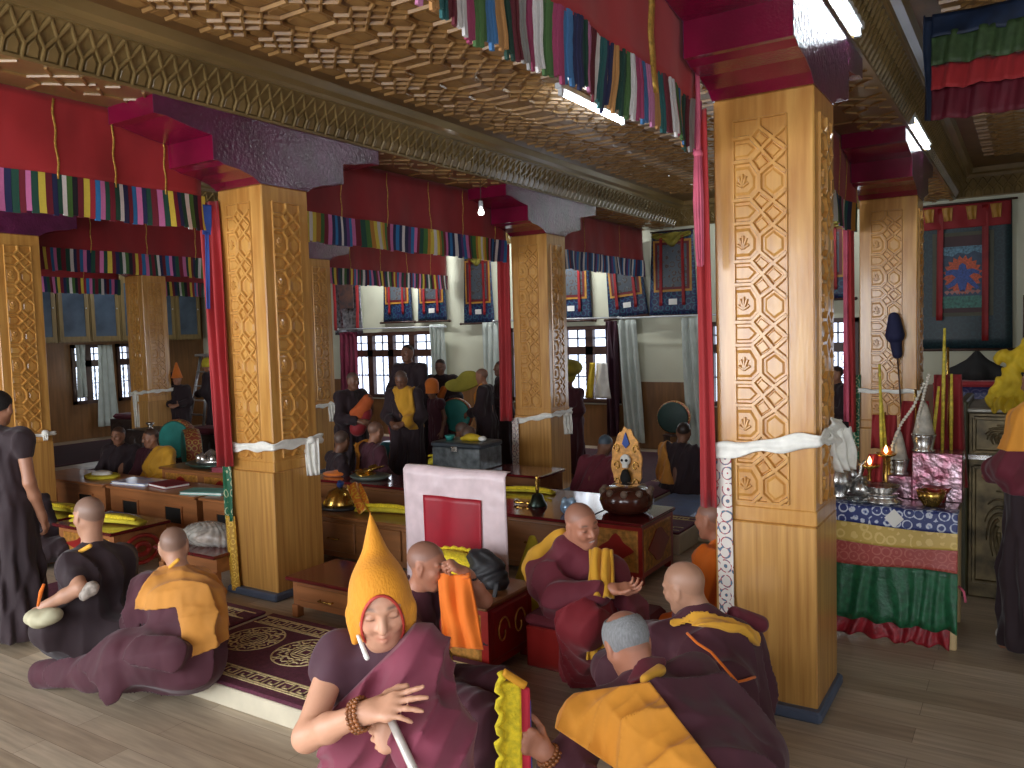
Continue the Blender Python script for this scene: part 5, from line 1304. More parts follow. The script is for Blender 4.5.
# the round brown drum and the gilded leaf board
lacbrown = mat('brown lacquer', S(74, 36, 26), .2, coat=.5, var=.15)
t = thing('kettle_drum', 'squat brown lacquer drum with rim knobs on the ornate table', 'drum', (-2.8, 6.08, .5))
mb = MB(); mb.lathe([(.14, 0), (.2, .03), (.225, .1), (.21, .17), (.15, .21), (0, .22)], n=28); mb.build('body', lacbrown, t)
for k in range(10):
    a = 2*PI*k/10; mb = MB(); mb.sphere((.2*math.cos(a), .2*math.sin(a), .18), .03, 10, 6); mb.build('knob', mat('dusty knobs', S(120, 100, 84), .5), t)
t = thing('sweet_packet', 'crumpled blue white packet at the end of the broad red table', 'packet', (-3.2, 5.8, .5)); implicit('wrapper', [ell((0, 0, .05), (.07, .05, .06)), ell((.03, .01, .1), (.04, .03, .04)), ell((-.03, 0, .09), (.03, .03, .05))], .008, mat('foil packet', S(150, 180, 210), .2, metal=.4, var=.3, vs=20), t, .008)
t = thing('leaf_board', 'tall gilded leaf shaped offering board with a white skull', 'offering board', (-2.99, 6.52, .5))
lp = []
for q in np.linspace(-PI/2, 1.5*PI, 48, endpoint=False):
    r = 1+.04*math.sin(q*12); x = .145*math.cos(q)*r*(1-.25*(math.sin(q) > 0)*math.sin(q)**2); z = .33+.31*math.sin(q)*r
    lp.append((x, 0, max(.0, z)))
mb = MB(); mb.prism(lp, (0, -.02, 0)); mb.build('gilded_leaf', goldpaint, t, fixn=True)
mb = MB()
for s in (-1, 1):
    for zc in (.15, .3, .45): mb.tube([(s*(.085+.03*math.cos(a)*(1-a/8)), -.025, zc+.05*math.sin(a)*(1-a/8)) for a in np.linspace(0, 6, 16)], .006, 5)
mb.build('scroll_relief', brassy, t)
mb = MB(); mb.sphere((0, -.04, .36), .05, sc=(1, .7, 1)); mb.box(-.025, .025, -.065, -.03, .29, .33, .006); sk = mb.build('skull', white, t)
mb = MB()
for s in (-1, 1): mb.sphere((s*.02, -.07, .36), .013)
mb.build('eye_hollow', black_and_shade, sk)
mb = MB(); mb.prism([(0, -.022, .46), (.035, -.022, .5), (0, -.022, .6), (-.035, -.022, .5)], (0, -.012, 0)); mb.build('blue_flame', bluerib, t)
implicit('dark_figure', [ell((0, -.05, .2), (.05, .03, .06)), ell((0, -.05, .25), (.03, .03, .03))], .008, black_and_shade, t)
mb = MB(); mb.lathe([(.05, 0), (.04, .02), (.075, .08), (.07, .1), (0, .1)], (0, -.09, .02), n=18); mb.build('silver_cup', silverm, t)

# ------------------------------------------------------------------ altar objects
AZ = .852
def spouted_pot(label, loc, s, spout=True, handle=True, grp='silver vessels on the altar'):
    t = thing('silver_teapot', label, 'teapot', loc, rng.uniform(0, .4), grp)
    mb = MB(); mb.lathe([(.05*s, 0), (.055*s, .01*s), (.035*s, .03*s), (.075*s, .08*s), (.08*s, .12*s), (.05*s, .18*s), (.028*s, .21*s), (.03*s, .25*s), (.04*s, .26*s)], n=22); mb.build('body', silverm, t)
    mb = MB(); mb.lathe([(.042*s, .262*s), (.03*s, .285*s), (.012*s, .30*s), (.016*s, .315*s), (0, .33*s)], n=16); mb.build('lid', silverm, t)
    if spout: mb = MB(); mb.tube([(.07*s, 0, .1*s), (.12*s, 0, .15*s), (.13*s, 0, .22*s), (.15*s, 0, .25*s)], [.018*s, .014*s, .01*s, .008*s], 8); mb.build('spout', silverm, t)
    if handle: mb = MB(); mb.tube([(-.07*s, 0, .1*s), (-.12*s, 0, .14*s), (-.11*s, 0, .21*s), (-.035*s, 0, .24*s)], .008*s, 8); mb.build('handle', silverm, t)
    return t
spouted_pot('tall silver teapot, the largest silver vessel at the front of the altar', (-1.06, 5.66, AZ), 1.0)
spouted_pot('silver teapot behind the largest one on the altar', (-1.02, 5.86, AZ), 1.1)
t = thing('lidded_goblet', 'lidded silver goblet at the left end of the altar beside the pillar', 'goblet', (-1.16, 5.6, AZ))
mb = MB(); mb.lathe([(.055, 0), (.05, .012), (.02, .03), (.06, .07), (.065, .1), (.055, .102)], n=20); mb.build('cup', silverm, t)
mb = MB(); mb.lathe([(.066, .1), (.05, .125), (.02, .14), (.008, .16), (.012, .172), (0, .18)], n=18); mb.build('lid', silverm, t)
t = thing('round_jar', 'small round grey silver jar beside the tall teapot', 'jar', (-.93, 5.7, AZ)); mb = MB(); mb.lathe([(.04, 0), (.07, .03), (.075, .07), (.05, .11), (.03, .12), (.032, .14), (0, .145)], n=20); mb.build('body', silverm, t)
t = thing('bowl_stack', 'wide silver bowl on a low stand at the front of the altar', 'bowl', (-.80, 5.62, AZ))
mb = MB(); mb.lathe([(.12, 0), (.125, .012), (.09, .03), (.095, .05), (.1, .055), (0, .055)], n=26); mb.build('stand', silverm, t)
mb = MB(); mb.lathe([(.06, .055), (.09, .075), (.105, .1), (.115, .105), (.1, .1), (.04, .07), (0, .07)], n=26); mb.build('bowl', silverm, t)
t = thing('glass_dish', 'clear shallow dish at the foot of the wide silver bowl', 'dish', (-.93, 5.55, AZ)); mb = MB(); mb.lathe([(.05, 0), (.075, .02), (.07, .02), (.04, .006), (0, .006)], n=20); mb.build('dish', mat('clear glass', S(220, 230, 236), .05, trans=.9), t)
t = thing('brass_bowl', 'brass bowl at the right front of the altar', 'bowl', (-.52, 5.62, AZ)); mb = MB(); mb.lathe([(.045, 0), (.05, .01), (.075, .05), (.085, .095), (.08, .095), (.06, .04), (0, .02)], n=24); mb.build('bowl', brassy, t)
t = thing('red_saucer', 'deep red dish behind the brass bowl on the altar', 'dish', (-.50, 5.76, AZ)); mb = MB(); mb.lathe([(.05, 0), (.06, .05), (.085, .09), (.08, .095), (0, .06)], n=22); mb.build('dish', redlac, t)
foil = mat('crinkled crimson foil', S(205, 180, 188), .2, metal=.7, var=.45, vs=9, col2=S(150, 60, 84), bump=.7, bs=26)
t = thing('stepped_stand', 'stepped crimson stand faced with crinkled foil on the altar', 'stand', (-.6, 5.92, .84))
mb = MB(); mb.box(-.05, .24, -.1, .14, 0, .31, .006); mb.build('upper_step', foil, t)
mb = MB(); mb.box(-.2, -.05, -.1, .14, 0, .15, .006); mb.build('lower_step', foil, t)
def torma(label, loc, s, rows):
    t = thing('butter_cone', label, 'offering cone', loc, 0, 'silver grey offering cones with bead strings')
    mb = MB(); mb.lathe([(.07*s, 0), (.075*s, .008), (.06*s, .02), (.075*s, .1*s), (.08*s, .12*s)], n=22); mb.build('cup', silverm, t)
    mb = MB(); mb.lathe([(.07*s, .115*s), (.06*s, .16*s), (.045*s, .24*s), (.025*s, .32*s), (0, .36*s)], n=20); mb.build('cone', mat('grey butter', S(170, 164, 150), .5, var=.2, vs=20), t)
    return t
torma('larger grey offering cone on the upper step of the altar stand', (-.59, 5.9, .84+.31), .95, 1)
torma('smaller grey offering cone on the lower step of the altar stand', (-.74, 5.9, .84+.15), .85, 1)
beadw = mat('cream butter beads', S(214, 206, 190), .5)
def beads(label, loc, pts, n, r=.011):
    t = thing('bead_string', label, 'bead string', loc); P = [Vector(p) for p in pts]; mb = MB()
    for i in range(n):
        u = i/(n-1)*(len(P)-1); k = min(int(u), len(P)-2); c = P[k].lerp(P[k+1], u-k); mb.sphere(c, r, 8, 5)
    mb.tube(pts, .005, 5); mb.build('string', beadw, t)
beads('string of cream beads sloping up from the smaller offering cone', (-.78, 5.85, .99), [(0, 0, .02), (.01, 0, .2), (.06, .02, .34), (.13, .03, .45), (.19, .04, .6)], 26)
beads('string of cream beads rising over the larger offering cone', (-.62, 5.86, 1.15), [(0, 0, .02), (.0, 0, .22), (.03, .01, .36), (.06, .02, .5)], 22)
beads('string of cream beads beside the small red cloth on the altar', (-.9, 5.82, .85), [(0, 0, .02), (.02, 0, .14), (.03, 0, .25)], 12)
t = thing('red_banner', 'tall dark red cloth banner standing behind the larger offering cone', 'banner', (-.47, 6.12, .84))
mb = MB(); mb.tube([(0, 0, 0), (0, 0, .98)], .009, 8); mb.build('pole', brassy, t); drape_mesh('cloth', (0, 0, .8), (.02, -.02, .05), .16, (1, .2, 0), redcloth2, t, 2, .03, 1.3)
t = thing('red_banner', 'dark red cloth banner between the two offering cones', 'banner', (-.66, 6.1, .84))
mb = MB(); mb.tube([(0, 0, 0), (0, 0, .7)], .009, 8); mb.build('pole', brassy, t); drape_mesh('cloth', (0, 0, .62), (-.02, -.02, .08), .16, (1, .2, 0), redcloth2, t, 2, .03, 1.3)
t = thing('red_banner', 'small dark red cloth behind the butter lamps, left on the altar', 'banner', (-.84, 6.0, .84))
mb = MB(); mb.tube([(0, 0, 0), (0, 0, .55)], .008, 8); mb.build('pole', brassy, t); drape_mesh('cloth', (0, 0, .53), (.0, -.01, .3), .15, (1, .2, 0), redcloth2, t, 2, .02, 1.1)
t = thing('red_cloth_wrap', 'red pleated cloth at the foot of the butter lamps', 'cloth', (-.89, 5.78, .852)); drape_mesh('cloth', (.03, 0, .28), (0, -.05, .02), .08, (1, .2, 0), redcloth, t, 2, .02, 1.9)
stick = mat('yellow wrapped stick', S(200, 180, 60), .6, var=.2, vs=40)
for lb, a, b in (('tallest yellow wrapped stick on the altar', (-.49, 6.0, 1.15), (.01, .0, .8)), ('short yellow stick left of the tallest one', (-.55, 5.98, 1.15), (.04, .0, .42)), ('slim yellow stick right of the tallest one', (-.44, 6.02, 1.15), (.0, 0, .5)), ('yellow stick leaning in front of the pillar behind the altar', (-.84, 5.93, .86), (-.02, 0, .86)), ('second yellow stick crossing the leaning one', (-.8, 5.95, .86), (-.06, 0, .7))):
    t = thing('incense_stick', lb, 'stick', a); mb = MB(); mb.tube([(0, 0, 0), tuple(v*.5 for v in b), b], [.010, .012, .008], 7); mb.build('shaft', stick, t)
flame = mat('lamp flame', (1, .7, .3), .5, emit=(1., .62, .22), es=9.)
for lb, x, y, z in (('butter lamp with flame highest at the left of the altar', -.80, 5.78, 1.14), ('butter lamp with flame middle one of three', -.89, 5.72, 1.07), ('butter lamp with flame nearest the pillar', -1.12, 5.8, 1.08)):
    t = thing('butter_lamp', lb, 'butter lamp', (x, y, AZ)); h = z-AZ
    mb = MB(); mb.lathe([(.045, 0), (.04, .012), (.012, .03), (.01, h-.05), (.02, h-.03), (.06, h-.012), (.065, h), (.05, h), (0, h-.01)], n=18); mb.build('stem', brassy, t)
    mb = MB(); mb.lathe([(.004, h), (.013, h+.015), (.009, h+.035), (0, h+.055)], n=10); mb.build('flame', flame, t)
t = thing('orange_fruit', 'orange fruit beside the butter lamps', 'fruit', (-.805, 5.86, .852)); mb = MB(); mb.lathe([(.035, 0), (.03, .25), (.0, .25)], n=12); mb.build('holder', brassy, t); mb = MB(); mb.sphere((0, 0, .285), .04); mb.build('peel', orangecl, t)

# pile of folded dark textiles and hats behind the altar, yellow tied bag
t = thing('textile_stack', 'stack of folded blue and brown brocade bedding behind the altar', 'textile stack', (-.1, 8.6, 0))
mb = MB(); mb.box(-.7, .75, -.3, .4, 0, 1.05, .01); mb.build('bench', darkwood, t)
for nm, z0, z1, m in (('brown_roll', 1.05, 1.24, mat('dark brown cloth', S(84, 48, 40), .7)), ('blue_brocade', 1.24, 1.40, brocade('dim blue brocade', S(40, 44, 84), S(90, 84, 110), 12.)), ('red_edge', 1.40, 1.45, redcloth2)):
    mb = MB(); mb.box(-.66, .72, -.32, .38, z0, z1, .05); mb.build(nm, m, t)
for lb, x in (('black peaked hat on the bedding stack, left one', -.42), ('black peaked hat on the bedding stack, right one', .16)):
    t = thing('peaked_hat', lb, 'hat', (x, 8.55, 1.45)); implicit('felt', [cone((-.2, 0, .05), (.2, 0, .05), .05), cone((0, 0, .08), (0, 0, .24), .12, .03), cone((-.18, 0, .06), (0, 0, .18), .06, .05), cone((.18, 0, .06), (0, 0, .18), .06, .05)], .015, black_and_shade, t, .04)
t = thing('yellow_cloth_bag', 'bright yellow cloth tied in a bunch on the gilded cabinet', 'cloth bundle', (-.12, 6.72, 1.372))
implicit('bundle', [cone((-.06, 0, .06), (.0, 0, .26), .09, .05), ell((-.02, 0, .36), (.10, .06, .055)), cone((.05, 0, .3), (.14, .02, .46), .06, .07), cone((.14, .02, .46), (.22, .02, .62), .07, .05), cone((.04, 0, .06), (.03, 0, .2), .07, .05)], .009, yellowcloth, t, .03,
         disp=lambda X: .008*np.sin(X[:, 0]*90+3*np.sin(X[:, 2]*24))+.006*np.sin(X[:, 2]*60+X[:, 0]*50))
drape_mesh('loose_end', (-.04, -.11, .08), (-.05, -.285, -.0), .12, (1, 0, 0), yellowcloth, t, 2, .015)
t = thing('hanging_whisk', 'navy sheathed whisk on a thin stick hung on the pillar behind the altar', 'whisk', (-1.06, 8.36, 1.08))
mb = MB(); mb.tube([(.04, 0, 0), (0, 0, .62)], .008, 6); mb.build('stick', darkwood, t)
implicit('navy_sheath', [cone((0, 0, .62), (-.02, 0, .8), .045, .055), cone((-.02, 0, .8), (-.025, 0, .92), .085, .06), ball((-.03, 0, .96), .05)], .008, mat('navy plush', S(24, 26, 60), .8), t, .01)
# bag with bread, plastic
t = thing('plastic_bag', 'clear plastic bag of bread on the small orange table left of the brocade strip', 'bag', (-5.72, 4.2, .33))
implicit('bread', [ell((0, 0, .06), (.13, .09, .055)), ell((.1, .05, .05), (.09, .07, .045))], .01, mat('brown bread', S(150, 92, 54), .7), t)
implicit('plastic', [ell((0, .02, .08), (.26, .16, .09)), ell((.16, .05, .06), (.16, .12, .07)), ell((-.2, 0, .05), (.12, .1, .05))], .011, mat('grey crinkled plastic', S(190, 186, 176), .25, var=.25, vs=12, bump=.6, bs=20, alpha=.55), t, .03,
         disp=lambda X: .012*np.abs(np.sin(X[:, 0]*40+5*np.sin(X[:, 1]*20)))*1.)
t = thing('water_bottle', 'clear bottle standing under the small orange table', 'bottle', (-5.5, 3.92, 0)); mb = MB(); mb.lathe([(.04, 0), (.042, .01), (.042, .16), (.02, .2), (.015, .22), (0, .222)], n=16); mb.build('body', mat('bottle plastic', S(170, 200, 210), .1, trans=.7), t); mb = MB(); mb.lathe([(.017, .222), (.017, .245), (0, .246)], n=12); mb.build('cap', bluerib, t)
# things on the red table beside the monk with the orange sash
t = thing('fringed_hat', 'yellow fringed hat lying beside the black bag in front of the white satin cloth', 'hat', (-3.06, 4.02, .45))
rr = []
mb = MB()
mb.rings([[( .22*math.cos(q)*s, .1*math.sin(q)*s, z) for q in np.linspace(0, 2*PI, 24, endpoint=False)] for s, z in ((.8, 0), (1, .05), (.98, .12), (.8, .17), (.4, .19))]); mb.build('crown', yhat2, t)
mb = MB(); mb.tube([(.225*math.cos(q), .105*math.sin(q)-.01, .13+.05*math.sin(q)) for q in np.linspace(-.3, PI+.3, 40)], [.016+.006*math.sin(k*2.1) for k in range(40)], 7); mb.build('fringe', yhat2, t)
blackcl = mat('black nylon', S(34, 33, 36), .6, var=.15, vs=8, bump=.2)
t = thing('black_bag', 'black shoulder bag on the red table beside the monk with the orange sash', 'bag', (-2.8, 4.03, .45))
implicit('bag', [ell((0, 0, .10), (.13, .09, .10)), ell((-.05, 0, .17), (.09, .07, .06)), ell((.08, -.02, .05), (.09, .08, .05))], .01, blackcl, t, .03, disp=lambda X: .006*np.sin(X[:, 0]*50+4*np.sin(X[:, 2]*30)))
drape_mesh('strap', (.14, -.10, .08), (.17, -.285, -.24), .03, (1, 0, 0), blackcl, t, .5, .004)
t = thing('yellow_cushion', 'olive yellow pointed hat leaning against the broad table beside the smiling monk', 'hat', (-2.9, 4.75, 0))
implicit('felt', [cone((-.12, 0, .1), (.16, 0, .1), .1, .1), cone((0, 0, .2), (-.04, .05, .55), .17, .03), cone((.05, 0, .15), (.15, .0, .3), .1, .06)], .014, yhat, t, .05)
t = thing('steel_bowl', 'steel bowl behind the shoulder of the smiling monk', 'bowl', (-2.75, 5.1, 0)); mb = MB(); mb.lathe([(.07, 0), (.06, .3), (.12, .36), (.15, .42), (.14, .42), (.06, .37), (0, .37)], n=22); mb.build('bowl', silverm, t)
t = thing('embroidered_mat', 'dark blue embroidered mat on the floor before the smiling monk', 'mat', (-1.62, 4.25, 0), .35)
mb = MB(); mb.box(-.25, .25, -.35, .35, 0, .03, .008); mb.build('pad', brocade('dark blue embroidery', S(24, 40, 70), S(40, 90, 80), 16.), t); mb = MB()
for a in (((-.25, -.35), (.25, -.35)), ((.25, -.35), (.25, .35)), ((.25, .35), (-.25, .35)), ((-.25, .35), (-.25, -.35))): mb.tube([(a[0][0], a[0][1], .03), (a[1][0], a[1][1], .03)], .014, 6)
mb.build('blue_piping', bluerib, t)

# dark chest and seat at far left, plus benches added to cover lit floor
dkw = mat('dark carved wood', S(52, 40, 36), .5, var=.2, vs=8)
for lb, x0, x1, y, h, cush in (('dark carved chest with a pale lamp on it, deep in the shade at left', -12.6, -11.9, 8.1, .55, 0), ('dark seat with maroon cushion behind the monk with the yellow lap cloth', -11.7, -10.6, 8.5, .5, 1), ('added dark bench covering lit floor far left below the lit windows', -15.6, -13.9, 9.6, .5, 1), ('added dark bench covering lit floor under the white window curtain', -13.6, -12.5, 10.6, .55, 1), ('added long dark bench covering lit floor between the dim carved pillar and the ladder', -12.4, -10.2, 10.8, .6, 1), ('added dark bench covering lit floor behind the turquoise drums', -10.4, -9.3, 8.8, .45, 1)):
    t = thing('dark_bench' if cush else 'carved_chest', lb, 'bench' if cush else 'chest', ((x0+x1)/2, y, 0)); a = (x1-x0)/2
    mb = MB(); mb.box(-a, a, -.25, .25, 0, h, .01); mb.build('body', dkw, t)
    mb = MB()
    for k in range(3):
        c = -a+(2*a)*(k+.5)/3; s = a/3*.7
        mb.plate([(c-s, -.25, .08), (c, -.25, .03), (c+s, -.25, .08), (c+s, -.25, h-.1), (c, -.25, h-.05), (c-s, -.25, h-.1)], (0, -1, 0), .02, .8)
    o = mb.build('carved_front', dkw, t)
    if cush: mb = MB(); mb.box(-a*.95, a*.95, -.23, .23, h, h+.1, .04); mb.build('cushion', mat('maroon bench cushion', S(86, 26, 40), .8), t)
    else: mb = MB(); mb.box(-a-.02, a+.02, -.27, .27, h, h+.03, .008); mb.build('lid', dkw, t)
t = thing('small_lamp', 'small pale lamp on the dark carved chest at left', 'lamp', (-12.2, 8.0, .58)); mb = MB(); mb.lathe([(.06, 0), (.05, .02), (.02, .05), (.07, .1), (.06, .12), (0, .12)], n=14); mb.build('cup', silverm, t)
# ================================================================== foreground figures
def q(x, y, d): return np.array(dp(x, y, d))
VX = A3(_r2); VF = A3(_f)
# ---- the young monk in the pointed yellow hat
K = q(380, 602, 2.15); kh = unit(A3(-VF[0], -VF[1], 0)+VX*.22)           # horizontal facing
kr = unit(np.cross(kh, UP))                                              # his right (image left)
Rk = frame(kh*.95-UP*.26+0*kr, -.05)
org = A3(K[0]-kh[0]*.05, K[1]-kh[1]*.05, 0)
t = thing('person', 'young monk in a pointed yellow hat and plum robe holding a pale staff, front centre', 'person', org)
neck = K-UP*.125-kh*.03; che = K-UP*.31-kh*.05; pel = K-UP*.58-kh*.06
SR_, SL_ = q(338, 653, 2.17), q(417, 657, 2.13)
ER, WR = q(307, 737, 2.04), q(364, 713, 1.90); EL, WL = q(437, 742, 2.00), q(411, 739, 1.95)
staff_a, staff_b = q(386, 709, 1.925), q(413, 768, 1.868); sd = unit(staff_b-staff_a)
hdR = unit(q(424, 699, 1.855)-WR)
body = [cone(pel, che, .10, .10), cone(che, neck, .095, .048), cone(neck, K-Rk[:, 2]*.03, .046, .045)]+head_prims(K, Rk, .93)
body += arm(SR_, ER, WR, 1., (.041, .034, .024))+arm(SL_, EL, WL, .95)
body += hand_prims(WR+hdR*.012, hdR, VF*.55-UP*.85, 1, .86, (.06, .12, .22, .34), .13, .8, .0)
fd_ = unit(-VX*.95+UP*.1-VF*.1)
body += hand_prims(WL+fd_*.002, fd_, unit(VF*.9-UP*.25), -1, .86, (.95, 1.05, 1.1, 1.15), .02, .3, .8)
for sg in (-1, 1):
    H, Kn, An = pel+kr*.08*sg, A3(org[0], org[1], .36)+kr*.09*sg+kh*.02, A3(org[0], org[1], .07)+kr*.09*sg
    body += [cone(H, Kn, .075, .052), cone(Kn, An, .05, .032), cone(An, An+kh*.14-UP*.035, .034, .026)]
implicit('body', body, .0048, skinm, t, .018, origin=org, color=skin_color(K, Rk, .93, TONE['kid'], .0, closed=True))
vest = [cone(che-UP*.02+kr*.06, che+UP*.08+kr*.05, .085, .075), cone(che-UP*.02-kr*.06, che+UP*.08-kr*.05, .085, .075), cone(che+UP*.06, SR_, .075, .048), cone(neck-UP*.03, SR_, .045, .046), cone(neck-UP*.03, SL_, .045, .046), cone(SR_, SR_*.78+ER*.22, .050, .054), cone(che+UP*.06, SL_, .075, .055),
        cone(pel+kr*.06, che+kr*.06, .10, .09), cone(pel-kr*.06, che-kr*.06, .10, .09), cone(che+UP*.06, neck-UP*.015, .075, .056)]
for sg in (-1, 1): vest += [cone(pel+kr*.06*sg, A3(org[0], org[1], .1)+kr*.07*sg, .115, .15)]
gnd = plane((0, 0, .05), -UP)
implicit('vest', vest, .0065, vestM, t, .04, cuts=[gnd], origin=org, disp=folds(pel, 9, .006, zr=.6, amp2=.003, lam=.06))
sh = vest+[cone(SL_+UP*.0, EL, .056, .066), cone(EL, EL*.35+WL*.65, .062, .060), cone(EL, EL-UP*.16+VX*.03, .066, .05), cone(che-VX*.0+kh*.02, pel-VX*.06+kh*.03, .10, .11)]
nn = unit(-VX*.7+UP*.71); pt = q(372, 676, 2.05)
implicit('shawl', sh, .0055, robeK, t, .055, grow=.016, cuts=[gnd, plane(pt, nn)], origin=org, disp=flow(unit(VX*.6+UP*.8), .062, .0105, 1.3, 2.2))
# hood
T = lambda *p: K+Rk@(np.array(p)*.93)
tip = q(370, 510, 2.17)
hood = [cone(T(-.004, -.016, -.045), tip, .089, .004, .02), ell(T(0, -.012, .012), A3(.0875, .109, .122)*.93, Rk, .03)]
for sg in (-1, 1): hood += [cone(T(sg*.078, .01, -.02), T(sg*.08, .035, -.095), .02, .010, .02)]
face_cut = ell(T(0, .13, -.043), A3(.064, .14, .124)*.93, Rk)
lowp = plane(T(0, .0, -.075), -Rk[:, 2]*.8+Rk[:, 1]*-.5)
hd_ = implicit('pointed_hat', hood+[cut(face_cut)], .0045, hatM, t, .008, cuts=[plane(T(0, -.03, -.10), -Rk[:, 2]*.9-Rk[:, 1]*.45)], origin=org, disp=flow(unit(tip-K), .14, .004, .5))
lo_, hi_ = K-.17, K+.17
implicit_fn('red_piping', lambda X: np.maximum(np.sqrt((dist(hood, X, .02))**2+(_pd(face_cut, X))**2)-.0042, (X-T(0, 0, -.10))@-Rk[:, 2]), lo_, hi_, .0035, redpipe, hd_, org)
mb = MB(); c0 = q(356, 655, 2.085)-org; c1 = q(364, 678, 2.06)-org
implicit('white_collar', [cone(q(358, 636, 2.10), q(367, 658, 2.06), .005, .007)], .004, white, t, origin=org)
fu = unit(np.cross(hdR, UP)); fv = np.cross(hdR, fu); fa = unit(WR-ER)
for i, dd in enumerate((-.022, -.008, .006)):
    ring('prayer_beads', WR+fa*dd-fa*.012, fu, fv, .036, .036, .004, woodbead, t, org, 20, .0058)
st = thing('wooden_staff', 'pale smooth staff held upright in the left fist of the young monk', 'staff', staff_b*1.)
end = staff_a+sd*((staff_a[2]-.01)/-sd[2])
mb = MB(); mb.tube([Vector(staff_a-staff_b), Vector((0, 0, 0)), Vector(end-staff_b)], [.0095, .0105, .012], 12); mb.build('shaft', mat('pale metal pole', S(214, 206, 196), .3, metal=.2), st)
mb = MB(); mb.sphere(Vector(staff_a-staff_b), .012, 10, 7); mb.build('round_tip', mat('blue white tip', S(190, 214, 236), .3), st)

# ---- old monk with the bright orange sash, in profile, hand at his mouth
Hc = q(427, 565, 3.95); Rc = frame(VX*.93-VF*.28-UP*.16); fwc = unit(A3(VX[0], VX[1], 0)*.93-A3(VF[0], VF[1], 0)*.3); rc = unit(np.cross(fwc, UP))
pel = A3(Hc[0]-fwc[0]*.10, Hc[1]-fwc[1]*.10, .26); org = A3(pel[0], pel[1], 0)
t = thing('person', 'bald old monk with a bright orange sash, hand raised to his mouth', 'person', org)
neck = Hc-UP*.13-fwc*.06; che = Hc-UP*.33-fwc*.10
SRc, SLc = che+UP*.12+rc*.18, che+UP*.12-rc*.15+fwc*.04
EL, WL = q(484, 600, 3.98), q(465, 573, 3.9); ER, WR = q(420, 650, 3.75), q(440, 668, 3.85)
body = [cone(pel, che, .12, .12), cone(che, neck, .11, .05), cone(neck, Hc-Rc[:, 2]*.03, .054, .052)]+head_prims(Hc, Rc, 1.)+arm(SLc, EL, WL)+arm(SRc, ER, WR)
hd2 = unit(q(447, 562, 3.86)-WL); body += hand_prims(WL, hd2, VX*-.7-UP*.5, -1, 1., (1.0, 1.1, 1.15, 1.2), .03, .5, .7)+hand_prims(WR, unit(WR-ER), -UP, 1, 1., (.5, .5, .6, .6))
kn1, kn2 = A3(pel)+fwc*.40+rc*.16+UP*-.02, A3(pel)+fwc*.40-rc*.12-UP*.02
body += [cone(pel, kn1, .09, .06), cone(kn1, A3(*(kn1+fwc*.02)[:2], .05), .055, .035), cone(pel, kn2, .09, .06), cone(kn2, A3(*(kn2+fwc*.02)[:2], .05), .055, .035)]
implicit('body', body, .0065, skinm, t, .02, origin=org, color=skin_color(Hc, Rc, 1., TONE['ruddy'], .45))
rob = [cone(pel+rc*.08, che+rc*.08, .14, .12), cone(pel-rc*.06, che-rc*.06, .14, .12), cone(che+UP*.06, SRc, .11, .085), cone(SRc, ER, .085, .09), cone(ER, ER*.4+WR*.6, .09, .085), cone(che, neck-UP*.04, .12, .08), cone(che+UP*.06, SLc, .1, .075), cone(SLc, SLc*.6+EL*.4, .075, .07),
       cone(pel, kn1, .14, .11), cone(pel, kn2, .14, .11), cone(kn1, A3(*kn1[:2], .1), .11, .13), cone(kn2, A3(*kn2[:2], .1), .11, .13), cone(pel, A3(*pel[:2], .12), .18, .2)]
fdc = addf(folds(pel, 9, .009, zr=.5, seed=2), flow((.2, .1, 1), .09, .006, 1.))
implicit('robe', rob, .009, robeD, t, .05, disp=fdc, cuts=[plane((0, 0, .012), -UP)], origin=org)
a_, b_ = q(453, 574, 3.88)-org, q(463, 648, 3.74)-org
drape_mesh('orange_sash', a_, b_, .17, tuple(VX*.96-VF*.28), orangeS, t, 2.2, .016, 1.12, .014, 36, 26, .6)
drape_mesh('orange_sash_over_shoulder', q(440, 584, 3.98)-org, q(470, 576, 3.86)-org, .09, tuple(VF*.9-UP*.5), orangeS, t, 1.5, .010, 1., .012, 20, 12, 1.)
implicit('yellow_floral_lap', rob, .009, floralY, t, .05, grow=.012, cuts=[plane(q(446, 660, 3.7), -VX), plane(q(476, 660, 3.7), VX), plane(q(460, 650, 3.7), UP), plane(q(460, 688, 3.7), -UP)], origin=org)
ring('bracelet', WL*.8+EL*.2, VX, VF, .034, .034, .005, blackcl, t, org, 16, .007)

# ---- smiling monk on the red bench
Hd = q(582, 525, 4.3); Rd = frame(-VF*.86+VX*.44-UP*.2, -.2); fwd_ = unit(A3(-VF[0], -VF[1], 0)*.62+A3(VX[0], VX[1], 0)*.78); rd = unit(np.cross(fwd_, UP))
pel = A3(-2.28, 4.22, .46); org = A3(pel[0], pel[1], 0)
t = thing('person', 'smiling shaven monk in crimson robe seated on the red bench, palm held out', 'person', org)
neck = Hd-UP*.11-fwd_*.09; che = Hd-UP*.30-fwd_*.15
SLd, SRd = q(612, 572, 4.22), q(543, 566, 4.42)
ER, WR = q(560, 600, 4.15), q(612, 589, 4.03); EL, WL = q(630, 612, 4.18), q(636, 628, 4.1)
body = [cone(pel, che, .12, .12), cone(che, neck, .11, .05), cone(neck, Hd-Rd[:, 2]*.03, .055, .054)]+head_prims(Hd, Rd, 1.02, 1.)+arm(SRd, ER, WR)
hr_ = unit(q(648, 588, 4.0)-WR); body += hand_prims(WR, hr_, UP*1.-VF*.5, 1, 1.02, (.35, .4, .5, .6), .06, .5, .3)
body += arm(SLd, EL, WL)+hand_prims(WL, unit(WL-EL), -UP, -1, 1., (.6, .6, .6, .6))
kR, kL = q(583, 622, 4.05), q(612, 618, 4.25); fR, fL = A3(*gz(585, 688)[:2], .06), A3(*gz(622, 668)[:2], .06)
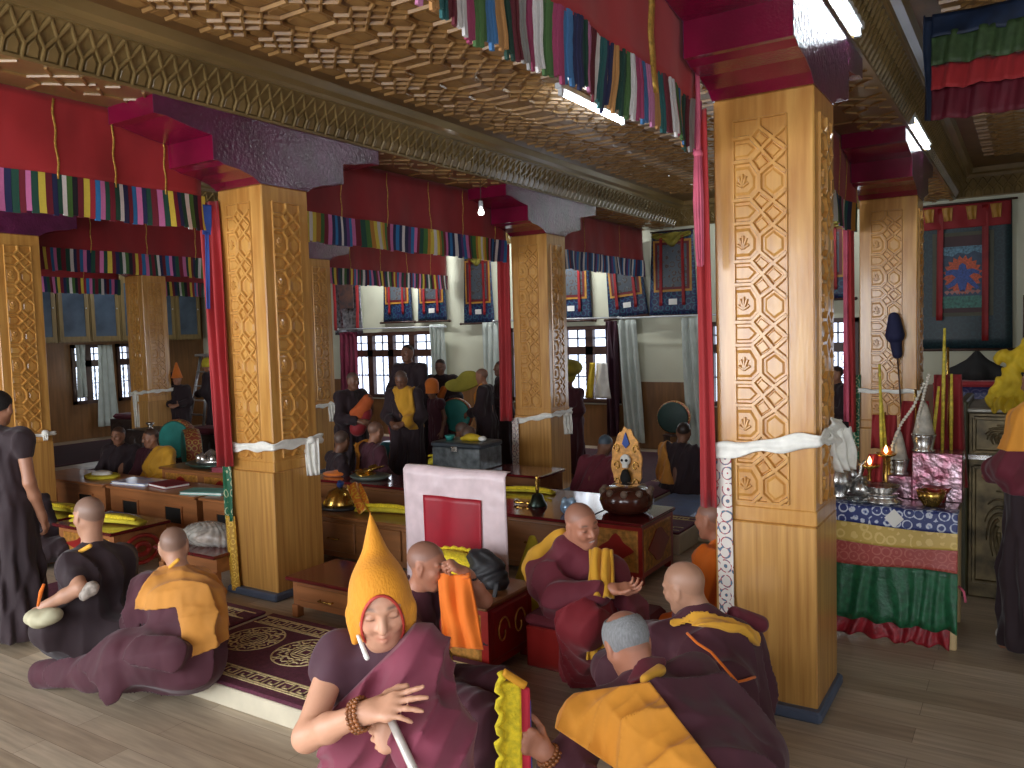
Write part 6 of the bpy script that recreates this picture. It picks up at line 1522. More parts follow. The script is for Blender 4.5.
body += [cone(pel, kR, .09, .06), cone(kR, fR, .055, .035), cone(fR, fR+fwd_*.14-UP*.02, .036, .03), cone(pel, kL, .09, .06), cone(kL, fL, .055, .035), cone(fL, fL+fwd_*.14-UP*.02, .036, .03)]
implicit('body', body, .0065, skinm, t, .02, origin=org, color=skin_color(Hd, Rd, 1.02, TONE['ruddy'], .35, smile=1.))
upper = [cone(pel+rd*.07, che+rd*.08, .15, .135), cone(pel-rd*.07, che-rd*.08, .15, .135), cone(che+UP*.06, SRd, .12, .075), cone(che+UP*.06, SLd, .12, .07), cone(neck-UP*.03, SRd, .07, .07), cone(neck-UP*.03, SLd, .07, .065), cone(ER, pel+rd*.12, .08, .12), cone(SRd, ER, .075, .08), cone(ER, ER*.25+WR*.75, .09, .07), cone(SLd, EL, .07, .08), cone(EL, EL*.4+WL*.6, .08, .075), cone(che, neck-UP*.04, .13, .09)]
skirt_ = [cone(pel, kR, .17, .13), cone(pel, kL, .15, .11), cone(kR, fR+UP*.06, .125, .14), cone(kL, fL+UP*.06, .11, .125), cone((kR+kL)/2, (fR+fL)/2+UP*.1, .11, .13)]
implicit('lower_robe', skirt_, .009, robeR, t, .05, disp=flow(unit(UP+VX*.1), .10, .018, 1.), cuts=[plane((0, 0, .05), -UP)], origin=org)
implicit('upper_robe', upper, .0085, robeM, t, .05, disp=flow(unit(VX*.8+UP*.6), .11, .016, 2.), origin=org)
implicit('mustard_shawl', upper, .008, mustard, t, .05, grow=.02, cuts=[lambda X: dist([cone(q(524, 580, 4.5), q(540, 552, 4.42), .05, .06), cone(q(540, 552, 4.42), q(560, 536, 4.40), .06, .05)], X, .02)], origin=org)
drape_mesh('mustard_front_fold', q(601, 549, 4.16)-org, q(601, 597, 4.0)-org, .115, tuple(VX*.97-VF*.2), mustard, t, 2.4, .018, 1.05, .016, 36, 20, .3)
drape_mesh('mustard_front_end', q(598, 632, 4.02)-org, q(596, 660, 4.0)-org, .09, tuple(VX), mustard, t, 1.5, .012, 1., .01, 16, 8, .3)
implicit('mustard_shawl', upper, .008, mustard, t, .05, grow=.024, disp=flow(unit(VX*.8+UP*.6), .11, .016, 2.), cuts=[lambda X: dist([cone(q(524, 580, 4.5), q(540, 552, 4.42), .05, .06), cone(q(540, 552, 4.42), q(560, 536, 4.40), .06, .05)], X, .02)], origin=org)
for f_ in (fR, fL):
    implicit('shoe', [cone(f_-UP*.02-fwd_*.05, f_+fwd_*.13-UP*.025, .05, .042)], .007, mat('brown shoe', S(86, 66, 58), .6), t, cuts=[plane((0, 0, .003), -UP)], origin=org)

# ---- bald monk with yellow collar, back to us, beside the near pillar
He = q(684, 587, 3.62); fe = unit(A3(VF[0], VF[1], 0)*.75-A3(VX[0], VX[1], 0)*.6); re = unit(np.cross(fe, UP)); Re = frame(fe*1.-UP*.25-VX*.18, .12)
pel = A3(-1.13, 3.40, .2); org = A3(pel[0], pel[1], 0)
t = thing('person', 'bald monk seen from behind with a yellow collar, leaning by the nearest pillar', 'person', org)
neck = q(698, 612, 3.6); che = q(716, 655, 3.52); SLe, SRe = q(660, 640, 3.58), q(744, 643, 3.72)
EL, WL = q(612, 672, 3.75), q(612, 664, 4.0); ER, WR = q(752, 692, 3.75), q(730, 680, 3.98)
body = [cone(pel, che, .13, .13), cone(che, neck, .11, .055), cone(neck, He-Re[:, 2]*.03-Re[:, 1]*.02, .06, .056)]+head_prims(He, Re, 1.)+arm(SLe, EL, WL)+arm(SRe, ER, WR)+hand_prims(WL, VF, -UP, -1)+hand_prims(WR, VF, -UP, 1)
kL, kR = q(668, 700, 3.8), q(738, 720, 3.85)
for k_ in (kL, kR): body += [cone(pel, k_, .1, .065), cone(k_, pel-UP*.1+(k_-pel)*.3, .06, .04)]
implicit('body', body, .0068, skinm, t, .02, origin=org, color=skin_color(He, Re, 1., TONE['pale'], .18))
rob = [cone(pel+re*.10, che+re*.08, .17, .14), cone(pel-re*.10, che-re*.08, .17, .14), cone(che, SLe, .13, .08), cone(che, SRe, .13, .08), cone(neck-UP*.03, SLe, .07, .075), cone(neck-UP*.03, SRe, .07, .075), cone(SLe, EL, .08, .09), cone(EL, WL, .09, .08), cone(SRe, ER, .08, .10), cone(ER, WR, .1, .085), cone(che, neck-UP*.05, .13, .085), cone(pel, kL, .18, .13), cone(pel, kR, .18, .14), cone(kL, A3(*kL[:2], .1), .13, .12), cone(kR, A3(*kR[:2], .1), .13, .13), cone(pel, A3(*pel[:2], .1), .2, .22), cone(q(720, 690, 3.4), q(716, 750, 3.3), .16, .17)]
fde = flow(unit(VX*.55-UP*.8), .13, .018, 1.)
implicit('robe', rob, .0085, robeD, t, .06, disp=fde, cuts=[plane((0, 0, .01), -UP)], origin=org)
bandE = [cone(q(674, 622, 3.5), q(690, 614, 3.46), .02, .042), cone(q(690, 614, 3.46), q(728, 620, 3.46), .045, .05), cone(q(728, 620, 3.46), q(758, 638, 3.54), .05, .035)]
implicit('yellow_collar', rob, .0065, collarY, t, .06, grow=.026, disp=addf(fde, flow(unit(VX+UP*.1), .05, .005, .4)), cuts=[lambda X: dist(bandE, X, .02)], origin=org)
implicit('maroon_roll', [cone(q(735, 614, 3.64), q(760, 624, 3.70), .035, .04)], .008, robeM, t, .03, origin=org)
mb = MB()
def surf(x, y, pr, d0=3.0, g=.004):   # point on the cloth under a picture point
    d = d0; ray = A3(_ray(x, y))
    for _ in range(60):
        v = dist(pr, (CAM+ray*d)[None], .06)[0]-.016
        if v < .001: break
        d += max(v*.8, .001)
    return CAM+ray*(d-g)
pts = [surf(x, y, rob)-org for x, y in ((687, 633), (697, 643), (711, 652), (725, 668), (737, 682))]; mb.tube([Vector(p) for p in pts], .006, 6)
pts = [surf(x, y, rob)-org for x, y in ((755, 677), (746, 680), (737, 682), (730, 697))]; mb.tube([Vector(p) for p in pts], .006, 6); mb.build('orange_cord', orangeS, t)

# ---- grey haired monk with saffron shawl, lower right
Hf = q(627, 644, 2.98); ff = unit(A3(VF[0], VF[1], 0)*.92-A3(VX[0], VX[1], 0)*.3); rf = unit(np.cross(ff, UP)); Rf = frame(ff*.85-UP*.50, .1)
pel = q(706, 800, 2.62); org = A3(pel[0], pel[1], 0)
t = thing('person', 'grey haired monk in a saffron shawl bending forward, seen from behind at lower right', 'person', org)
neck = q(643, 678, 2.93); che = q(668, 722, 2.8); SLf, SRf = q(592, 722, 2.86), q(692, 690, 2.96)
EL, WL = q(566, 775, 2.76), q(545, 752, 2.74); ER, WR = q(720, 745, 3.05), q(690, 740, 3.2)
hl_ = unit(q(517, 734, 2.70)-WL)
body = [cone(pel, che, .13, .13), cone(che, neck, .11, .055), cone(neck, Hf-Rf[:, 2]*.03-Rf[:, 1]*.03, .058, .056)]+head_prims(Hf, Rf, 1.02)+arm(SLf, EL, WL, 1.05)+arm(SRf, ER, WR)+hand_prims(WL, hl_, VF*.9-VX*.2, -1, 1.05, (.6, .7, .75, .8), .05, .4, .5)+hand_prims(WR, VF, -UP, 1)
kL, kR = A3(*(pel+ff*.35-rf*.14)[:2], .12), A3(*(pel+ff*.35+rf*.14)[:2], .12)
for k_ in (kL, kR): body += [cone(pel, k_, .1, .065), cone(k_, A3(*(k_-ff*.25)[:2], .09), .06, .04), cone(A3(*(k_-ff*.25)[:2], .09), A3(*(k_-ff*.35)[:2], .09), .036, .03)]
implicit('body', body, .0058, skinm, t, .02, origin=org, color=skin_color(Hf, Rf, 1.02, TONE['ruddy'], .25))
ff_hair = head_prims(Hf, Rf, 1.02)[:2]
hc_ = Hf
def hairline(X):
    p = (X-Hf)@Rf/1.02; return np.maximum(-(p[:, 2]-(.0+.75*p[:, 1])), -(np.sqrt(p[:, 0]**2+(p[:, 1]+.045)**2+(p[:, 2]-.105)**2)-.052))
implicit('grey_hair', ff_hair, .004, mat('short grey hair', S(140, 141, 142), .95, var=.10, vs=160, stretch=(1, 1, .3), bump=.5, bs=500), t, .03, grow=.006, cuts=[lambda X: -(((X-Hf)@Rf)[:, 2]-(-.005+.7*((X-Hf)@Rf)[:, 1])), lambda X: .066-np.linalg.norm((X-Hf)@Rf-A3(0, -.03, .115), axis=1)], origin=org, disp=lambda X: .002*np.sin(X[:, 0]*700)*np.sin(X[:, 1]*640)*np.sin(X[:, 2]*680))
rob = [cone(pel+rf*.09, che+rf*.09, .17, .14), cone(pel-rf*.09, che-rf*.09, .17, .14), cone(che, SLf, .12, .08), cone(che, SRf, .13, .085), cone(neck-UP*.03, SLf, .07, .075), cone(neck-UP*.03, SRf, .07, .075), cone(SLf, EL, .08, .08), cone(EL, EL*.6+WL*.4, .085, .062), cone(SRf, ER, .1, .11), cone(ER, WR, .1, .085), cone(che, neck-UP*.04, .13, .082), cone(pel, kL, .18, .14), cone(pel, kR, .18, .14), cone(kL, A3(*kL[:2], .1), .13, .12), cone(pel, A3(*pel[:2], .12), .2, .24), cone(SRf, q(745, 760, 2.85), .12, .16)]
fdf = flow(unit(VX*.6-UP*.8), .13, .017, 1.)
implicit('robe', rob, .0078, robeD, t, .06, disp=fdf, cuts=[plane((0, 0, .01), -UP)], origin=org)
a1, a2 = q(602, 672, 2.75), q(722, 790, 2.6)
n1 = unit(np.cross(a2-a1, VF)); n1 = n1 if n1@VX > 0 else -n1                        # right hand border of the shawl
b1, b2 = q(650, 682, 2.75), q(718, 770, 2.6); n1 = unit(np.cross(b2-b1, _ray(684, 728))); n1 = n1 if n1@VX > 0 else -n1
TOPS = 1. if np.cross(_ray(630, 684), q(660, 680, 2.75)-q(600, 689, 2.75))[2] > 0 else -1.
c1, c2 = q(562, 733, 2.75), q(626, 776, 2.6); n2 = unit(np.cross(c2-c1, _ray(594, 756))); n2 = n2 if n2@UP < 0 else -n2
implicit('saffron_shawl', rob, .0065, saffron, t, .06, grow=.024, disp=addf(fdf, flow(unit(VX*.5-UP*.85), .07, .007, 2.)), cuts=[plane(b1, n1), plane(c1, n2), plane(q(600, 689, 2.75), unit(np.cross(_ray(630, 684), q(660, 680, 2.75)-q(600, 689, 2.75)))*TOPS), plane(q(640, 675, 3.0), VF), plane((0, 0, .05), -UP)], origin=org)
implicit('maroon_collar', rob, .006, robeM, t, .06, grow=.02, disp=fdf, cuts=[lambda X: dist([cone(q(634, 676, 2.82), q(656, 658, 2.9), .03, .04)], X)], origin=org)
implicit('yellow_neckband', rob, .006, collarY, t, .06, grow=.026, disp=fdf, cuts=[lambda X: dist([cone(q(646, 680, 2.8), q(660, 670, 2.86), .022, .022)], X)], origin=org)
ring('bead_bracelet', WL+unit(WL-EL)*-.03, unit(np.cross(WL-EL, UP)), unit(np.cross(np.cross(WL-EL, UP), WL-EL)), .041, .041, .005, woodbead, t, org, 18, .0078)
ring('bead_bracelet', WL+unit(WL-EL)*-.015, unit(np.cross(WL-EL, UP)), unit(np.cross(np.cross(WL-EL, UP), WL-EL)), .039, .039, .005, woodbead, t, org, 18, .0078)
# the folded yellow and red hat cloth he holds
base = q(514, 728, 2.69)
t = thing('ceremonial_hat', 'folded yellow and red fleece hat held upright by the grey haired monk', 'hat', base)
def slab(nm, x0, x1, y0, y1, d, th, m, sl=0.):
    p = [q(x0, y0, d), q(x1, y0+sl, d), q(x1+2, y1, d), q(x0-1, y1, d)]
    mb = MB(); mb.prism([Vector(v-base) for v in p], Vector(VF*th)); o = mb.build(nm, m, t, fixn=True); bv = o.modifiers.new('soft', 'BEVEL'); bv.width = .008; bv.segments = 2; return o
slab('yellow_face', 500, 521, 683, 800, 2.70, .03, yhat2); slab('red_fold', 519, 530, 688, 800, 2.71, .02, mat('red felt', S(196, 40, 60), .8)); slab('blue_lining', 526, 531, 700, 800, 2.715, .012, bluerib)
mb = MB(); pts = [q(500+3*math.sin(k*1.9), 672+k*6, 2.70)-base for k in range(22)]; mb.tube([Vector(p) for p in pts], [.012+.004*math.sin(k*2.7) for k in range(22)], 7); mb.build('fleece_fringe', yhat2, t)
mb = MB(); pts = [q(503+k*3.2, 672+k*2.0, 2.70)-base for k in range(8)]; mb.tube([Vector(p) for p in pts], .014, 7); mb.build('top_roll', mat('orange yellow felt', S(226, 160, 40), .8), t)

# ---- monk half hidden behind the near pillar, in profile
monk('bald monk in profile peeping out beside the left edge of the nearest pillar', (-1.50, 4.75, .0), 170, 'sit', 1.0, .15, 0, -8, robe=robeM, tone='ruddy', shawl=[('orange_shawl', orangeS, sh_left(), .014)], seat=.05, seed=4.)

# ---- dark robed monk at lower left, arm bare
Ha = q(89, 516, 4.85); fa_ = unit(A3(VF[0], VF[1], 0)*.35-A3(VX[0], VX[1], 0)*.94); ra = unit(np.cross(fa_, UP)); Ra = frame(fa_*1.+A3(VF)*.25-UP*.15)
pel = A3(*(q(100, 615, 4.85))[:2], .30); org = A3(pel[0], pel[1], 0)
t = thing('person', 'shaven monk in a dark robe with one bare arm, seated at lower left', 'person', org)
neck = q(92, 543, 4.86); che = q(98, 575, 4.84); SRa = q(118, 560, 5.0); SLa = q(72, 566, 4.72)
EL, WL = q(80, 588, 4.55), q(44, 607, 4.55); ER, WR = q(120, 600, 5.05), q(75, 612, 5.05)
body = [cone(pel, che, .12, .13), cone(che, neck, .11, .055), cone(neck, Ha-Ra[:, 2]*.03-Ra[:, 1]*.02, .057, .055)]+head_prims(Ha, Ra, 1.02)+arm(SLa, EL, WL, 1.05)+arm(SRa, ER, WR)+hand_prims(WL, unit(WL-EL), -UP+VF*.3, -1, 1., (.6, .7, .7, .8))+hand_prims(WR, -VX, -UP, 1)
kL, kR = q(52, 628, 4.6), q(58, 622, 5.0)
for k_ in (kL, kR): body += [cone(pel, k_, .1, .065), cone(k_, k_*.5+pel*.5-UP*.04, .05, .04)]
implicit('body', body, .0075, skinm, t, .02, origin=org, color=skin_color(Ha, Ra, 1.02, TONE['pale'], .6))
rob = [cone(pel+ra*.09, che+ra*.08, .16, .14), cone(pel-ra*.09, che-ra*.08, .16, .14), cone(che, SLa, .12, .085), cone(che, SRa, .13, .1), cone(SLa, SLa*.5+EL*.5, .085, .08), cone(SRa, ER, .1, .11), cone(ER, WR, .1, .085), cone(che, neck-UP*.04, .13, .082), cone(pel, kL, .16, .12), cone(pel, kR, .17, .13), cone(pel, q(128, 640, 4.8), .16, .14), cone(q(60, 635, 4.7), q(125, 640, 4.75), .12, .13)]
fda = flow(unit(VX*.2-UP), .13, .017, 1.5)
implicit('robe', rob, .0095, robeB, t, .06, disp=fda, cuts=[plane((0, 0, .14), -UP)], origin=org)
implicit('yellow_neckband', [cone(q(78, 553, 4.74), q(90, 546, 4.72), .013, .014)], .007, collarY, t, .02, origin=org)
implicit('grey_vest_edge', [cone(q(84, 596, 4.5), q(92, 588, 4.52), .03, .04)], .008, mat('grey brocade vest', S(150, 140, 130), .6, var=.3, vs=30), t, .02, disp=flow(UP, .04, .005), origin=org)
t = thing('cloth_bundle', 'pale cloth bundle in the lap of the dark robed monk at lower left', 'bundle', q(40, 618, 4.5))
implicit('cloth', [ell((0, 0, 0), (.1, .07, .05)), ell((.07, .03, .02), (.06, .05, .04))], .008, mat('olive cream cloth', S(176, 170, 140), .7), t, .02, disp=lambda X: .004*np.sin(X[:, 0]*80))
t = thing('yellow_tag', 'little yellow cord in the hand of the dark robed monk at lower left', 'cord', q(39, 603, 4.45)); mb = MB(); mb.tube([Vector(q(x, y, 4.45)-q(39, 603, 4.45)) for x, y in ((44, 584), (41, 592), (38, 606))], [.008, .012, .008], 6); mb.build('cord', orangeS, t)

# ---- monk in the ochre shawl leaning away, robe spread over the mat
Hb = q(174, 546, 4.75); fb = unit(A3(VF[0], VF[1], 0)*.95+A3(VX[0], VX[1], 0)*.3); rb_ = unit(np.cross(fb, UP)); Rb = frame(fb*.9-UP*.25-VX*.45)
pel = A3(*q(185, 640, 4.45)[:2], .27); org = A3(pel[0], pel[1], 0)
t = thing('person', 'shaven monk in an ochre shawl, robe spread over the mat edge, back to us', 'person', org)
neck = q(180, 572, 4.7); che = q(185, 605, 4.6); SLb, SRb = q(150, 592, 4.65), q(202, 592, 4.75)
EL, WL = q(140, 622, 4.7), q(150, 615, 5.0); ER, WR = q(207, 614, 4.85), q(200, 588, 5.05)
body = [cone(pel, che, .12, .13), cone(che, neck, .11, .055), cone(neck, Hb-Rb[:, 2]*.03-Rb[:, 1]*.02, .057, .055)]+head_prims(Hb, Rb, .98)+arm(SLb, EL, WL)+arm(SRb, ER, WR)+hand_prims(WL, VF, -UP, -1)+hand_prims(WR, VF, -UP, 1)
kL, kR = q(128, 660, 4.45), q(208, 640, 4.85)
legL = q(75, 676, 4.6)
for k_, fo in ((kL, legL), (kR, kR-rb_*.25)): body += [cone(pel, k_, .1, .065), cone(k_, fo, .06, .04), cone(fo, fo+unit(fo-k_)*.12, .036, .03)]
implicit('body', body, .0072, skinm, t, .02, origin=org, color=skin_color(Hb, Rb, .98, TONE['pale'], .6))
top = [cone(pel+rb_*.08, che+rb_*.08, .15, .14), cone(pel-rb_*.08, che-rb_*.08, .16, .14), cone(che, SLb, .13, .1), cone(che, SRb, .12, .09), cone(SLb, EL, .1, .1), cone(EL, WL, .1, .08), cone(SRb, ER, .09, .09), cone(ER, WR, .09, .07), cone(che, neck-UP*.04, .13, .08)]
legs = [cone(pel, kL, .17, .15), cone(kL, q(95, 672, 4.55), .15, .10), cone(q(95, 672, 4.55), q(42, 674, 4.75), .095, .075), cone(pel, kR, .15, .12), cone(kL, q(112, 690, 4.35), .12, .06), cone(q(150, 655, 4.35), q(175, 655, 4.3), .12, .10)]
fdb = flow(unit(-VX*.9-UP*.35), .12, .018, 1.5)
implicit('robe', top+legs, .0092, robeD, t, .06, disp=fdb, cuts=[plane((0, 0, .012), -UP)], origin=org)
# shawl: over left shoulder and back, falling to the right hip
e1, e2 = q(132, 612, 4.5), q(190, 608, 4.4)
def shcut(X):      # front border curve in picture-free terms: a slanted plane through the left arm, a second through the hip
    return np.maximum(0, 0)
def wedge(p1, p2, p3): n = unit(np.cross(np.array(p2)-p1, np.array(p3)-p1)); return n
camv = CAM
def edge(xa, ya, xb, yb, keep):   # plane through the eye-independent line lying in space at depth 4.5, extended along the sight direction of the body
    a, b = q(xa, ya, 4.5), q(xb, yb, 4.5); n = unit(np.cross(b-a, VF)); c = q(*keep, 4.5)
    if (c-a)@n > 0: n = -n
    return plane(a, n)
low_left = edge(131, 612, 184, 604, (170, 585)); low_right = edge(180, 604, 204, 652, (215, 610)); bot = edge(196, 648, 224, 640, (212, 615))
implicit('ochre_shawl', top+legs[:1]+legs[3:4]+[cone(q(194, 605, 4.6), q(200, 640, 4.55), .085, .08)], .0085, ochreS, t, .06, grow=.022, disp=addf(fdb, flow(unit(VX*.35-UP*.95), .10, .005, .5)), cuts=[lambda X: np.minimum(np.maximum(low_left(X), -9), np.maximum(low_right(X), bot(X))), plane(q(178, 569, 4.6), UP), edge(150, 560, 130, 612, (180, 600))], origin=org)
implicit('yellow_neckband', [cone(q(170, 567, 4.62), q(178, 560, 4.62), .011, .012)], .007, collarY, t, .02, origin=org)

# ---- standing person at the left edge
monk('dark haired person in a dark maroon robe standing at the left edge, arm hanging bare', (-5.78, 2.66, 0), 118, 'stand', .985, .02, -10, -8, robe=robeB, tone='mid', hair=S(22, 20, 20), stub=1., cover=(1, 0), arms=('down', 'down'), vox=.0085, seed=9.,
     hat=lambda t, o, hc, Rm, s: implicit('short_hair', head_prims(hc, Rm, s)[:2], .008, mat('dark cropped hair', S(28, 26, 26), .9, var=.3, vs=120), t, .03, grow=.008, cuts=[lambda X: -(((X-hc)@Rm)[:, 2]-(.015+.7*((X-hc)@Rm)[:, 1]))], origin=o))
t = [o for o in bpy.data.objects if o.name.startswith('person')][-1]
implicit('white_hem', [cone((-.16, .0, .09), (.16, -.02, .09), .035, .04)], .009, white, t, .02, cuts=[plane((0, 0, .03), -UP)])
# ---- person at the right edge
Rx = dp(1034, 640, 5.0)
monk('person in a maroon top, orange sash and long black skirt at the right edge', (Rx[0]+.03, 5.66, 0), 150, 'stand', 1.0, .03, 0, -10, robe=robeB, tone='mid', arms=('fold', 'fold'), vox=.0085, side=.12, seed=10.,
     shawl=[('maroon_top', robeM, [((0, 0, .98), (0, 0, -1))], .012), ('orange_sash', saffron, [((-.02, 0, 1.3), (.8, 0, .1)), ((0, 0, 1.24), (0, 0, -1))], .022)])
t = [o for o in bpy.data.objects if o.name.startswith('person')][-1]
for sg in (-1, 1): implicit('white_shoe', [cone((sg*.1+.02, .03, .05), (sg*.1-.09, .14, .04), .05, .045)], .008, white, t, cuts=[plane((0, 0, .003), -UP)])

# ================================================================== farther figures
bl = S(24, 22, 22)
def at(x, y, d): h = q(x, y, d); return (h[0], h[1], 0), h[2]
def st(x, y, d): l, z = at(x, y, d); return dict(loc=l, s=z/1.62)
def si(x, y, d): l, z = at(x, y, d); return dict(loc=l, seat=max(.02, z-.79))
monk('monk facing us in a dark robe with a yellow cloth in his lap', face=-58, pose='sit', lean=.12, hy=10, hp=-10, **si(123,434,10.8), robe=robeB, tone='mid', hair=bl, stub=.8, arms=('knee', 'knee'), vox=.012, seed=11.,
     hold=lambda t, o, W, J: implicit('yellow_lap_cloth', [cone(W(-.18, .3, .25), W(.2, .32, .33), .05, .045)], .012, yhat, t, .02, origin=o))
monk('monk in a yellow shawl looking left, seated before the turquoise drums', face=-75, pose='sit', lean=.1, hy=30, hp=-10, **si(157,436,10.2), robe=robeD, tone='mid', hair=bl, stub=.8, vox=.012, seed=12., arms=('fold', 'knee'), shawl=[('yellow_shawl', mustard, sh_left(), .02)])
monk('small seated person half hidden beside the standing person at left', (-7.75, 3.75, 0), -30, 'sit', .95, .25, 0, -25, robe=robeB, tone='mid', stub=.6, vox=.012, seat=.05, seed=13.)
monk('dark robed person standing with orange hat beside the far left pillar', face=-60, pose='stand', lean=0, hy=0, hp=0, **st(178,379,14.5), robe=robeB, tone='mid', vox=.014, seed=14., hat=lambda t, o, hc, Rm, s: implicit('orange_hat', [cone(hc+UP*.02, hc+UP*.28, .10, .02)], .012, orangecl, t, .02, cuts=[plane(hc+UP*.02, -UP)], origin=o))
monk('person with a yellow headcloth partly hidden by the red curtain, near the step ladder', face=200, pose='stand', lean=.2, hy=0, hp=-10, **st(216,364,15), robe=robeB, tone='mid', vox=.014, seed=15., arms=('read', 'read'), hat=lambda t, o, hc, Rm, s: implicit('yellow_headcloth', [ell(hc+UP*.03, A3(.1, .11, .12))], .012, yhat, t, .02, cuts=[plane(hc-UP*.03, -UP)], origin=o))
monk('dim person in orange beside the left window curtain', (-13.9, 9.4, 0), -40, 'stand', .96, 0, 0, 0, robe=robeB, tone='dark', vox=.014, seed=16., shawl=[('orange_shawl', ochreS, sh_band(0.), .02)])
# by the back window
monk('dark robed monk at the far left of the standing group, holding an orange red cloth', face=-10, pose='stand', lean=.1, hy=0, hp=-8, **st(348,380,10.1), robe=robeB, tone='dark', stub=.7, arms=('up', 'read'), cover=(0, 1), vox=.011, seed=17.,
     hold=lambda t, o, W, J: (implicit('orange_red_cloth', [cone(W(-.06, .3, 1.38), W(.05, .26, 1.2), .075, .09), cone(W(.0, .3, 1.3), W(.14, .26, 1.22), .07, .05)], .012, mat('orange red cloth', S(190, 90, 40), .8), t, .03, origin=o), implicit('red_bundle', [cone(W(-.02, .28, 1.2), W(.05, .24, 1.0), .1, .1)], .012, redcloth2, t, .03, origin=o)))
monk('stout monk with a yellow shawl and folded arms, centre of the standing group', face=-75, pose='stand', lean=.12, hy=-10, hp=-28, **st(405,378,9.9), robe=robeB, tone='dark', stub=.6, vox=.011, seed=18., shawl=[('yellow_shawl', mustard, [((.05, 0, 1.3), (.8, 0, -.35)), ((0, 0, .95), (0, 0, -1)), ((-.19, 0, 1.2), (-1, 0, .1))], .022), ('red_lining', redcloth2, [((-.16, 0, 1.1), (-.0, 1, 0)), ((0, 0, 1.05), (0, 0, 1)), ((.12, 0, .9), (-1, 0, 0))], .02)])
monk('tall dark person standing in front of the bright back window', face=-80, pose='stand', lean=0, hy=0, hp=0, **st(409,353,11.6), robe=robeB, tone='dark', hair=bl, stub=.9, vox=.012, seed=19.)
monk('young dark robed person facing us, head just below the first pale curtain', face=-60, pose='stand', lean=.05, hy=10, hp=-12, **st(441,366,11.9), robe=robeB, tone='dark', hair=bl, stub=.9, vox=.012, seed=20.,
     hold=lambda t, o, W, J: implicit('orange_collar', [cone(W(-.05, .14, 1.28), W(.03, .15, 1.1), .05, .06)], .012, orangecl, t, .02, origin=o))
t = thing('folded_hat', 'large olive yellow hat held up between the standing monks by the back window', 'hat', (-6.35, 8.7, 1.32), .3, 'folded yellow hats')
implicit('felt_body', [ell((-.05, 0, .0), (.2, .04, .09)), ell((.1, 0, .08), (.16, .045, .12))], .011, mat('olive felt', S(150, 140, 48), .85), t, .04, disp=flow((1, 0, .4), .07, .006))
monk('bald monk in profile facing left with an orange collar, right of the standing group', face=200, pose='stand', lean=.04, hy=0, hp=-4, **st(486,376,10.7), robe=robeB, tone='mid', stub=.5, vox=.011, seed=21., shawl=[('orange_collar', saffron, [((0, .03, 1.3), (0, -1, 0)), ((.06, 0, 1.3), (1, 0, 0)), ((-.12, 0, 1.3), (-1, 0, 0)), ((0, 0, 1.16), (0, 0, -1))], .018)])
monk('dark haired person half hidden behind the bald monk in profile', face=230, pose='stand', lean=0, hy=0, hp=0, **st(503,368,11.6), robe=robeB, tone='dark', hair=bl, stub=.9, vox=.013, seed=22.)
monk('monk in a plum robe with bowed head carrying the green drum', face=250, pose='stand', lean=.1, hy=0, hp=-20, **st(437,391,11.5), robe=robeD, tone='dark', stub=.6, vox=.012, seed=23., cover=(0, 0), arms=('down', 'down'), hat=lambda t, o, hc, Rm, s: implicit('orange_headcloth', [cone(hc-UP*.02, hc+UP*.1, .1, .1)], .012, orangecl, t, .02, cuts=[plane(hc-UP*.02, -UP)], origin=o))
# seated in the middle
monk('bald monk seated with his back to us, orange sash, behind the stacked cymbals', face=70, pose='sit', lean=.08, hy=-10, hp=-12, **si(368,432,9.15), robe=robeD, tone='mid', stub=.5, vox=.011, seed=24., shawl=[('orange_sash', saffron, [((-.12, 0, .4), (1, 0, .2)), ((0, 0, .14), (0, 0, -1)), ((0, .1, .4), (0, 1, 0))], .03)])
monk('dark seated monk in the shade right of the pillar with the orange chest', face=60, pose='sit', lean=.1, hy=-40, hp=-10, **si(332,441,9.0), robe=robeB, tone='dark', stub=.7, vox=.012, seed=25.)
monk('seated monk with yellow trimmed robe, only head and shoulders over the tin trunk', face=40, pose='sit', lean=.25, hy=0, hp=-25, **si(446,432,10.2), robe=robeB, tone='dark', stub=.6, vox=.012, seed=26., shawl=[('yellow_trim', mustard, [((0, -.06, .5), (0, 1, .3)), ((0, 0, .34), (0, 0, -1)), ((.0, 0, .3), (1, 0, 0))], .022)])
monk('bald monk with bowed head between the tin trunk and the second row pillar', face=230, pose='sit', lean=.3, hy=0, hp=-45, **si(489,441,9.9), robe=robeB, tone='dark', stub=.6, vox=.012, seed=27.)
monk('monk wrapped in a plum robe bent over beside the second row pillar, greyish cap', face=85, pose='sit', lean=.42, hy=0, hp=-40, **si(590,449,8.7), robe=robeM, tone='dark', hair=S(70, 84, 96), stub=1., vox=.012, seed=28.)
monk('dark robed monk with orange sash seated on the mat in front of the dark drum', face=75, pose='sit', lean=.1, hy=-30, hp=-10, **si(678,436,9.3), robe=robeB, tone='dark', hair=bl, stub=.9, vox=.011, seed=29., shawl=[('orange_sash', ochreS, [((-.07, 0, .4), (1, 0, .4)), ((0, 0, .2), (0, 0, -1))], .025)])
monk('dark haired man seen through the gap right of the nearest pillar', face=215, pose='stand', lean=0, hy=0, hp=0, **st(839,374,9.6), robe=robeB, tone='mid', hair=bl, stub=.9, vox=.012, seed=30.)
monk('dark robed monk under an olive hat, before the window right of the second row pillar', face=-100, pose='stand', lean=0, hy=0, hp=0, **st(570,380,11.2), robe=robeD, tone='dark', vox=.013, seed=31.,
     hat=lambda t, o, hc, Rm, s: implicit('olive_hat', [ell(hc+UP*.17, A3(.2, .2, .12)), cone(hc+UP*.05, hc+UP*.15, .1, .1)], .012, mat('olive felt', S(150, 140, 48), .85), t, .03, origin=o))
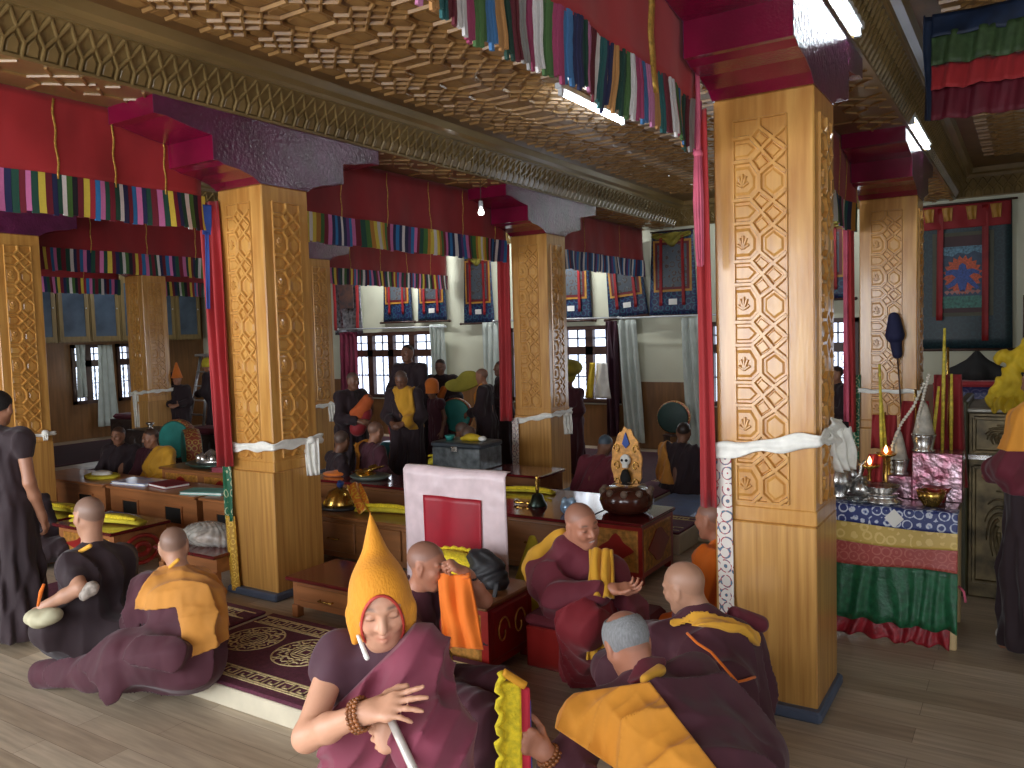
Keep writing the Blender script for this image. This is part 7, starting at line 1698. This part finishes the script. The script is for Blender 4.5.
# ------------------------------------------------------------------ light: daylight through the windows, tube lamps
def area(name, loc, target, sx, sy, power, col):
    l = bpy.data.lights.new(name, 'AREA'); l.shape = 'RECTANGLE'; l.size = sx; l.size_y = sy; l.energy = power; l.color = col
    o = bpy.data.objects.new(name, l); COL.objects.link(o); o.location = loc
    o.rotation_euler = (Vector(target)-Vector(loc)).to_track_quat('-Z', 'Y').to_euler(); return o
day = (.92, .96, 1.)
for i, h in enumerate(FWN): area('front window daylight', ((h[0]+h[1])/2, Y0+.12, (h[2]+h[3])/2), ((h[0]+h[1])/2, 5, .3), h[1]-h[0], h[3]-h[2], (270, 220, 110)[i], day)
for h in RW: area('right window daylight', (X1-.12, (h[0]+h[1])/2, (h[2]+h[3])/2), (-5, (h[0]+h[1])/2+1, 1.), h[1]-h[0], h[3]-h[2], 10, day)
for h in BW[:3]: area('back window daylight', ((h[0]+h[1])/2, Y1-.12, (h[2]+h[3])/2), ((h[0]+h[1])/2, 6, .6), h[1]-h[0], h[3]-h[2], 14, day)
for h in LW: area('left window daylight', (X0+.12, (h[0]+h[1])/2, (h[2]+h[3])/2), (-10, (h[0]+h[1])/2, .6), h[1]-h[0], h[3]-h[2], 3, day)
for x in (-10.3, -7.0, -3.1):  # unseen tubes with area lamps, added to brighten the back wall
    tube_light((x, 11.7, ZC-.09), 1.2, 'added fluorescent tube, out of view, brightening the back wall', PI/2)
    area('added back wall light', (x, 11.7, ZC-.13), (x, 12.6, 2.6), 1.4, .1, (38, 38, 10)[[-10.3, -7.0, -3.1].index(x)], (.95, .98, 1.))
tube_light((-15.0, 10.2, ZC-.09), 1.2, 'fluorescent tube on the ceiling by the glass cabinets')
area('left bay tube', (-15.0, 10.2, ZC-.13), (-16.9, 10.2, 2.2), .1, 1.3, 16, (.95, .98, 1.))
w = bpy.data.worlds.new('world'); scene.world = w; w.use_nodes = True
w.node_tree.nodes['Background'].inputs[0].default_value = (.75, .85, 1., 1); w.node_tree.nodes['Background'].inputs[1].default_value = .6
vs = scene.view_settings; vs.view_transform = 'Standard'; vs.look = 'None'; vs.gamma = 1.; vs.exposure = .15; vs.use_curve_mapping = False
